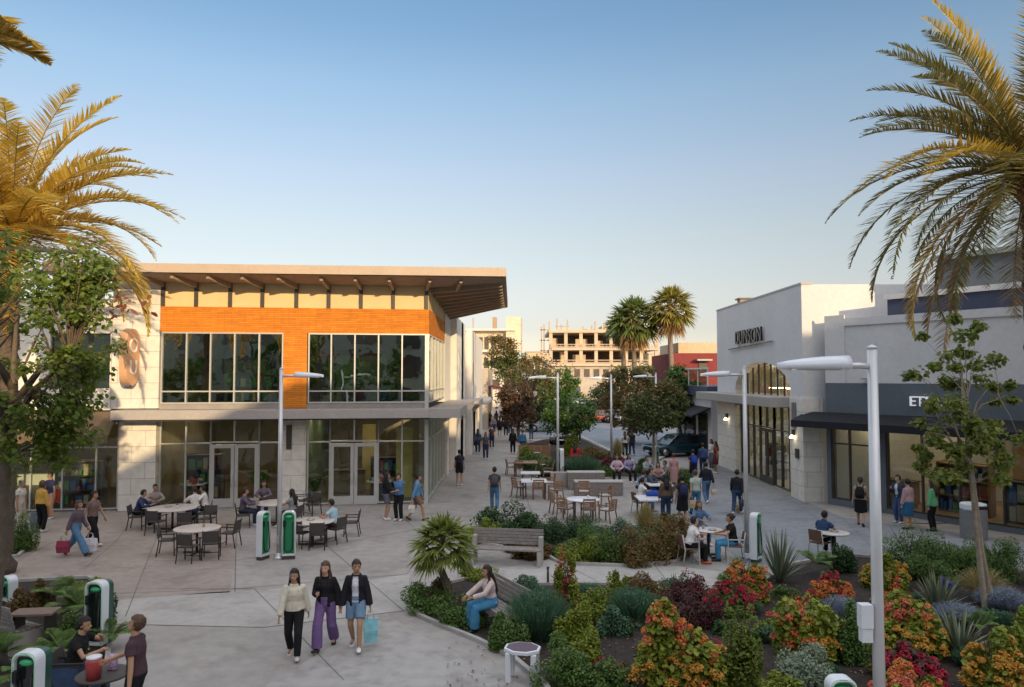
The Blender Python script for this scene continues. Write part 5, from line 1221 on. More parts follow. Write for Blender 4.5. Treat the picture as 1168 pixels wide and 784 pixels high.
# people eating on the street side
s1 = at(787,643); person((s1.x,s1.y,0), 8, 'seated person in white tee and black trousers eating, orange trainers', 'sit', wht,'tee', blk, hair='short', hairc='black', skin='light', shoe=(.45,.10,.03), lean=.30, pitch=-15, hl=(-.1,.42,.78), hr=(.12,.36,.70))
s1 = at(836,640); person((s1.x,s1.y,0), 172, 'seated person in black top and bright blue jeans by the charging station', 'sit', (.016,.016,.016),'tee', (.06,.24,.42), hair='bun', hairc='dark', skin='tan', fem=True, lean=.12, hl=(-.14,.42,.77), hr=(.14,.42,.76), shoe=blk)
s1 = at(800,622); person((s1.x,s1.y+.35,0), 285, 'seated person in denim blue top behind the small table, partly hidden', 'sit', (.10,.17,.30),'long', jeans, hair='long', hairc='brown', fem=True, pitch=-10)
s1 = at(937,634); person((s1.x,s1.y,0), 35, 'seated person in dark blue shirt bent over dishes near the slate shop', 'sit', (.03,.06,.13),'tee', blk, hair='short', hairc='black', lean=.4, pitch=-15)
s1 = at(731,584); person((s1.x,s1.y,0), 12, 'seated person in white tee and blue jeans at the table with the blue bag', 'sit', wht,'tee', jeans, hair='tail', hairc='black', fem=True, lean=.15, fl=(-.12,.30,.075), fr=(.1,.45,.075), shoe=(.3,.2,.12))
for u,v,fc_,tp,bt,lb,kw in [(741,570,-30,(.06,.08,.11),navy,'seated person in dark checked shirt behind the table with the blue bag',{}),(751,560,-100,(.35,.22,.20),blk,'seated person in dusty pink top at the table with the blue bag',dict(fem=True,hair='long')),(760,558,200,(.18,.19,.21),jeans,'seated person in grey top at the far white table',{}),(737,551,-60,(.3,.32,.36),blk,'seated person in pale grey shirt at the far white table',{})]:
    s1 = at(u,v); person((s1.x,s1.y,0), fc_, lb, 'sit', tp, 'long', bt, **kw)
bg_ = thing('handbag', 'bright blue bag lying on the white table where the woman in white sits', 'bag', tuple(G(746,567,.742)))
q = G(746,566,.742); MB().tube([q+Vector((-.3,0,.05)),q+Vector((-.2,0,.09)),q+Vector((.1,0,.11)),q+Vector((.3,0,.04))],[.05,.10,.12,.04],10).build('body', cloth((.03,.08,.36)), bg_)
MB().tube([q+Vector((-.1,0,.18)),q+Vector((0,0,.3)),q+Vector((.1,0,.2))],.012,6).build('handle', cloth((.03,.08,.36)), bg_)
for u,v,tp,lb in ((704,558,(.55,.42,.50),'seated person in pale pink shirt on the rear slatted planter seat'),(717,557,(.30,.27,.42),'seated person in lilac shirt on the rear slatted planter seat')):
    s1 = at(u,v); person((s1.x,s1.y,.3), -100 if u<710 else -70, lb, 'sit', tp, 'long', blk, hair='long', hairc='dark', fem=True, hl=(-.12,.25,.62), hr=(.12,.25,.62))
s1 = at(729,563); person((s1.x,s1.y,0), 30, 'crouching person in light blue denim jacket beside the slatted planter seat', 'sit', (.16,.24,.34),'long', navy, seat=.2, lean=.5, hl=(-.1,.4,.4), hr=(.1,.4,.4))
# walkers on the street side
_,hh,_,_ = person(at(760,596), 95, 'person in brown top and dark jeans seen from behind, long dark hair', 'stand', (.13,.085,.065),'long', (.03,.05,.10), hair='long', hairc='black', fem=True, shoe=blk)
r_ = person(at(779,598), 92, 'person in dark navy dress with a navy backpack seen from behind', 'stand', (.03,.025,.05),'tee', blk,'skirt', hair='short', hairc='black', fem=True, shoe=wht); backpack(r_[2], r_[3], (.025,.03,.075), 'navy backpack on the person in the dark skirt')
_,hh,_,_ = person(at(794,588), 100, 'person in pale mint shirt and blue jeans with a beige bag, seen from behind', 'walk2', (.40,.46,.42),'tee', (.06,.18,.28), hair='short', hairc='brown', shoe=blk)
shopping_bag(min(hh.values(), key=lambda p:p.x), .3,.28,(.45,.34,.22),'beige bag held by the person in the mint shirt')
_,hh,_,_ = person(at(806,574), 92, 'person in black jacket and blue jeans with a small paper bag', 'walk', (.02,.022,.03),'long', jeans, hair='short', hairc='black', shoe=wht)
shopping_bag(max(hh.values(), key=lambda p:p.x), .2,.24,(.5,.42,.34),'small cream paper bag held by the person in black jacket')
_,hh,_,_ = person(at(841,587), 62, 'person in black jacket and dark jeans striding past the lamp post with bags', 'walk', (.02,.022,.03),'long', (.04,.07,.14), hair='short', hairc='black', shoe=wht)
shopping_bag(hh[1], .3,.25,(.03,.035,.06),'dark bag carried by the person striding past the lamp post'); shopping_bag(hh[-1]+Vector((.25,0,-.3)), .22,.28,(.50,.38,.18),'tan paper bag hanging low beside the lamp post walker')
r_ = person(at(791,553), 95, 'person with a bright blue backpack walking towards the arched shop', 'walk2', (.03,.04,.08),'tee', navy, hair='short', hairc='black'); backpack(r_[2], r_[3], (.02,.06,.36), 'bright blue backpack on a walker near the arched shop')
person(at(769,560), 95, 'person in long dusty pink dress with grey hair near the hedge', 'stand', (.42,.24,.24),'tee', (.40,.23,.23),'longskirt', hair='bun', hairc='brown', fem=True)
person(at(802,542), 80, 'person in blue denim jacket beside the blue backpack', 'walk', (.06,.10,.22),'long', navy, hair='short', hairc='dark')
person(at(812,536), 200, 'person in white blouse with crossed arms leaning at the arched shop pier', 'stand', (.62,.62,.66),'long', (.14,.15,.2), hair='long', hairc='dark', fem=True, hl=(.05,.2,1.1), hr=(-.05,.22,1.15))
person(at(817,540), 190, 'person in red and dark dress at the foot of the arched shop pier', 'stand', (.25,.05,.04),'tee', (.10,.03,.03),'skirt', hair='long', hairc='black', fem=True)
# shoppers before the slate shop
r_ = person(at(982,600), 60, 'person in beige top and black skirt with a black backpack by the slate shop', 'walk2', (.34,.28,.22),'tee', blk,'skirt', hair='tail', hairc='black', fem=True, shoe=blk); backpack(r_[2], r_[3], (.015,.014,.016), 'black backpack worn by the person in beige top')
person(at(1026,597), 200, 'person in dark jacket, white shirt and blue jeans facing out from the slate shop', 'stand', (.04,.05,.09),'open', (.06,.10,.22), hair='short', hairc='dark', skin='light', inner=wht, hr=(.1,.25,1.25))
person(at(1037,604), 110, 'person in pink blouse and blue skirt seen from behind by the slate shop', 'stand', (.42,.28,.28),'long', (.03,.13,.26),'skirt', hair='bun', hairc='black', fem=True, shoe=blk)
person(at(1065,606), 130, 'person in green and white top and black trousers near the litter bin', 'stand', (.12,.36,.18),'open', blk, hair='long', hairc='dark', fem=True, inner=wht, shoe=blk)
# left side: shopper with bags, family by the awning shop
_,hh,_,_ = person(at(86,634), -5, 'person in grey purple top and blue jeans striding with shopping bags past the awning shop', 'stride', (.13,.10,.12),'long', (.10,.20,.34),'wide', hair='bob', hairc='brown', fem=True, shoe=(.05,.04,.04), h=1.68)
shopping_bag(min(hh.values(), key=lambda p:p.x)+Vector((-.08,0,-.05)), .34,.34,(.26,.03,.07),'dark red bag carried by the striding shopper'); shopping_bag(max(hh.values(), key=lambda p:p.x)+Vector((.05,0,-.1)), .36,.36,(.70,.68,.72),'white bag carried by the striding shopper')
person(at(92,628)+Vector((0,.6,0)), -10, 'person in dark pink top walking just behind the striding shopper', 'walk', (.20,.13,.12),'tee', blk, hair='short', hairc='black')
_,hh,_,_ = person(at(46,607), 75, 'person in yellow orange top holding a grey bag before the brown awning shop', 'stand', (.62,.36,.08),'long', blk, hair='bob', hairc='brown', fem=True)
shopping_bag(min(hh.values(), key=lambda p:p.x), .34,.5,(.12,.15,.20),'blue grey bag held by the person in yellow orange top')
person(at(57,592), 250, 'person in navy top and peach trousers with a red bag, behind the yellow orange top', 'stand', (.05,.05,.10),'tee', (.58,.32,.20), hair='short', hairc='dark', hr=(.2,.2,1.1)); shopping_bag(at(62,590)+Vector((0,0,1.2)), .3,.5,(.45,.06,.03),'red bag beside the person in peach trousers')
person(at(22,606), 0, 'person in white top and cream trousers half hidden by the small bush', 'stand', (.62,.60,.55),'tee', (.55,.50,.42), hair='short', hairc='grey')
# at the cafe tables
for u,v,fc_,tp,bt,lb,kw in [(157,602,12,(.035,.05,.11),blk,'seated person in navy jacket by the stone pier',dict(topk='long',lean=.3,hairc='black')),(176,594,-60,(.30,.25,.22),navy,'seated person with black hair behind the table by the stone pier',dict(hairc='black',topk='long')),
    (222,598,130,(.66,.62,.57),jeans,'seated person in cream top with back to the viewer between the cafe tables',dict(topk='long',hair='bun',fem=True)),(233,596,190,(.70,.66,.64),blk,'seated person in white shirt at the table by the stone pier',dict(topk='long',hairc='black')),
    (277,600,15,(.12,.09,.13),navy,'seated person in dark purple top behind the sideways charging station',dict(topk='long')),(301,588,-80,(.14,.11,.14),navy,'seated person in muted plum top behind the lamp post table',dict(topk='long',hair='long',fem=True)),
    (333,602,165,(.26,.25,.27),blk,'seated person with long dark hair in grey patterned top by the stone pier',dict(hair='long',hairc='black',fem=True,lean=.05)),(382,617,165,(.36,.50,.58),(.14,.08,.07),'seated person in light blue shirt resting folded arms on the cafe table',dict(botk='shorts',hairc='black',lean=.25,shoe=(.3,.3,.3)))]:
    s1 = at(u,v); kw.setdefault('topk','tee'); person((s1.x,s1.y,0), fc_, lb, 'sit', tp, bot=bt, **kw)
# trio at the glazed corner, walkers in the side street
person(at(440,593), 20, 'person in black top and grey shorts talking at the glazed corner', 'stand', (.015,.015,.017),'long', (.13,.13,.17),'shorts', hair='long', hairc='black', fem=True, hr=(.15,.3,1.05), shoe=(.7,.7,.7))
person(at(455,594), -110, 'person in blue shirt and black trousers with arms folded at the glazed corner', 'stand', (.08,.18,.36),'tee', blk, hair='short', hairc='dark', hl=(.08,.22,1.08), hr=(-.08,.24,1.12), shoe=(.6,.6,.6))
_,hh,_,_ = person(at(475,594), 10, 'person in blue shirt and brown shorts walking away from the glazed corner', 'walk', (.10,.24,.42),'long', (.20,.12,.09),'shorts', hair='short', hairc='black', fem=True, shoe=(.05,.04,.04)); shopping_bag(hh[1], .22,.26,(.6,.55,.48),'cream bag carried by the person in blue shirt and brown shorts')
r_ = person(at(564,583), 92, 'person in grey tee and blue jeans with a grey backpack walking away', 'walk2', (.055,.055,.062),'tee', (.07,.16,.30), hair='short', hairc='black', shoe=(.75,.75,.75)); backpack(r_[2], r_[3], (.07,.07,.08), 'grey backpack on the person in blue jeans')
r_ = person(at(524,554), 95, 'person in dark tee and dark shorts walking away along the glazed side', 'stand', (.03,.035,.05),'tee', (.02,.022,.03),'shorts', hair='short', hairc='black', shoe=(.6,.6,.6))
backpack(r_[2], r_[3], (.02,.025,.04), 'dark backpack on the person in dark shorts')
i_ = 0
far = [(545,518,(.06,.08,.10),'grey blue jacket'),(554,524,(.08,.09,.12),'slate jacket and jeans'),(561,512,(.03,.03,.04),'black coat'),(585,518,(.012,.012,.014),'all black clothes, walking alone'),(596,520,(.05,.17,.30),'blue coat and brown hat'),
       (570,499,(.03,.02,.03),'black top and bare legs'),(577,498,(.02,.02,.02),'black top, tall'),(563,496,(.20,.19,.22),'grey top'),(582,496,(.40,.28,.25),'pink top'),(591,494,(.45,.42,.40),'cream top'),(566,487,(.10,.12,.2),'navy top'),(574,486,(.5,.48,.5),'white top'),(581,484,(.12,.06,.06),'maroon top'),(588,485,(.3,.33,.4),'pale blue top'),
       (559,488,(.05,.06,.08),'charcoal top'),(606,503,(.03,.03,.035),'black clothes by the street bushes'),(660,505,(.10,.05,.04),'brown jacket beside the grey car'),(656,541,(.45,.03,.04),'red jacket by the distant charging station'),(721,520,(.02,.02,.025),'black clothes behind the hedge'),(713,522,(.5,.5,.55),'white shirt behind the hedge')]
for u,v,tp,lb in far:
    rr = random.Random(u); f = rr.choice((90,95,-90,85)); kw = {}
    if 'hat' in lb: kw['hat'] = (.16,.09,.06)
    person(at(u,v), f, 'small distant person in '+lb, rr.choice(('stand','walk','walk2')), tp, rr.choice(('long','tee')), rr.choice((navy,blk,jeans)), 'shorts' if 'bare' in lb else 'pants', hair=rr.choice(('short','long')), hairc=rr.choice(('black','dark','brown')), **kw)
# ------------------------------------------------------------ plants
NR = np.random.default_rng(7)
def leaves(name, C, ln, wd, m, parent, up=.4, out=None, fold=.25, seed=0):
    """one mesh of folded leaf blades centred on C (N,3)"""
    N = len(C); r = np.random.default_rng(seed+N)
    nrm = r.normal(size=(N,3)); nrm[:,2] = np.abs(nrm[:,2]) + up
    if out is not None: nrm += out*.8
    nrm /= np.linalg.norm(nrm,axis=1)[:,None]
    d = r.normal(size=(N,3)); d -= nrm*(d*nrm).sum(1)[:,None]; d /= np.linalg.norm(d,axis=1)[:,None]
    sd_ = np.cross(nrm,d); k = r.uniform(.65,1.3,N)[:,None]; l = ln*k/2; w = wd*k/2
    v = np.empty((N,6,3)); v[:,0] = C-d*l; v[:,1] = C-d*l*.25+sd_*w+nrm*w*fold; v[:,2] = C+d*l*.45+sd_*w*.75+nrm*w*fold
    v[:,3] = C+d*l; v[:,4] = C+d*l*.45-sd_*w*.75+nrm*w*fold; v[:,5] = C-d*l*.25-sd_*w+nrm*w*fold
    return quads(name, v.reshape(-1,3), np.arange(N)[:,None]*6+np.array([[0,1,2,3],[0,3,4,5]]).reshape(1,8), m, parent)
def quads(name, v, f, m, parent):
    if parent is not None:
        M = np.array(inv(parent)); v = v@M[:3,:3].T+M[:3,3]
    f = f.reshape(-1,4); me = bpy.data.meshes.new(name)
    me.vertices.add(len(v)); me.vertices.foreach_set('co', v.astype(np.float32).ravel())
    me.loops.add(len(f)*4); me.loops.foreach_set('vertex_index', f.astype(np.int32).ravel())
    me.polygons.add(len(f)); me.polygons.foreach_set('loop_start', np.arange(len(f),dtype=np.int32)*4); me.polygons.foreach_set('loop_total', np.full(len(f),4,dtype=np.int32))
    me.materials.append(m); me.update(calc_edges=True); me.validate()
    return link(name, me, parent)
def blades(name, base, tip, w, m, parent, sag=.0, segs=3, twist=None):
    """narrow tapered strips from base to tip (N,3 arrays)"""
    N = len(base); d = tip-base; L_ = np.linalg.norm(d,axis=1)[:,None]; dn = d/np.maximum(L_,1e-6)
    s = np.cross(dn, np.array([0,0,1.0])); s /= np.maximum(np.linalg.norm(s,axis=1)[:,None],1e-4)
    if twist is not None:
        q = np.cross(dn,s); s = s*np.cos(twist)[:,None]+q*np.sin(twist)[:,None]
    w = np.broadcast_to(np.asarray(w,float).reshape(-1,1),(N,1)); V = np.empty((N,(segs+1)*2,3))
    for i in range(segs+1):
        t = i/segs; p = base+d*t; p = p.copy(); p[:,2] += (4*t*(1-t)*sag*L_[:,0]); ww = w*(1-t)**.6*.5+.0008 if i else w*.35
        V[:,i*2] = p-s*ww; V[:,i*2+1] = p+s*ww
    F_ = np.array([[i*2,i*2+1,i*2+3,i*2+2] for i in range(segs)])
    return quads(name, V.reshape(-1,3), np.arange(N)[:,None]*((segs+1)*2)+F_.reshape(1,-1), m, parent)
G1 = leafmat('leaf_green', [(.03,.065,.016),(.065,.12,.026),(.11,.16,.038)])
G2 = leafmat('leaf_lime', [(.07,.11,.015),(.14,.17,.02),(.21,.22,.03)])
G3 = leafmat('leaf_bluegreen', [(.03,.075,.045),(.055,.11,.06),(.08,.14,.08)])
G4 = leafmat('leaf_purple', [(.035,.012,.018),(.075,.018,.025),(.05,.045,.02)])
G5 = leafmat('leaf_redgreen', [(.05,.07,.02),(.12,.05,.02),(.09,.10,.025),(.16,.06,.03)])
G6 = leafmat('leaf_silver', [(.10,.14,.10),(.17,.21,.15),(.22,.25,.17)])
GD = leafmat('leaf_dark', [(.012,.035,.014),(.03,.065,.02),(.05,.09,.03)])
TAN = leafmat('grass_tan', [(.20,.15,.06),(.30,.24,.11),(.13,.13,.05)])
FO = leafmat('flower_orange', [(.42,.12,.03),(.50,.18,.045),(.42,.11,.055),(.46,.24,.05)], .3, k=1.55)
FP = leafmat('flower_coral', [(.44,.075,.06),(.50,.15,.08),(.38,.055,.07),(.50,.20,.07)], .3, k=1.55)
FR = leafmat('flower_red', [(.26,.012,.03),(.36,.025,.05),(.18,.012,.028)], .3, k=1.55)
FY = leafmat('flower_yellow', [(.40,.25,.035),(.40,.17,.03),(.42,.29,.06)], .3, k=1.55)
FB = leafmat('flower_blue', [(.05,.05,.28),(.10,.10,.36)], .3)
LAV = leafmat('leaf_lavender', [(.13,.15,.20),(.20,.22,.30),(.10,.14,.12)])
stem_m = mat('stem', (.09,.065,.04), .8, .2, 10)
bark = mat('bark', (.15,.115,.085), .9, .25, 6, .6, 40, dirt=.3)
bark_pale = mat('bark_pale', (.34,.28,.21), .85, .25, 6, .5, 40, dirt=.3)
def blob_points(n, c, rx, ry, rz, r, lumps=9, shell=.55, lump_r=.42):
    """points on uneven clumps inside an ellipsoid; also the outward direction"""
    u = r.normal(size=(lumps,3)); u /= np.linalg.norm(u,axis=1)[:,None]; u[:,2] = np.abs(u[:,2])*.9-.15
    u *= r.uniform(.35,.75,(lumps,1)); k = r.integers(0,lumps,n)
    o = r.normal(size=(n,3)); o /= np.linalg.norm(o,axis=1)[:,None]
    rad = lump_r*r.uniform(.7,1.25,lumps)[k][:,None]*(shell+(1-shell)*r.uniform(0,1,(n,1))**.5)
    p = u[k]+o*rad; p[:,2] = np.maximum(p[:,2], -.95)
    return np.asarray(c)+p*np.array([rx,ry,rz]), o
def dome_points(n, c, w, dp, h, r, lumps=14, ragged=.25):
    """points on uneven leafy lumps that fill a mound reaching down to the ground"""
    a = r.uniform(0,6.283,lumps); q = np.sqrt(r.uniform(0,1,lumps))*.72; zt = np.sqrt(np.maximum(.12,1-q**2))*r.uniform(1-ragged,1,lumps)
    lr = r.uniform(.20,.40,lumps); zc = np.maximum(.15, r.uniform(.15,1,lumps)**.7*zt-lr*.75); zc[:max(3,lumps//3)] = r.uniform(.05,.3,max(3,lumps//3))
    L_ = np.stack([q*np.cos(a),q*np.sin(a),zc],1); k = r.integers(0,lumps,n); o = r.normal(size=(n,3)); o /= np.linalg.norm(o,axis=1)[:,None]
    p = L_[k]+o*(lr[k]*(.5+.5*r.uniform(0,1,n)**.5))[:,None]*[1,1,.85]; p[:,2] = np.abs(p[:,2])+.02
    return np.asarray(c)+p*np.array([w,dp,h]), o, L_, lr
def stems(t, c, n, h, spread, r, rad=.008):
    m = MB()
    for i in range(n):
        a = r.uniform(0,6.28); q = r.uniform(.2,1)*spread
        m.tube([(c[0],c[1],0),(c[0]+q*.4*math.cos(a),c[1]+q*.4*math.sin(a),h*.5),(c[0]+q*math.cos(a),c[1]+q*math.sin(a),h*.92)], [rad*1.4,rad,rad*.5], 5, caps=False)
    m.build('stem', stem_m, t)
SEED = [100]
def shrub(u, v, wpx, hpx, kind, label, name='shrub', cat='shrub', group='shrubs in the planting beds', leaf=None, fl=None, n=None):
    if 530 < u < 800 and 600 < v < 650: wpx, hpx = wpx*1.25, hpx*1.35
    if 'hedge shrub' in label and u > 1000: wpx, hpx = wpx*1.3, hpx*1.25
    SEED[0] += 1; r = np.random.default_rng(SEED[0]); c = G(u,v); d = c.y; ppm = FPX/math.hypot(d, CAM_H)
    w = wpx/ppm/2; el = math.atan2(CAM_H, d); h = max(.15, (hpx/ppm - w*.35*math.sin(el))/math.cos(el))
    c = Vector((c.x, c.y+w*.35, 0))
    t = thing(name, label, cat, tuple(c), 0, group)
    far = d > 24; ls = (.055 if not far else .09); area = w*h*8
    if kind in ('green','lime','blue','purple','redgreen','silver','dark'):
        m = leaf or {'green':G1,'lime':G2,'blue':G3,'purple':G4,'redgreen':G5,'silver':G6,'dark':GD}[kind]
        N = n or int(min(5200, max(500, area*(1500 if not far else 500))))
        P_, O, _, _ = dome_points(N, (c.x,c.y,0), w, w*.78, h*1.02, r, lumps=18)
        stems(t, c, 7, h*.75, w*.6, r)
        leaves('foliage', P_, ls*(1.25 if kind in ('lime','redgreen') else 1), ls*.55, m, t, out=O, seed=SEED[0])
        if fl:
            Q, O, _, _ = dome_points(int(N*fl[1]), (c.x,c.y,h*.1), w, w*.7, h, r, lumps=12)
            leaves('blossoms', Q, ls*.8, ls*.7, fl[0], t, seed=SEED[0])
    elif kind == 'feather':
        N = 1500; a = r.uniform(0,6.28,N); q = np.sqrt(r.uniform(0,1,N)); 
        base = np.stack([c.x+w*.45*q*np.cos(a), c.y+w*.4*q*np.sin(a), np.full(N,.02)],1)
        tip = np.stack([c.x+w*(.2+.9*q)*np.cos(a), c.y+w*(.2+.8*q)*np.sin(a), h*r.uniform(.55,1,N)*(1-.35*q*q)],1)
        blades('foliage', base, tip, .016, leaf or G3, t, sag=.08, twist=r.uniform(0,3.1,N))
        P_, O = blob_points(1400, (c.x,c.y,h*.5), w*.9, w*.75, h*.48, r, lumps=12, lump_r=.4); leaves('sprigs', P_, .08, .014, leaf or G3, t, out=O, seed=SEED[0])
    elif kind == 'grass':
        N = 700; a = r.uniform(0,6.28,N); q = r.uniform(.1,1,N)
        base = np.stack([c.x+w*.2*q*np.cos(a), c.y+w*.2*q*np.sin(a), np.full(N,.02)],1)
        tip = np.stack([c.x+w*q*np.cos(a), c.y+w*q*np.sin(a), h*r.uniform(.6,1,N)*(1-.5*q*q)],1)
        blades('foliage', base, tip, .014, leaf or TAN, t, sag=.22, segs=4, twist=r.uniform(-.5,.5,N))
    elif kind == 'agave':
        N = 70; a = r.uniform(0,6.28,N); q = r.uniform(.1,1,N)
        base = np.stack([c.x+.05*np.cos(a), c.y+.05*np.sin(a), np.full(N,.05)],1)
        tip = np.stack([c.x+w*(.15+q*.95)*np.cos(a), c.y+w*(.15+q*.95)*np.sin(a), h*(1.0-.75*q*q)*r.uniform(.8,1.05,N)],1)
        blades('leaf_blades', base, tip, .075, leaf or leafmat('agave_leaf',[(.05,.07,.05),(.09,.11,.075),(.14,.14,.07)],.1), t, sag=.04, segs=4, twist=r.uniform(-.3,.3,N))
        MB().lathe((c.x,c.y,0),[(.09,0),(.08,.12),(.02,.2)],8).build('stem', stem_m, t)
    elif kind == 'flower':            # big leafy flowering bush: yellow green leaves below, round flower heads above
        N = n or int(min(6000, max(1600, area*1100)))
        P_, O, LC, LR = dome_points(N, (c.x,c.y,0), w, w*.78, h*1.06, r, lumps=22, ragged=.65)
        stems(t, c, 9, h*.8, w*.6, r, .011)
        leaves('foliage', P_, .10, .08, leaf or G2, t, out=O, seed=SEED[0])
        # heads: round clusters of florets on the sunward and upper side of the clumps, each clump with its own colour
        fm = fl if isinstance(fl, (list,tuple)) else [fl]; pts = [[] for _ in fm]; outs = [[] for _ in fm]
        for q in range(len(LC)):
            if r.uniform() < .10: continue
            ci = min(len(fm)-1, int((1-LC[q][2]/max(LC[:,2]))*len(fm)+r.uniform(0,.9)))
            for _h in range(r.integers(6,12)):
                o = r.normal(size=3); o[1] -= .4; o[2] = abs(o[2])*.9; o /= np.linalg.norm(o)
                cc = np.array([c.x,c.y,0])+(LC[q]+o*LR[q]*r.uniform(.9,1.2)*[1,1,.85])*[w,w*.78,h]
                k_ = int(r.integers(45,100)); oo = r.normal(size=(k_,3)); oo /= np.linalg.norm(oo,axis=1)[:,None]; oo[:,2] = np.abs(oo[:,2])*1.1-.25
                pts[ci].append(cc+oo*r.uniform(.05,.10)); outs[ci].append(oo)
        for i, m_ in enumerate(fm):
            if pts[i]: leaves('blossoms', np.concatenate(pts[i]), .042, .034, m_, t, out=np.concatenate(outs[i]), seed=SEED[0]+i)
    elif kind == 'fern':
        for i in range(15):
            a = r.uniform(0,6.28); e = r.uniform(.25,1.2); L_ = w*1.1*r.uniform(.8,1.15)
            d3 = np.array([math.cos(a)*math.cos(e),math.sin(a)*math.cos(e),math.sin(e)]); K = 18; tt = np.linspace(.1,1,K)
            rach = np.array([c.x,c.y,.1])+d3*L_*tt[:,None]*1.1; rach[:,2] += h*.25-(tt**2)*L_*.35
            sd_ = np.cross(d3,[0,0,1.0]); sd_ /= np.linalg.norm(sd_)+1e-6; wl_ = L_*.30*np.sin(np.pi*(tt*.85+.1))
            B = np.concatenate([rach,rach]); T = np.concatenate([rach+(sd_+d3*.5)*wl_[:,None], rach+(-sd_+d3*.5)*wl_[:,None]]); T[:,2] -= .03
            blades('frond', B, T, L_*.075, leaf or leafmat('fern_leaf',[(.04,.09,.02),(.08,.14,.03),(.13,.18,.05)],.35), t, segs=2)
    return t
S = shrub
# bed 1, from the small palm to the right edge
S(488,700,70,44,'green','low green shrub at the outer tip of the near bed, beneath the small palm')
S(528,716,64,40,'green','low green shrub touching the knees of the long haired seated woman',leaf=G1)
S(500,684,40,26,'redgreen','reddish low shrub behind the small palm stem')
S(545,662,50,18,'lime','flat lime green shrub behind the long haired seated woman')
S(580,745,52,50,'green','dense green shrub just before the bench of the seated woman, beside the side table')
S(614,734,74,62,'feather','blue green feathery bush right behind the bench of the seated woman',cat='bush')
S(604,690,56,36,'blue','grey green shrub on the path edge behind the feathery bush')
S(646,705,34,78,'lime','tall narrow yellow green plant with a reddish tip on the path edge',fl=(FR,.12))
S(658,742,54,58,'lime','yellow green shrub just in front of the tall narrow plant in the near bed')
S(690,712,46,44,'lime','yellow green shrub with bare stems on the path edge near the middle of the bed')
S(704,690,26,52,'lime','slim bright lime plant reaching over the path')
S(645,790,76,62,'green','dense bright green shrub at the lower edge behind the side table')
S(668,760,46,40,'lime','lime shrub above the dense bright green one at the lower edge')
S(693,795,54,40,'green','dense green shrub at the lower picture edge beside the dark mulch')
S(735,684,58,38,'redgreen','brown green shrub on the path edge with tiny red tips')
S(724,714,60,44,'feather','blue green feathery bush in the middle of the near bed',cat='bush')
S(700,728,44,36,'blue','grey green low shrub between lime and feathery bushes')
S(755,706,58,34,'purple','dark burgundy shrub beside the feathery bush of the near bed')
S(788,690,60,38,'purple','dark burgundy shrub on the path edge before the white table people',fl=(FR,.03))
S(802,720,56,52,'purple','almost black shrub between the coral bush and the red bush')
S(770,675,40,26,'blue','dark grey green shrub with one tall burgundy tip')
S(776,798,104,112,'flower','largest coral and orange flowering bush, nearest the viewer',fl=[FP,FO,FO,FY],cat='flowering bush',name='flowering_bush')
S(733,795,34,34,'dark','dark green low shrub at the foot of the largest coral bush',fl=(FR,.08))
S(687,765,26,18,'purple','small red flowered tuft in the mulch',fl=(FR,.4))
S(822,758,34,26,'purple','small dark red tuft beside the largest coral bush',fl=(FR,.25))
S(835,706,52,56,'flower','deep red flowering bush below the charging station',fl=[FR,FR],cat='flowering bush',name='flowering_bush',leaf=G1)
S(853,690,54,58,'flower','orange flowering bush right in front of the charging station',fl=[FO,FP],cat='flowering bush',name='flowering_bush')
S(850,790,48,108,'lime','tall feathery lime bush between the coral bushes',leaf=leafmat('leaf_olive',[(.06,.09,.015),(.10,.13,.02),(.14,.16,.03)]))
S(915,722,52,62,'flower','red topped flowering bush behind the wide coral one, under the agave',fl=[FR,FP],cat='flowering bush',name='flowering_bush')
S(930,757,92,86,'flower','wide coral and yellow flowering bush beside the nearest lamp pole',fl=[FP,FP,FO,FY],cat='flowering bush',name='flowering_bush')
S(918,784,80,54,'silver','silver green rounded shrub below the wide coral bush')
S(893,800,54,30,'lime','small yellow green shrub at the lower edge before the silver shrub')
S(894,668,72,62,'agave','big spiky agave beside the charging station',name='agave',cat='agave',group='spiky agaves')
S(935,660,46,40,'fern','fern with arching leaves beside the agave',name='fern',cat='fern')
S(952,690,40,44,'flower','small red and orange flowering bush beneath the fern',fl=[FR,FO],cat='flowering bush',name='flowering_bush',leaf=G1)
S(966,655,36,40,'dark','dark leafy shrub beside the man in dark blue')
S(975,760,42,74,'green','green broad leaved shrub left of the nearest lamp pole'.replace('left of','beside'))
S(963,715,40,34,'feather','grey lavender tuft between the wide coral bush and the white control box',leaf=LAV,cat='tuft',name='lavender')
S(1012,672,54,46,'flower','orange yellow flowering bush just behind the nearest lamp pole',fl=[FO,FY],cat='flowering bush',name='flowering_bush')
S(1022,704,44,52,'flower','coral flowering bush whose leaves turn yellow, by the lamp pole and dense hedge',fl=[FP,FO],cat='flowering bush',name='flowering_bush')
S(1040,756,88,88,'flower','big orange and coral flowering bush beside the thin tree trunks',fl=[FP,FO,FY],cat='flowering bush',name='flowering_bush')
S(1045,792,72,64,'flower','dark crimson flowering bush below the big orange one',fl=[FR,FR],cat='flowering bush',name='flowering_bush',leaf=G4)
S(1050,812,84,50,'flower','orange flowering bush at the lower picture edge below the crimson one',fl=[FO,FP],cat='flowering bush',name='flowering_bush')
for u,v,w,h,lb in ((1046,650,70,46,'dense green hedge shrub nearest the small table of the man in dark blue'),(1094,655,56,40,'dense green hedge shrub just behind the thin tree trunks'),(1068,668,60,36,'dense green hedge shrub before the litter bin'),(1146,664,60,46,'dense green hedge shrub at the picture edge below the slate shop'),(1120,650,50,34,'dense green hedge shrub between trunk and picture edge')):
    S(u,v,w,h,'green',lb)
S(1078,705,70,50,'agave','grey spiky agave with a blue flower behind the thin trunks',name='agave',cat='agave',group='spiky agaves')
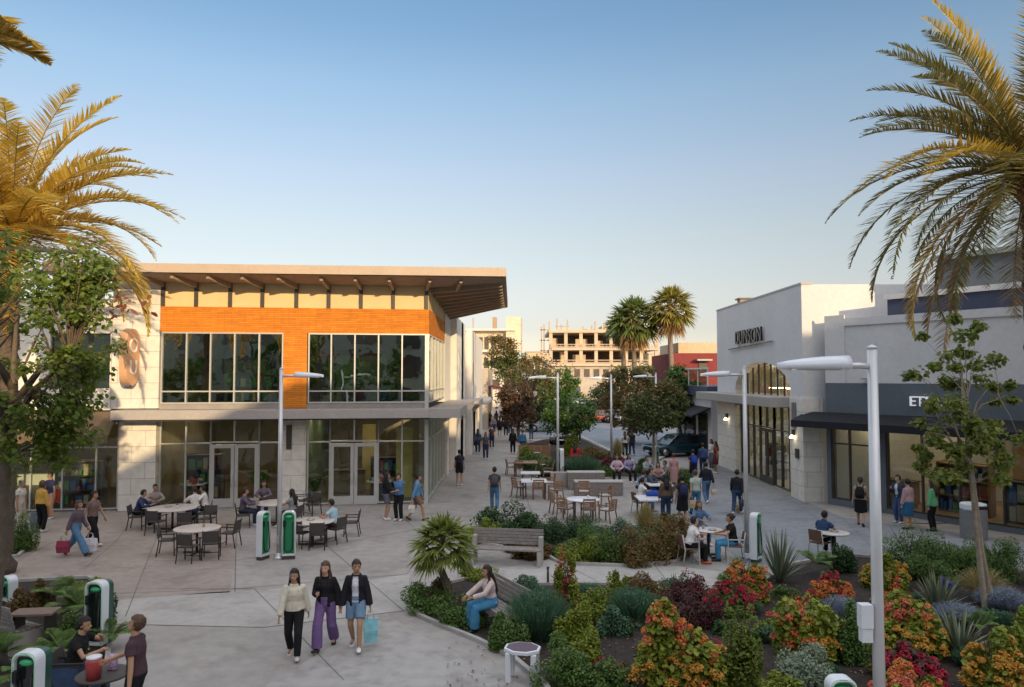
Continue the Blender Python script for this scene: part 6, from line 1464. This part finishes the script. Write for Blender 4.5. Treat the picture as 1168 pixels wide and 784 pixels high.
S(1081,672,18,14,'blue','small blue flowered tuft near the thin trunks',leaf=FB)
S(1096,715,56,26,'feather','grey blue low lavender at the trunk foot',leaf=LAV,cat='tuft',name='lavender')
S(1150,700,56,30,'feather','grey blue lavender patch at the picture edge',leaf=LAV,cat='tuft',name='lavender')
S(1130,690,70,44,'grass','arching orange brown grass around the trunk foot',name='ornamental_grass',cat='grass clump')
S(1105,755,90,58,'agave','dark spiky agave below the lavender',name='agave',cat='agave',group='spiky agaves')
S(1125,730,40,28,'fern','small fern below the thin tree trunks',name='fern',cat='fern')
S(1140,800,66,80,'flower','lime and orange leaved bush at the lower corner',fl=[FY],cat='flowering bush',name='flowering_bush')
S(1172,770,60,90,'lime','tall lime shrub cut by the picture edge')
S(1075,740,26,34,'silver','small silver shrub beside the crimson flowers')
# bed 2
S(580,614,78,34,'dark','broad dark green hedge shrub behind the empty slatted bench')
S(548,622,40,26,'lime','olive shrub at the bench end of the middle bed')
S(632,620,44,30,'dark','dark green shrub facing the round white table, bench side')
S(667,618,40,30,'dark','dark green shrub before the round white table')
S(690,642,56,40,'green','bushy green shrub in the middle of the middle bed')
S(660,642,60,24,'lime','low lime shrub on the path edge of the middle bed')
S(706,614,32,22,'silver','silver green small shrub before the teak chairs')
S(732,646,66,38,'redgreen','red brown shrub on the path edge of the middle bed')
S(772,640,52,46,'redgreen','dark red green shrub at the eating people end of the middle bed',leaf=G5)
S(760,612,44,24,'redgreen','red brown shrub behind the tan grass')
S(738,612,32,30,'grass','tan ornamental grass before the crouched walkers',name='ornamental_grass',cat='grass clump')
S(745,628,50,30,'green','orange tipped green shrub in front of the tan grass',fl=(FO,.04))
# bed 3 and neighbours
S(612,536,50,26,'green','bright green hedge along the pedestrian street, before the wooden box')
S(600,528,20,26,'lime','yellow green shrub at the walkway corner by the blue coat')
S(652,522,20,40,'lime','upright yellow green shrub beside the small tree trunk')
S(634,545,40,24,'dark','dark green shrub behind the teak chairs')
S(664,545,46,30,'feather','grey green feathery bush below the red flowers',cat='bush')
S(690,545,40,20,'green','low green shrub behind the rear slatted planter seat')
S(678,524,44,18,'flower','bright red flower bed bush by the street kerb',fl=[FR,FR],cat='flowering bush',name='flowering_bush',leaf=G1)
S(700,538,36,22,'purple','dark red shrub at the end of the kerb',fl=(FR,.1))
S(705,524,22,26,'grass','tan tall grass at the corner of the street kerb',name='ornamental_grass',cat='grass clump')
S(738,540,30,20,'green','green hedge at the foot of the pale trunked small tree')
S(775,560,34,38,'green','green rounded hedge beside the dusty pink dress')
S(786,505,50,16,'dark','dark green hedge behind the teal car')
# bed 4 and the small bush
S(18,630,40,46,'green','small round green bush beside the shop with brown awning')
for u,v,w,h,k,lb in ((82,715,60,56,'fern','large fern in the corner bed beside the slim charging station'),(60,700,56,40,'fern','fern at the top of the corner bed'),(30,700,50,40,'redgreen','reddish shrub at the top of the corner bed by the trunk'),(28,800,80,64,'fern','fern at the lower edge behind the nearest charging station'),(62,770,64,56,'fern','fern behind the seated person in black'),(124,745,40,44,'fern','fern at the plaza edge of the corner bed'),(95,690,50,32,'lime','lime shrub at the top edge of the corner bed'),(118,715,26,46,'dark','dark shrub beside the slim charging station'),(70,740,50,40,'green','green shrub in the middle of the corner bed'),(-10,775,60,60,'fern','fern at the picture edge under the slatted bench')):
    S(u,v,w,h,k,lb,name='fern' if k=='fern' else 'shrub',cat='fern' if k=='fern' else 'shrub')
# low filler plants between the named shrubs
r_f = random.Random(11)
for k in range(58):
    u = r_f.uniform(640,1160); v = r_f.uniform(684,776)
    S(u, v, r_f.uniform(24,44), r_f.uniform(14,26), r_f.choice(('green','purple','blue','redgreen','dark','lime','feather')), 'low leafy ground cover plant filling the mulch between the bigger shrubs', name='ground_cover_plant', cat='plant', group='ground cover plants of the near bed')
for k in range(14):
    u = r_f.uniform(560,780); v = r_f.uniform(622,640)
    S(u, v, r_f.uniform(24,40), r_f.uniform(12,22), r_f.choice(('green','blue','redgreen','dark')), 'low leafy ground cover plant between the shrubs of the middle bed', name='ground_cover_plant', cat='plant', group='ground cover plants of the middle bed')
# bits of fallen leaves on the mulch
r = np.random.default_rng(5); pts = []
for (u0,u1,v0,v1) in ((480,1168,680,784),):
    for i in range(900):
        p = G(r.uniform(u0,u1), r.uniform(v0,v1)); 
        if p.x > -1.2+ (14.5-p.y)*.05: pts.append((p.x,p.y,.03))
tag(leaves('leaf_litter', np.array(pts), .06,.035, leafmat('litter',[(.10,.06,.035),(.16,.10,.05),(.05,.035,.025)],.1), None, up=3), 'brown fallen leaves scattered over the dark mulch', 'leaf litter', kind='stuff')
# wooden box by the walkway hedge
c = G(610,524); t = thing('planter_box', 'tan wooden planter box with dark green inside by the small tree', 'planter', tuple(c)); MB().box(c.x-1.0,c.x+1.0,c.y,c.y+.8,0,.9).build('body', wood_c, t); MB().box(c.x-.9,c.x+.9,c.y+.1,c.y+.7,.9,.96).build('soil', mulch, t)

# ------------------------------------------------------------ trees
def tree(base, crown_c, rad, label, leafm, nleaf=5000, ls=.10, trunk_r=.12, limbs=7, twigs=60, barkm=None, cl=.45, seed=1, trunks=1, lean=(0,0), name='tree', cat='tree', group='trees around the plaza', second=None, lobes=(), sprig=None):
    r = np.random.default_rng(seed); t = thing(name, label, cat, (base[0],base[1],0), 0, group)
    c = np.array(crown_c, float); rad = np.array(rad, float); m = MB()
    fork = np.array([base[0]+(c[0]-base[0])*.55+lean[0], base[1]+(c[1]-base[1])*.55, max(.6, c[2]-rad[2]*.75)])
    ends = []
    for q in range(trunks):
        o = np.array([.22*q*(1 if q else 0), .1*q, 0]); mid = (np.array([base[0],base[1],0])+o)*.5+fork*.5+r.normal(size=3)*[.06,.06,0]
        m.tube([np.array([base[0],base[1],-.05])+o, np.array([base[0],base[1],.15])+o, mid, fork+o*.3, fork*.5+c*.5+o*.3, c+np.array([0,0,rad[2]*.5])], [trunk_r*1.35,trunk_r,trunk_r*.85,trunk_r*.7,trunk_r*.45,trunk_r*.12], 9)
    m.build('trunk', barkm or bark, t)
    T = r.normal(size=(twigs*3,3)); T /= np.linalg.norm(T,axis=1)[:,None]; T *= r.uniform(.25,1,(len(T),1))**.5; T = T[:twigs]
    pts = c+T*rad; limb = MB(); A_ = []
    for lc,lr_,ln_ in lobes:
        q = r.normal(size=(ln_,3)); q /= np.linalg.norm(q,axis=1)[:,None]; pts = np.concatenate([pts, np.array(lc)+q*np.array(lr_)*r.uniform(.2,1,(ln_,1))])
    for i in range(limbs):
        a = 6.283*i/limbs+r.uniform(-.3,.3); e = c+np.array([math.cos(a),math.sin(a),r.uniform(-.45,.55)])*rad*.6
        s0 = fork+(c-fork)*r.uniform(0,.9); mid = (s0+e)/2+np.array([0,0,.12*rad[2]])
        limb.tube([s0,mid,e],[trunk_r*.5,trunk_r*.34,trunk_r*.16],6); A_ += [mid,e]
    A_ += [fork, (fork+c)/2, c]; A_ = np.array(A_)
    for p in pts:
        k = np.argmin(((A_-p)**2).sum(1)+r.uniform(0,.2)); a = A_[k]; limb.tube([a,(a+p)/2+np.array([0,0,.08])*rad[2]*.5,p],[trunk_r*.16,trunk_r*.1,trunk_r*.04],4,caps=False)
    if sprig:
        sp0 = np.array(sprig[0]); a = c+(sp0-c)*.55; limb.tube([a,(a+sp0)/2+[0,0,.08],sp0],[trunk_r*.1,trunk_r*.06,trunk_r*.03],4,caps=False)
        sq = sp0+r.normal(size=(26,3))*[.20,.15,.13]; leaves('russet_foliage', sq, .15, .075, sprig[1], t, seed=seed+5)
    limb.build('limb', barkm or bark, t)
    k = r.integers(0,len(pts),nleaf); cr = cl*r.uniform(.55,1.3,len(pts))
    o = r.normal(size=(nleaf,3)); o /= np.linalg.norm(o,axis=1)[:,None]; P_ = pts[k]+o*(cr[k][:,None]*r.uniform(.25,1,(nleaf,1)))*[1,1,.75]
    if second:
        sel = (P_[:,2]-c[2])/rad[2]+r.normal(size=nleaf)*.35 > second[1]
        leaves('crown', P_[~sel], ls, ls*.62, leafm, t, out=o[~sel], seed=seed); leaves('crown', P_[sel], ls, ls*.62, second[0], t, out=o[sel], seed=seed+1)
    else: leaves('crown', P_, ls, ls*.62, leafm, t, out=o, seed=seed)
    return t
LT = leafmat('tree_leaf', [(.025,.06,.012),(.055,.105,.02),(.09,.14,.03)], .4)
LT2 = leafmat('tree_leaf_light', [(.06,.10,.02),(.11,.15,.03),(.16,.19,.05)], .45)
LAU = leafmat('tree_leaf_autumn', [(.10,.065,.02),(.14,.085,.025),(.075,.075,.022),(.12,.05,.018)], .4)
LOL = leafmat('tree_leaf_olive', [(.035,.06,.018),(.06,.085,.025),(.095,.10,.035)], .35)
RB = leafmat('leaf_russet', [(.10,.03,.02),(.16,.06,.03)], .35)
yT = 13.6
tree((X(-4,yT),yT,0), (X(18,yT),yT,Z(410,yT)), (1.75,1.5,2.35), 'big leafy green tree at the picture edge with grey trunk beside the slatted bench', leafmat('tree_leaf_big',[(.05,.085,.012),(.09,.125,.02),(.14,.16,.03)],.5), 10500, .105, .15, 9, 95, bark, .34, seed=3, second=(LT2,.5),
     lobes=[((X(92,yT),yT-.2,Z(325,yT)),(.62,.6,.75),26),((X(92,yT),yT-.3,Z(450,yT)),(.45,.5,.9),18),((X(60,yT),yT,Z(500,yT)),(.7,.6,.7),18)], sprig=((X(146,yT),yT-.3,Z(352,yT)),RB))
yR = 16.7
tree((X(1116,yR),yR,0), (X(1096,yR),yR,Z(466,yR)), (1.25,1.1,2.25), 'slender pale barked tree with sparse yellow green leaves before the slate shop', leafmat('tree_leaf_sparse',[(.07,.10,.02),(.12,.15,.03),(.19,.18,.045)],.5), 4600, .125, .062, 7, 62, bark_pale, .25, seed=5, trunks=2, second=(LT2,.5))
def ft(u, vb, y, v0, v1, w, label, lm, n, ls, seed, sec=None, tr=.14, bk=None, tw=40, cl=.9):
    zc_ = (Z(v0,y)+Z(v1,y))/2; rz_ = (Z(v0,y)-Z(v1,y))/2; rx_ = w/2/FPX*y
    tree((X(vb,y),y,0), (X(u,y),y,zc_), (rx_*.85,rx_*.85,rz_*.85), label, lm, int(n*1.7), ls*1.05, tr, 6, int(tw*1.4), bk, cl, seed=seed, second=sec, group='trees along the street')
ft(648,645,50,446,502,74,'small round green tree whose pale trunk forks above the wooden planter box',LT,3600,.16,21,tr=.13,bk=bark_pale,cl=.55)
ft(606,606,72,396,492,74,'tall dense tree with russet top at the end of the pedestrian street',LOL,5200,.22,22,(LAU,.45),tr=.2,cl=1.0,tw=60)
ft(574,578,92,372,440,44,'tree with orange lit top in front of the terraced building',LOL,2600,.26,23,(LAU,.1),cl=1.0)  # lit top put into the colour of the upper leaves
ft(640,640,86,412,488,52,'dark green tree beyond the small round one at the street end',LT,3200,.26,24,cl=1.0)
ft(747,743,39,430,500,88,'small tree with pale trunk behind the distant charging station, olive leaves turning brown',LOL,4200,.15,25,(LAU,.55),tr=.085,bk=bark_pale,cl=.5,tw=60)
ft(722,716,58,404,500,84,'bushy tree with rust brown leaves beneath the fan palms',LAU,5200,.20,26,(LOL,.6),tr=.15,cl=.8,tw=60)
ft(772,776,52,412,494,60,'olive green bushy tree beside the balcony shop, behind the teal car',LOL,4200,.20,27,(LT,.2),tr=.15,cl=.7,tw=50)
ft(694,694,92,428,486,50,'dark olive tree across the street from the white van',LOL,2600,.26,28,cl=1.0)
ft(790,792,62,440,496,40,'dark hedge like tree by the awning of the balcony shop',LT,2400,.2,29,cl=.8)
ft(590,592,60,430,490,50,'dark red leaved tree beside the red awning',leafmat('leaf_darkred',[(.07,.03,.025),(.05,.045,.02),(.10,.04,.03)]),2600,.2,31,cl=.8)

# trees along the added shading building, seen only as reflections in the shop glass
for i,(x_,h_) in enumerate(((-24,8.6),(-18.5,7.6),(-12.5,8.8),(-7,7.2),(-2,8.4),(16,8.0))):
    tree((x_,-7.6,0),(x_,-7.4,h_*.62),(2.3,1.9,h_*.36), 'broad tree in front of the shading building, number %d in its row counted from the sunny end' % (i+1) if False else 'broad leafy tree standing in a row before the unseen shading building', LT, 2600, .26, .16, 6, 40, bark, .8, seed=60+i, group='trees before the shading building')
# ------------------------------------------------------------ palms
PAL = leafmat('date_leaf', [(.28,.20,.03),(.40,.28,.05),(.48,.35,.08)], .4)
PAL2 = leafmat('date_leaf_green', [(.075,.08,.03),(.13,.12,.04),(.22,.17,.05)], .3)
DRY = leafmat('dry_frond', [(.20,.12,.05),(.28,.18,.08),(.14,.09,.045)], .25)
trunkp = mat('palm_trunk', (.13,.10,.075), .95, .35, 14, .9, 24, dirt=.4)
def frond(t, o, az_, el, L_, droop, m, w=.5, seed=0, n=100, name='frond_leaves', lw=.060):
    r = np.random.default_rng(seed); K = n; tt = np.linspace(0,1,K); d = np.array([math.cos(az_),math.sin(az_)])
    # integrate a curve whose elevation falls along the length
    ang = el-droop*tt**1.35; st = L_/K; hx = np.cumsum(np.cos(ang))*st; hz = np.cumsum(np.sin(ang))*st
    R_ = np.stack([o[0]+d[0]*hx, o[1]+d[1]*hx, o[2]+hz],1); tg = np.gradient(R_,axis=0); tg /= np.linalg.norm(tg,axis=1)[:,None]
    sd_ = np.array([-d[1],d[0],0.]); up_ = np.cross(tg, -sd_)*-1; up_ = np.where((up_[:,2:3]<0)&(np.abs(ang)[:,None]<1.5),-up_,up_)
    prof = w*(np.sin(np.pi*np.clip(tt*.92+.10,0,1))**.7)*np.where(tt<.12,tt/.12,1)
    B = []; T = []
    for q in (-1,1):
        jit = r.normal(size=(K,3))*.10; dirv = tg*.85+q*sd_*1.0+up_*.35+jit; dirv /= np.linalg.norm(dirv,axis=1)[:,None]
        T_ = R_+dirv*(prof*r.uniform(.85,1.15,K))[:,None]; T_[:,2] -= .12*prof; B.append(R_); T.append(T_)
    f = blades(name, np.concatenate(B), np.concatenate(T), lw, m, t, sag=.03, segs=2, twist=r.uniform(-.5,.5,2*K))
    mb = MB(); k = max(1,K//10); mb.tube([tuple(p) for p in R_[::k]], [.024*(1-.85*i/len(R_[::k])) for i in range(len(R_[::k]))], 5); mb.build('midrib', mat('midrib',(.22,.16,.06),.6), f)
def date_palm(x, y, z, label, fr, seed, mix=.5, scale=1.0, lw=.060):
    r = np.random.default_rng(seed); t = thing('date_palm', label, 'palm tree', (x,y,0), 0, 'date palms framing the plaza')
    m = MB(); n = 40; m.tube([(x+.03*math.sin(i*2.1),y,z*i/n-.02) for i in range(n+1)], [.24+.03*(i%2)+(.08 if i<2 else 0) for i in range(n+1)], 12); m.build('trunk', trunkp, t)
    m = MB()
    for i in range(60):
        a = i*2.4; zz = z-.9+i*.016; m.bar((x+.22*math.cos(a),y+.22*math.sin(a),zz),(x+.46*math.cos(a),y+.46*math.sin(a),zz+.30),.09,.035)
    m.build('frond_stubs', mat('stub',(.24,.14,.06),.8,.3,8), t)
    for i,(a,e,L_,dr,mm) in enumerate(fr): frond(t, (x+.12*math.cos(a),y+.12*math.sin(a),z), a, e, L_*scale, dr, mm, .66*scale, seed*100+i, lw=lw)
    return t
def autofronds(n, seed, L_, avoid=None, mats=(PAL,PAL2), lowest=1.75):
    r = np.random.default_rng(seed); o = []
    for i in range(n):
        e = 1.35-lowest*((i+.5)/n); a = i*2.39996+r.uniform(-.2,.2)
        o.append((a, e+r.uniform(-.1,.1), L_*r.uniform(.85,1.1), (1.0+.7*(i/n))*r.uniform(.8,1.2), mats[0] if r.uniform()<.6 else mats[1]))
    return o
yp = 20.0; px_, pz = X(8,yp), Z(268,yp)
date_palm(px_, yp, pz, 'golden lit date palm behind the leafy tree beside the winged roof', autofronds(66, 4, 4.6, mats=(PAL,PAL), lowest=1.45), 4)
yq = 18.6; qx, qz = X(1184,yq), Z(196,yq)
fr = autofronds(52, 8, 5.2, mats=(PAL2,PAL))
for v in ((2.9,1.38,5.4,.55,PAL),(2.7,1.2,5.2,.7,PAL2),(3.3,1.25,5.0,.8,PAL),(3.2,1.05,5.2,.95,PAL2),(4.2,1.3,5.2,.6,PAL),(3.25,.55,4.8,.95,PAL2),(3.05,.22,4.6,1.15,PAL2),(3.35,.0,4.9,1.05,PAL2),(2.9,.95,4.2,1.3,PAL2),(3.3,-.45,5.6,1.0,DRY),(3.0,-.7,5.2,.85,DRY),(3.45,-.7,6.0,.8,DRY),(4.2,-.8,5.5,.7,DRY),(5.3,-.8,5.2,.7,DRY),(3.5,-.5,5.2,1.15,PAL2),(2.7,-.8,4.2,.8,DRY),(3.9,-.75,4.6,.8,DRY),(3.6,.3,4.5,1.2,PAL)): fr.append(v)
date_palm(qx, yq, qz, 'date palm at the picture edge with long drooping fronds over the slate shop', fr, 9, lw=.052)
# a frond of another palm just reaching into the upper corner
yo = 9.0; ox = X(-42,yo); t = date_palm(ox-.5, yo, Z(30,yo)-.1, 'date palm outside the upper corner of which a frond tip shows', [(a_*.9,.2+.1*(i_%3),1.9,.8,PAL) for i_,a_ in enumerate((0.05,.8,1.9,2.8,3.8,4.9,5.7,-.35))], 15, scale=.62)
def fan_palm(x, y, z, rad, label, seed, leafm, n=46, trunk_r=.28, skirt=True, name='fan_palm', cn=16, group='fan palms'):
    r = np.random.default_rng(seed); t = thing(name, label, 'palm tree', (x,y,0), 0, group)
    MB().tube([(x+.1*math.sin(i*.6),y,z*i/10-.02) for i in range(11)], [trunk_r*(1.2-.4*i/10) for i in range(11)], 9).build('trunk', mat('fan_trunk',(.20,.16,.125),.9,.25,5,.6,20), t)
    B=[];T=[];st = MB()
    for i in range(n):
        a = i*2.4+r.uniform(-.2,.2); e = 1.45-2.1*(i/n); d = np.array([math.cos(a)*math.cos(e),math.sin(a)*math.cos(e),math.sin(e)]); o = np.array([x,y,z])
        q = o+d*rad*.50+np.array([0,0,-.05*rad*(i/n)]); st.tube([tuple(o),tuple(q)],rad*.012,4,caps=False)
        sd_ = np.cross(d,[0,0,1.]); sd_ /= np.linalg.norm(sd_)+1e-6; up_ = np.cross(sd_,d)
        for k in range(cn):
            b = -1.5+3.0*k/(cn-1); dd = d*math.cos(b)+sd_*math.sin(b)+up_*.12*r.normal(); p = q+dd*rad*.50*(1-.12*abs(b))*r.uniform(.85,1.1); p[2] -= rad*.16*(1+abs(b)*.4); B.append(q); T.append(p)
    st.build('leaf_stalks', mat('midrib',(.22,.16,.06),.6), t)
    blades('crown', np.array(B), np.array(T), rad*.085, leafm, t, sag=.05, segs=3, twist=r.uniform(-.7,.7,len(B)))
    if skirt:
        N = 700; a = r.uniform(0,6.28,N); q = r.uniform(.3,1,N); zz = r.uniform(-.9,-.1,N)*rad
        base = np.stack([x+rad*.25*np.cos(a)*q, y+rad*.25*np.sin(a)*q, z+zz*.5],1); tip = base+np.stack([rad*.28*np.cos(a)*q, rad*.28*np.sin(a)*q, -rad*r.uniform(.4,.7,N)],1)
        blades('dry_skirt', base, tip, rad*.05, DRY, t, segs=2, twist=r.uniform(0,3,N))
    return t
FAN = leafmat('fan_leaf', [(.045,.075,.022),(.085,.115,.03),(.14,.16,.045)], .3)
FANL = leafmat('fan_leaf_sunlit', [(.08,.095,.022),(.15,.14,.03),(.24,.19,.045)], .3)  # sunlit tone of the crown put into the leaf colour
yf = 80
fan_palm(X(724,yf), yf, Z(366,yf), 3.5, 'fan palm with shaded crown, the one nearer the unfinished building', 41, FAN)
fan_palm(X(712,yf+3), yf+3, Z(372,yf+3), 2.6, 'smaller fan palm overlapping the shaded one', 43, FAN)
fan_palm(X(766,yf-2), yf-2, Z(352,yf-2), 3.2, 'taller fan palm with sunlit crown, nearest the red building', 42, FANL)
c = G(505,690); fan_palm(c.x, c.y, Z(622,c.y)+.0, .92, 'small bushy palm with drooping yellow green leaves at the tip of the near bed', 44, leafmat('small_palm',[(.07,.095,.018),(.12,.15,.03),(.18,.19,.05)],.4), n=44, trunk_r=.085, skirt=False, name='small_palm', cn=18, group='small palms')
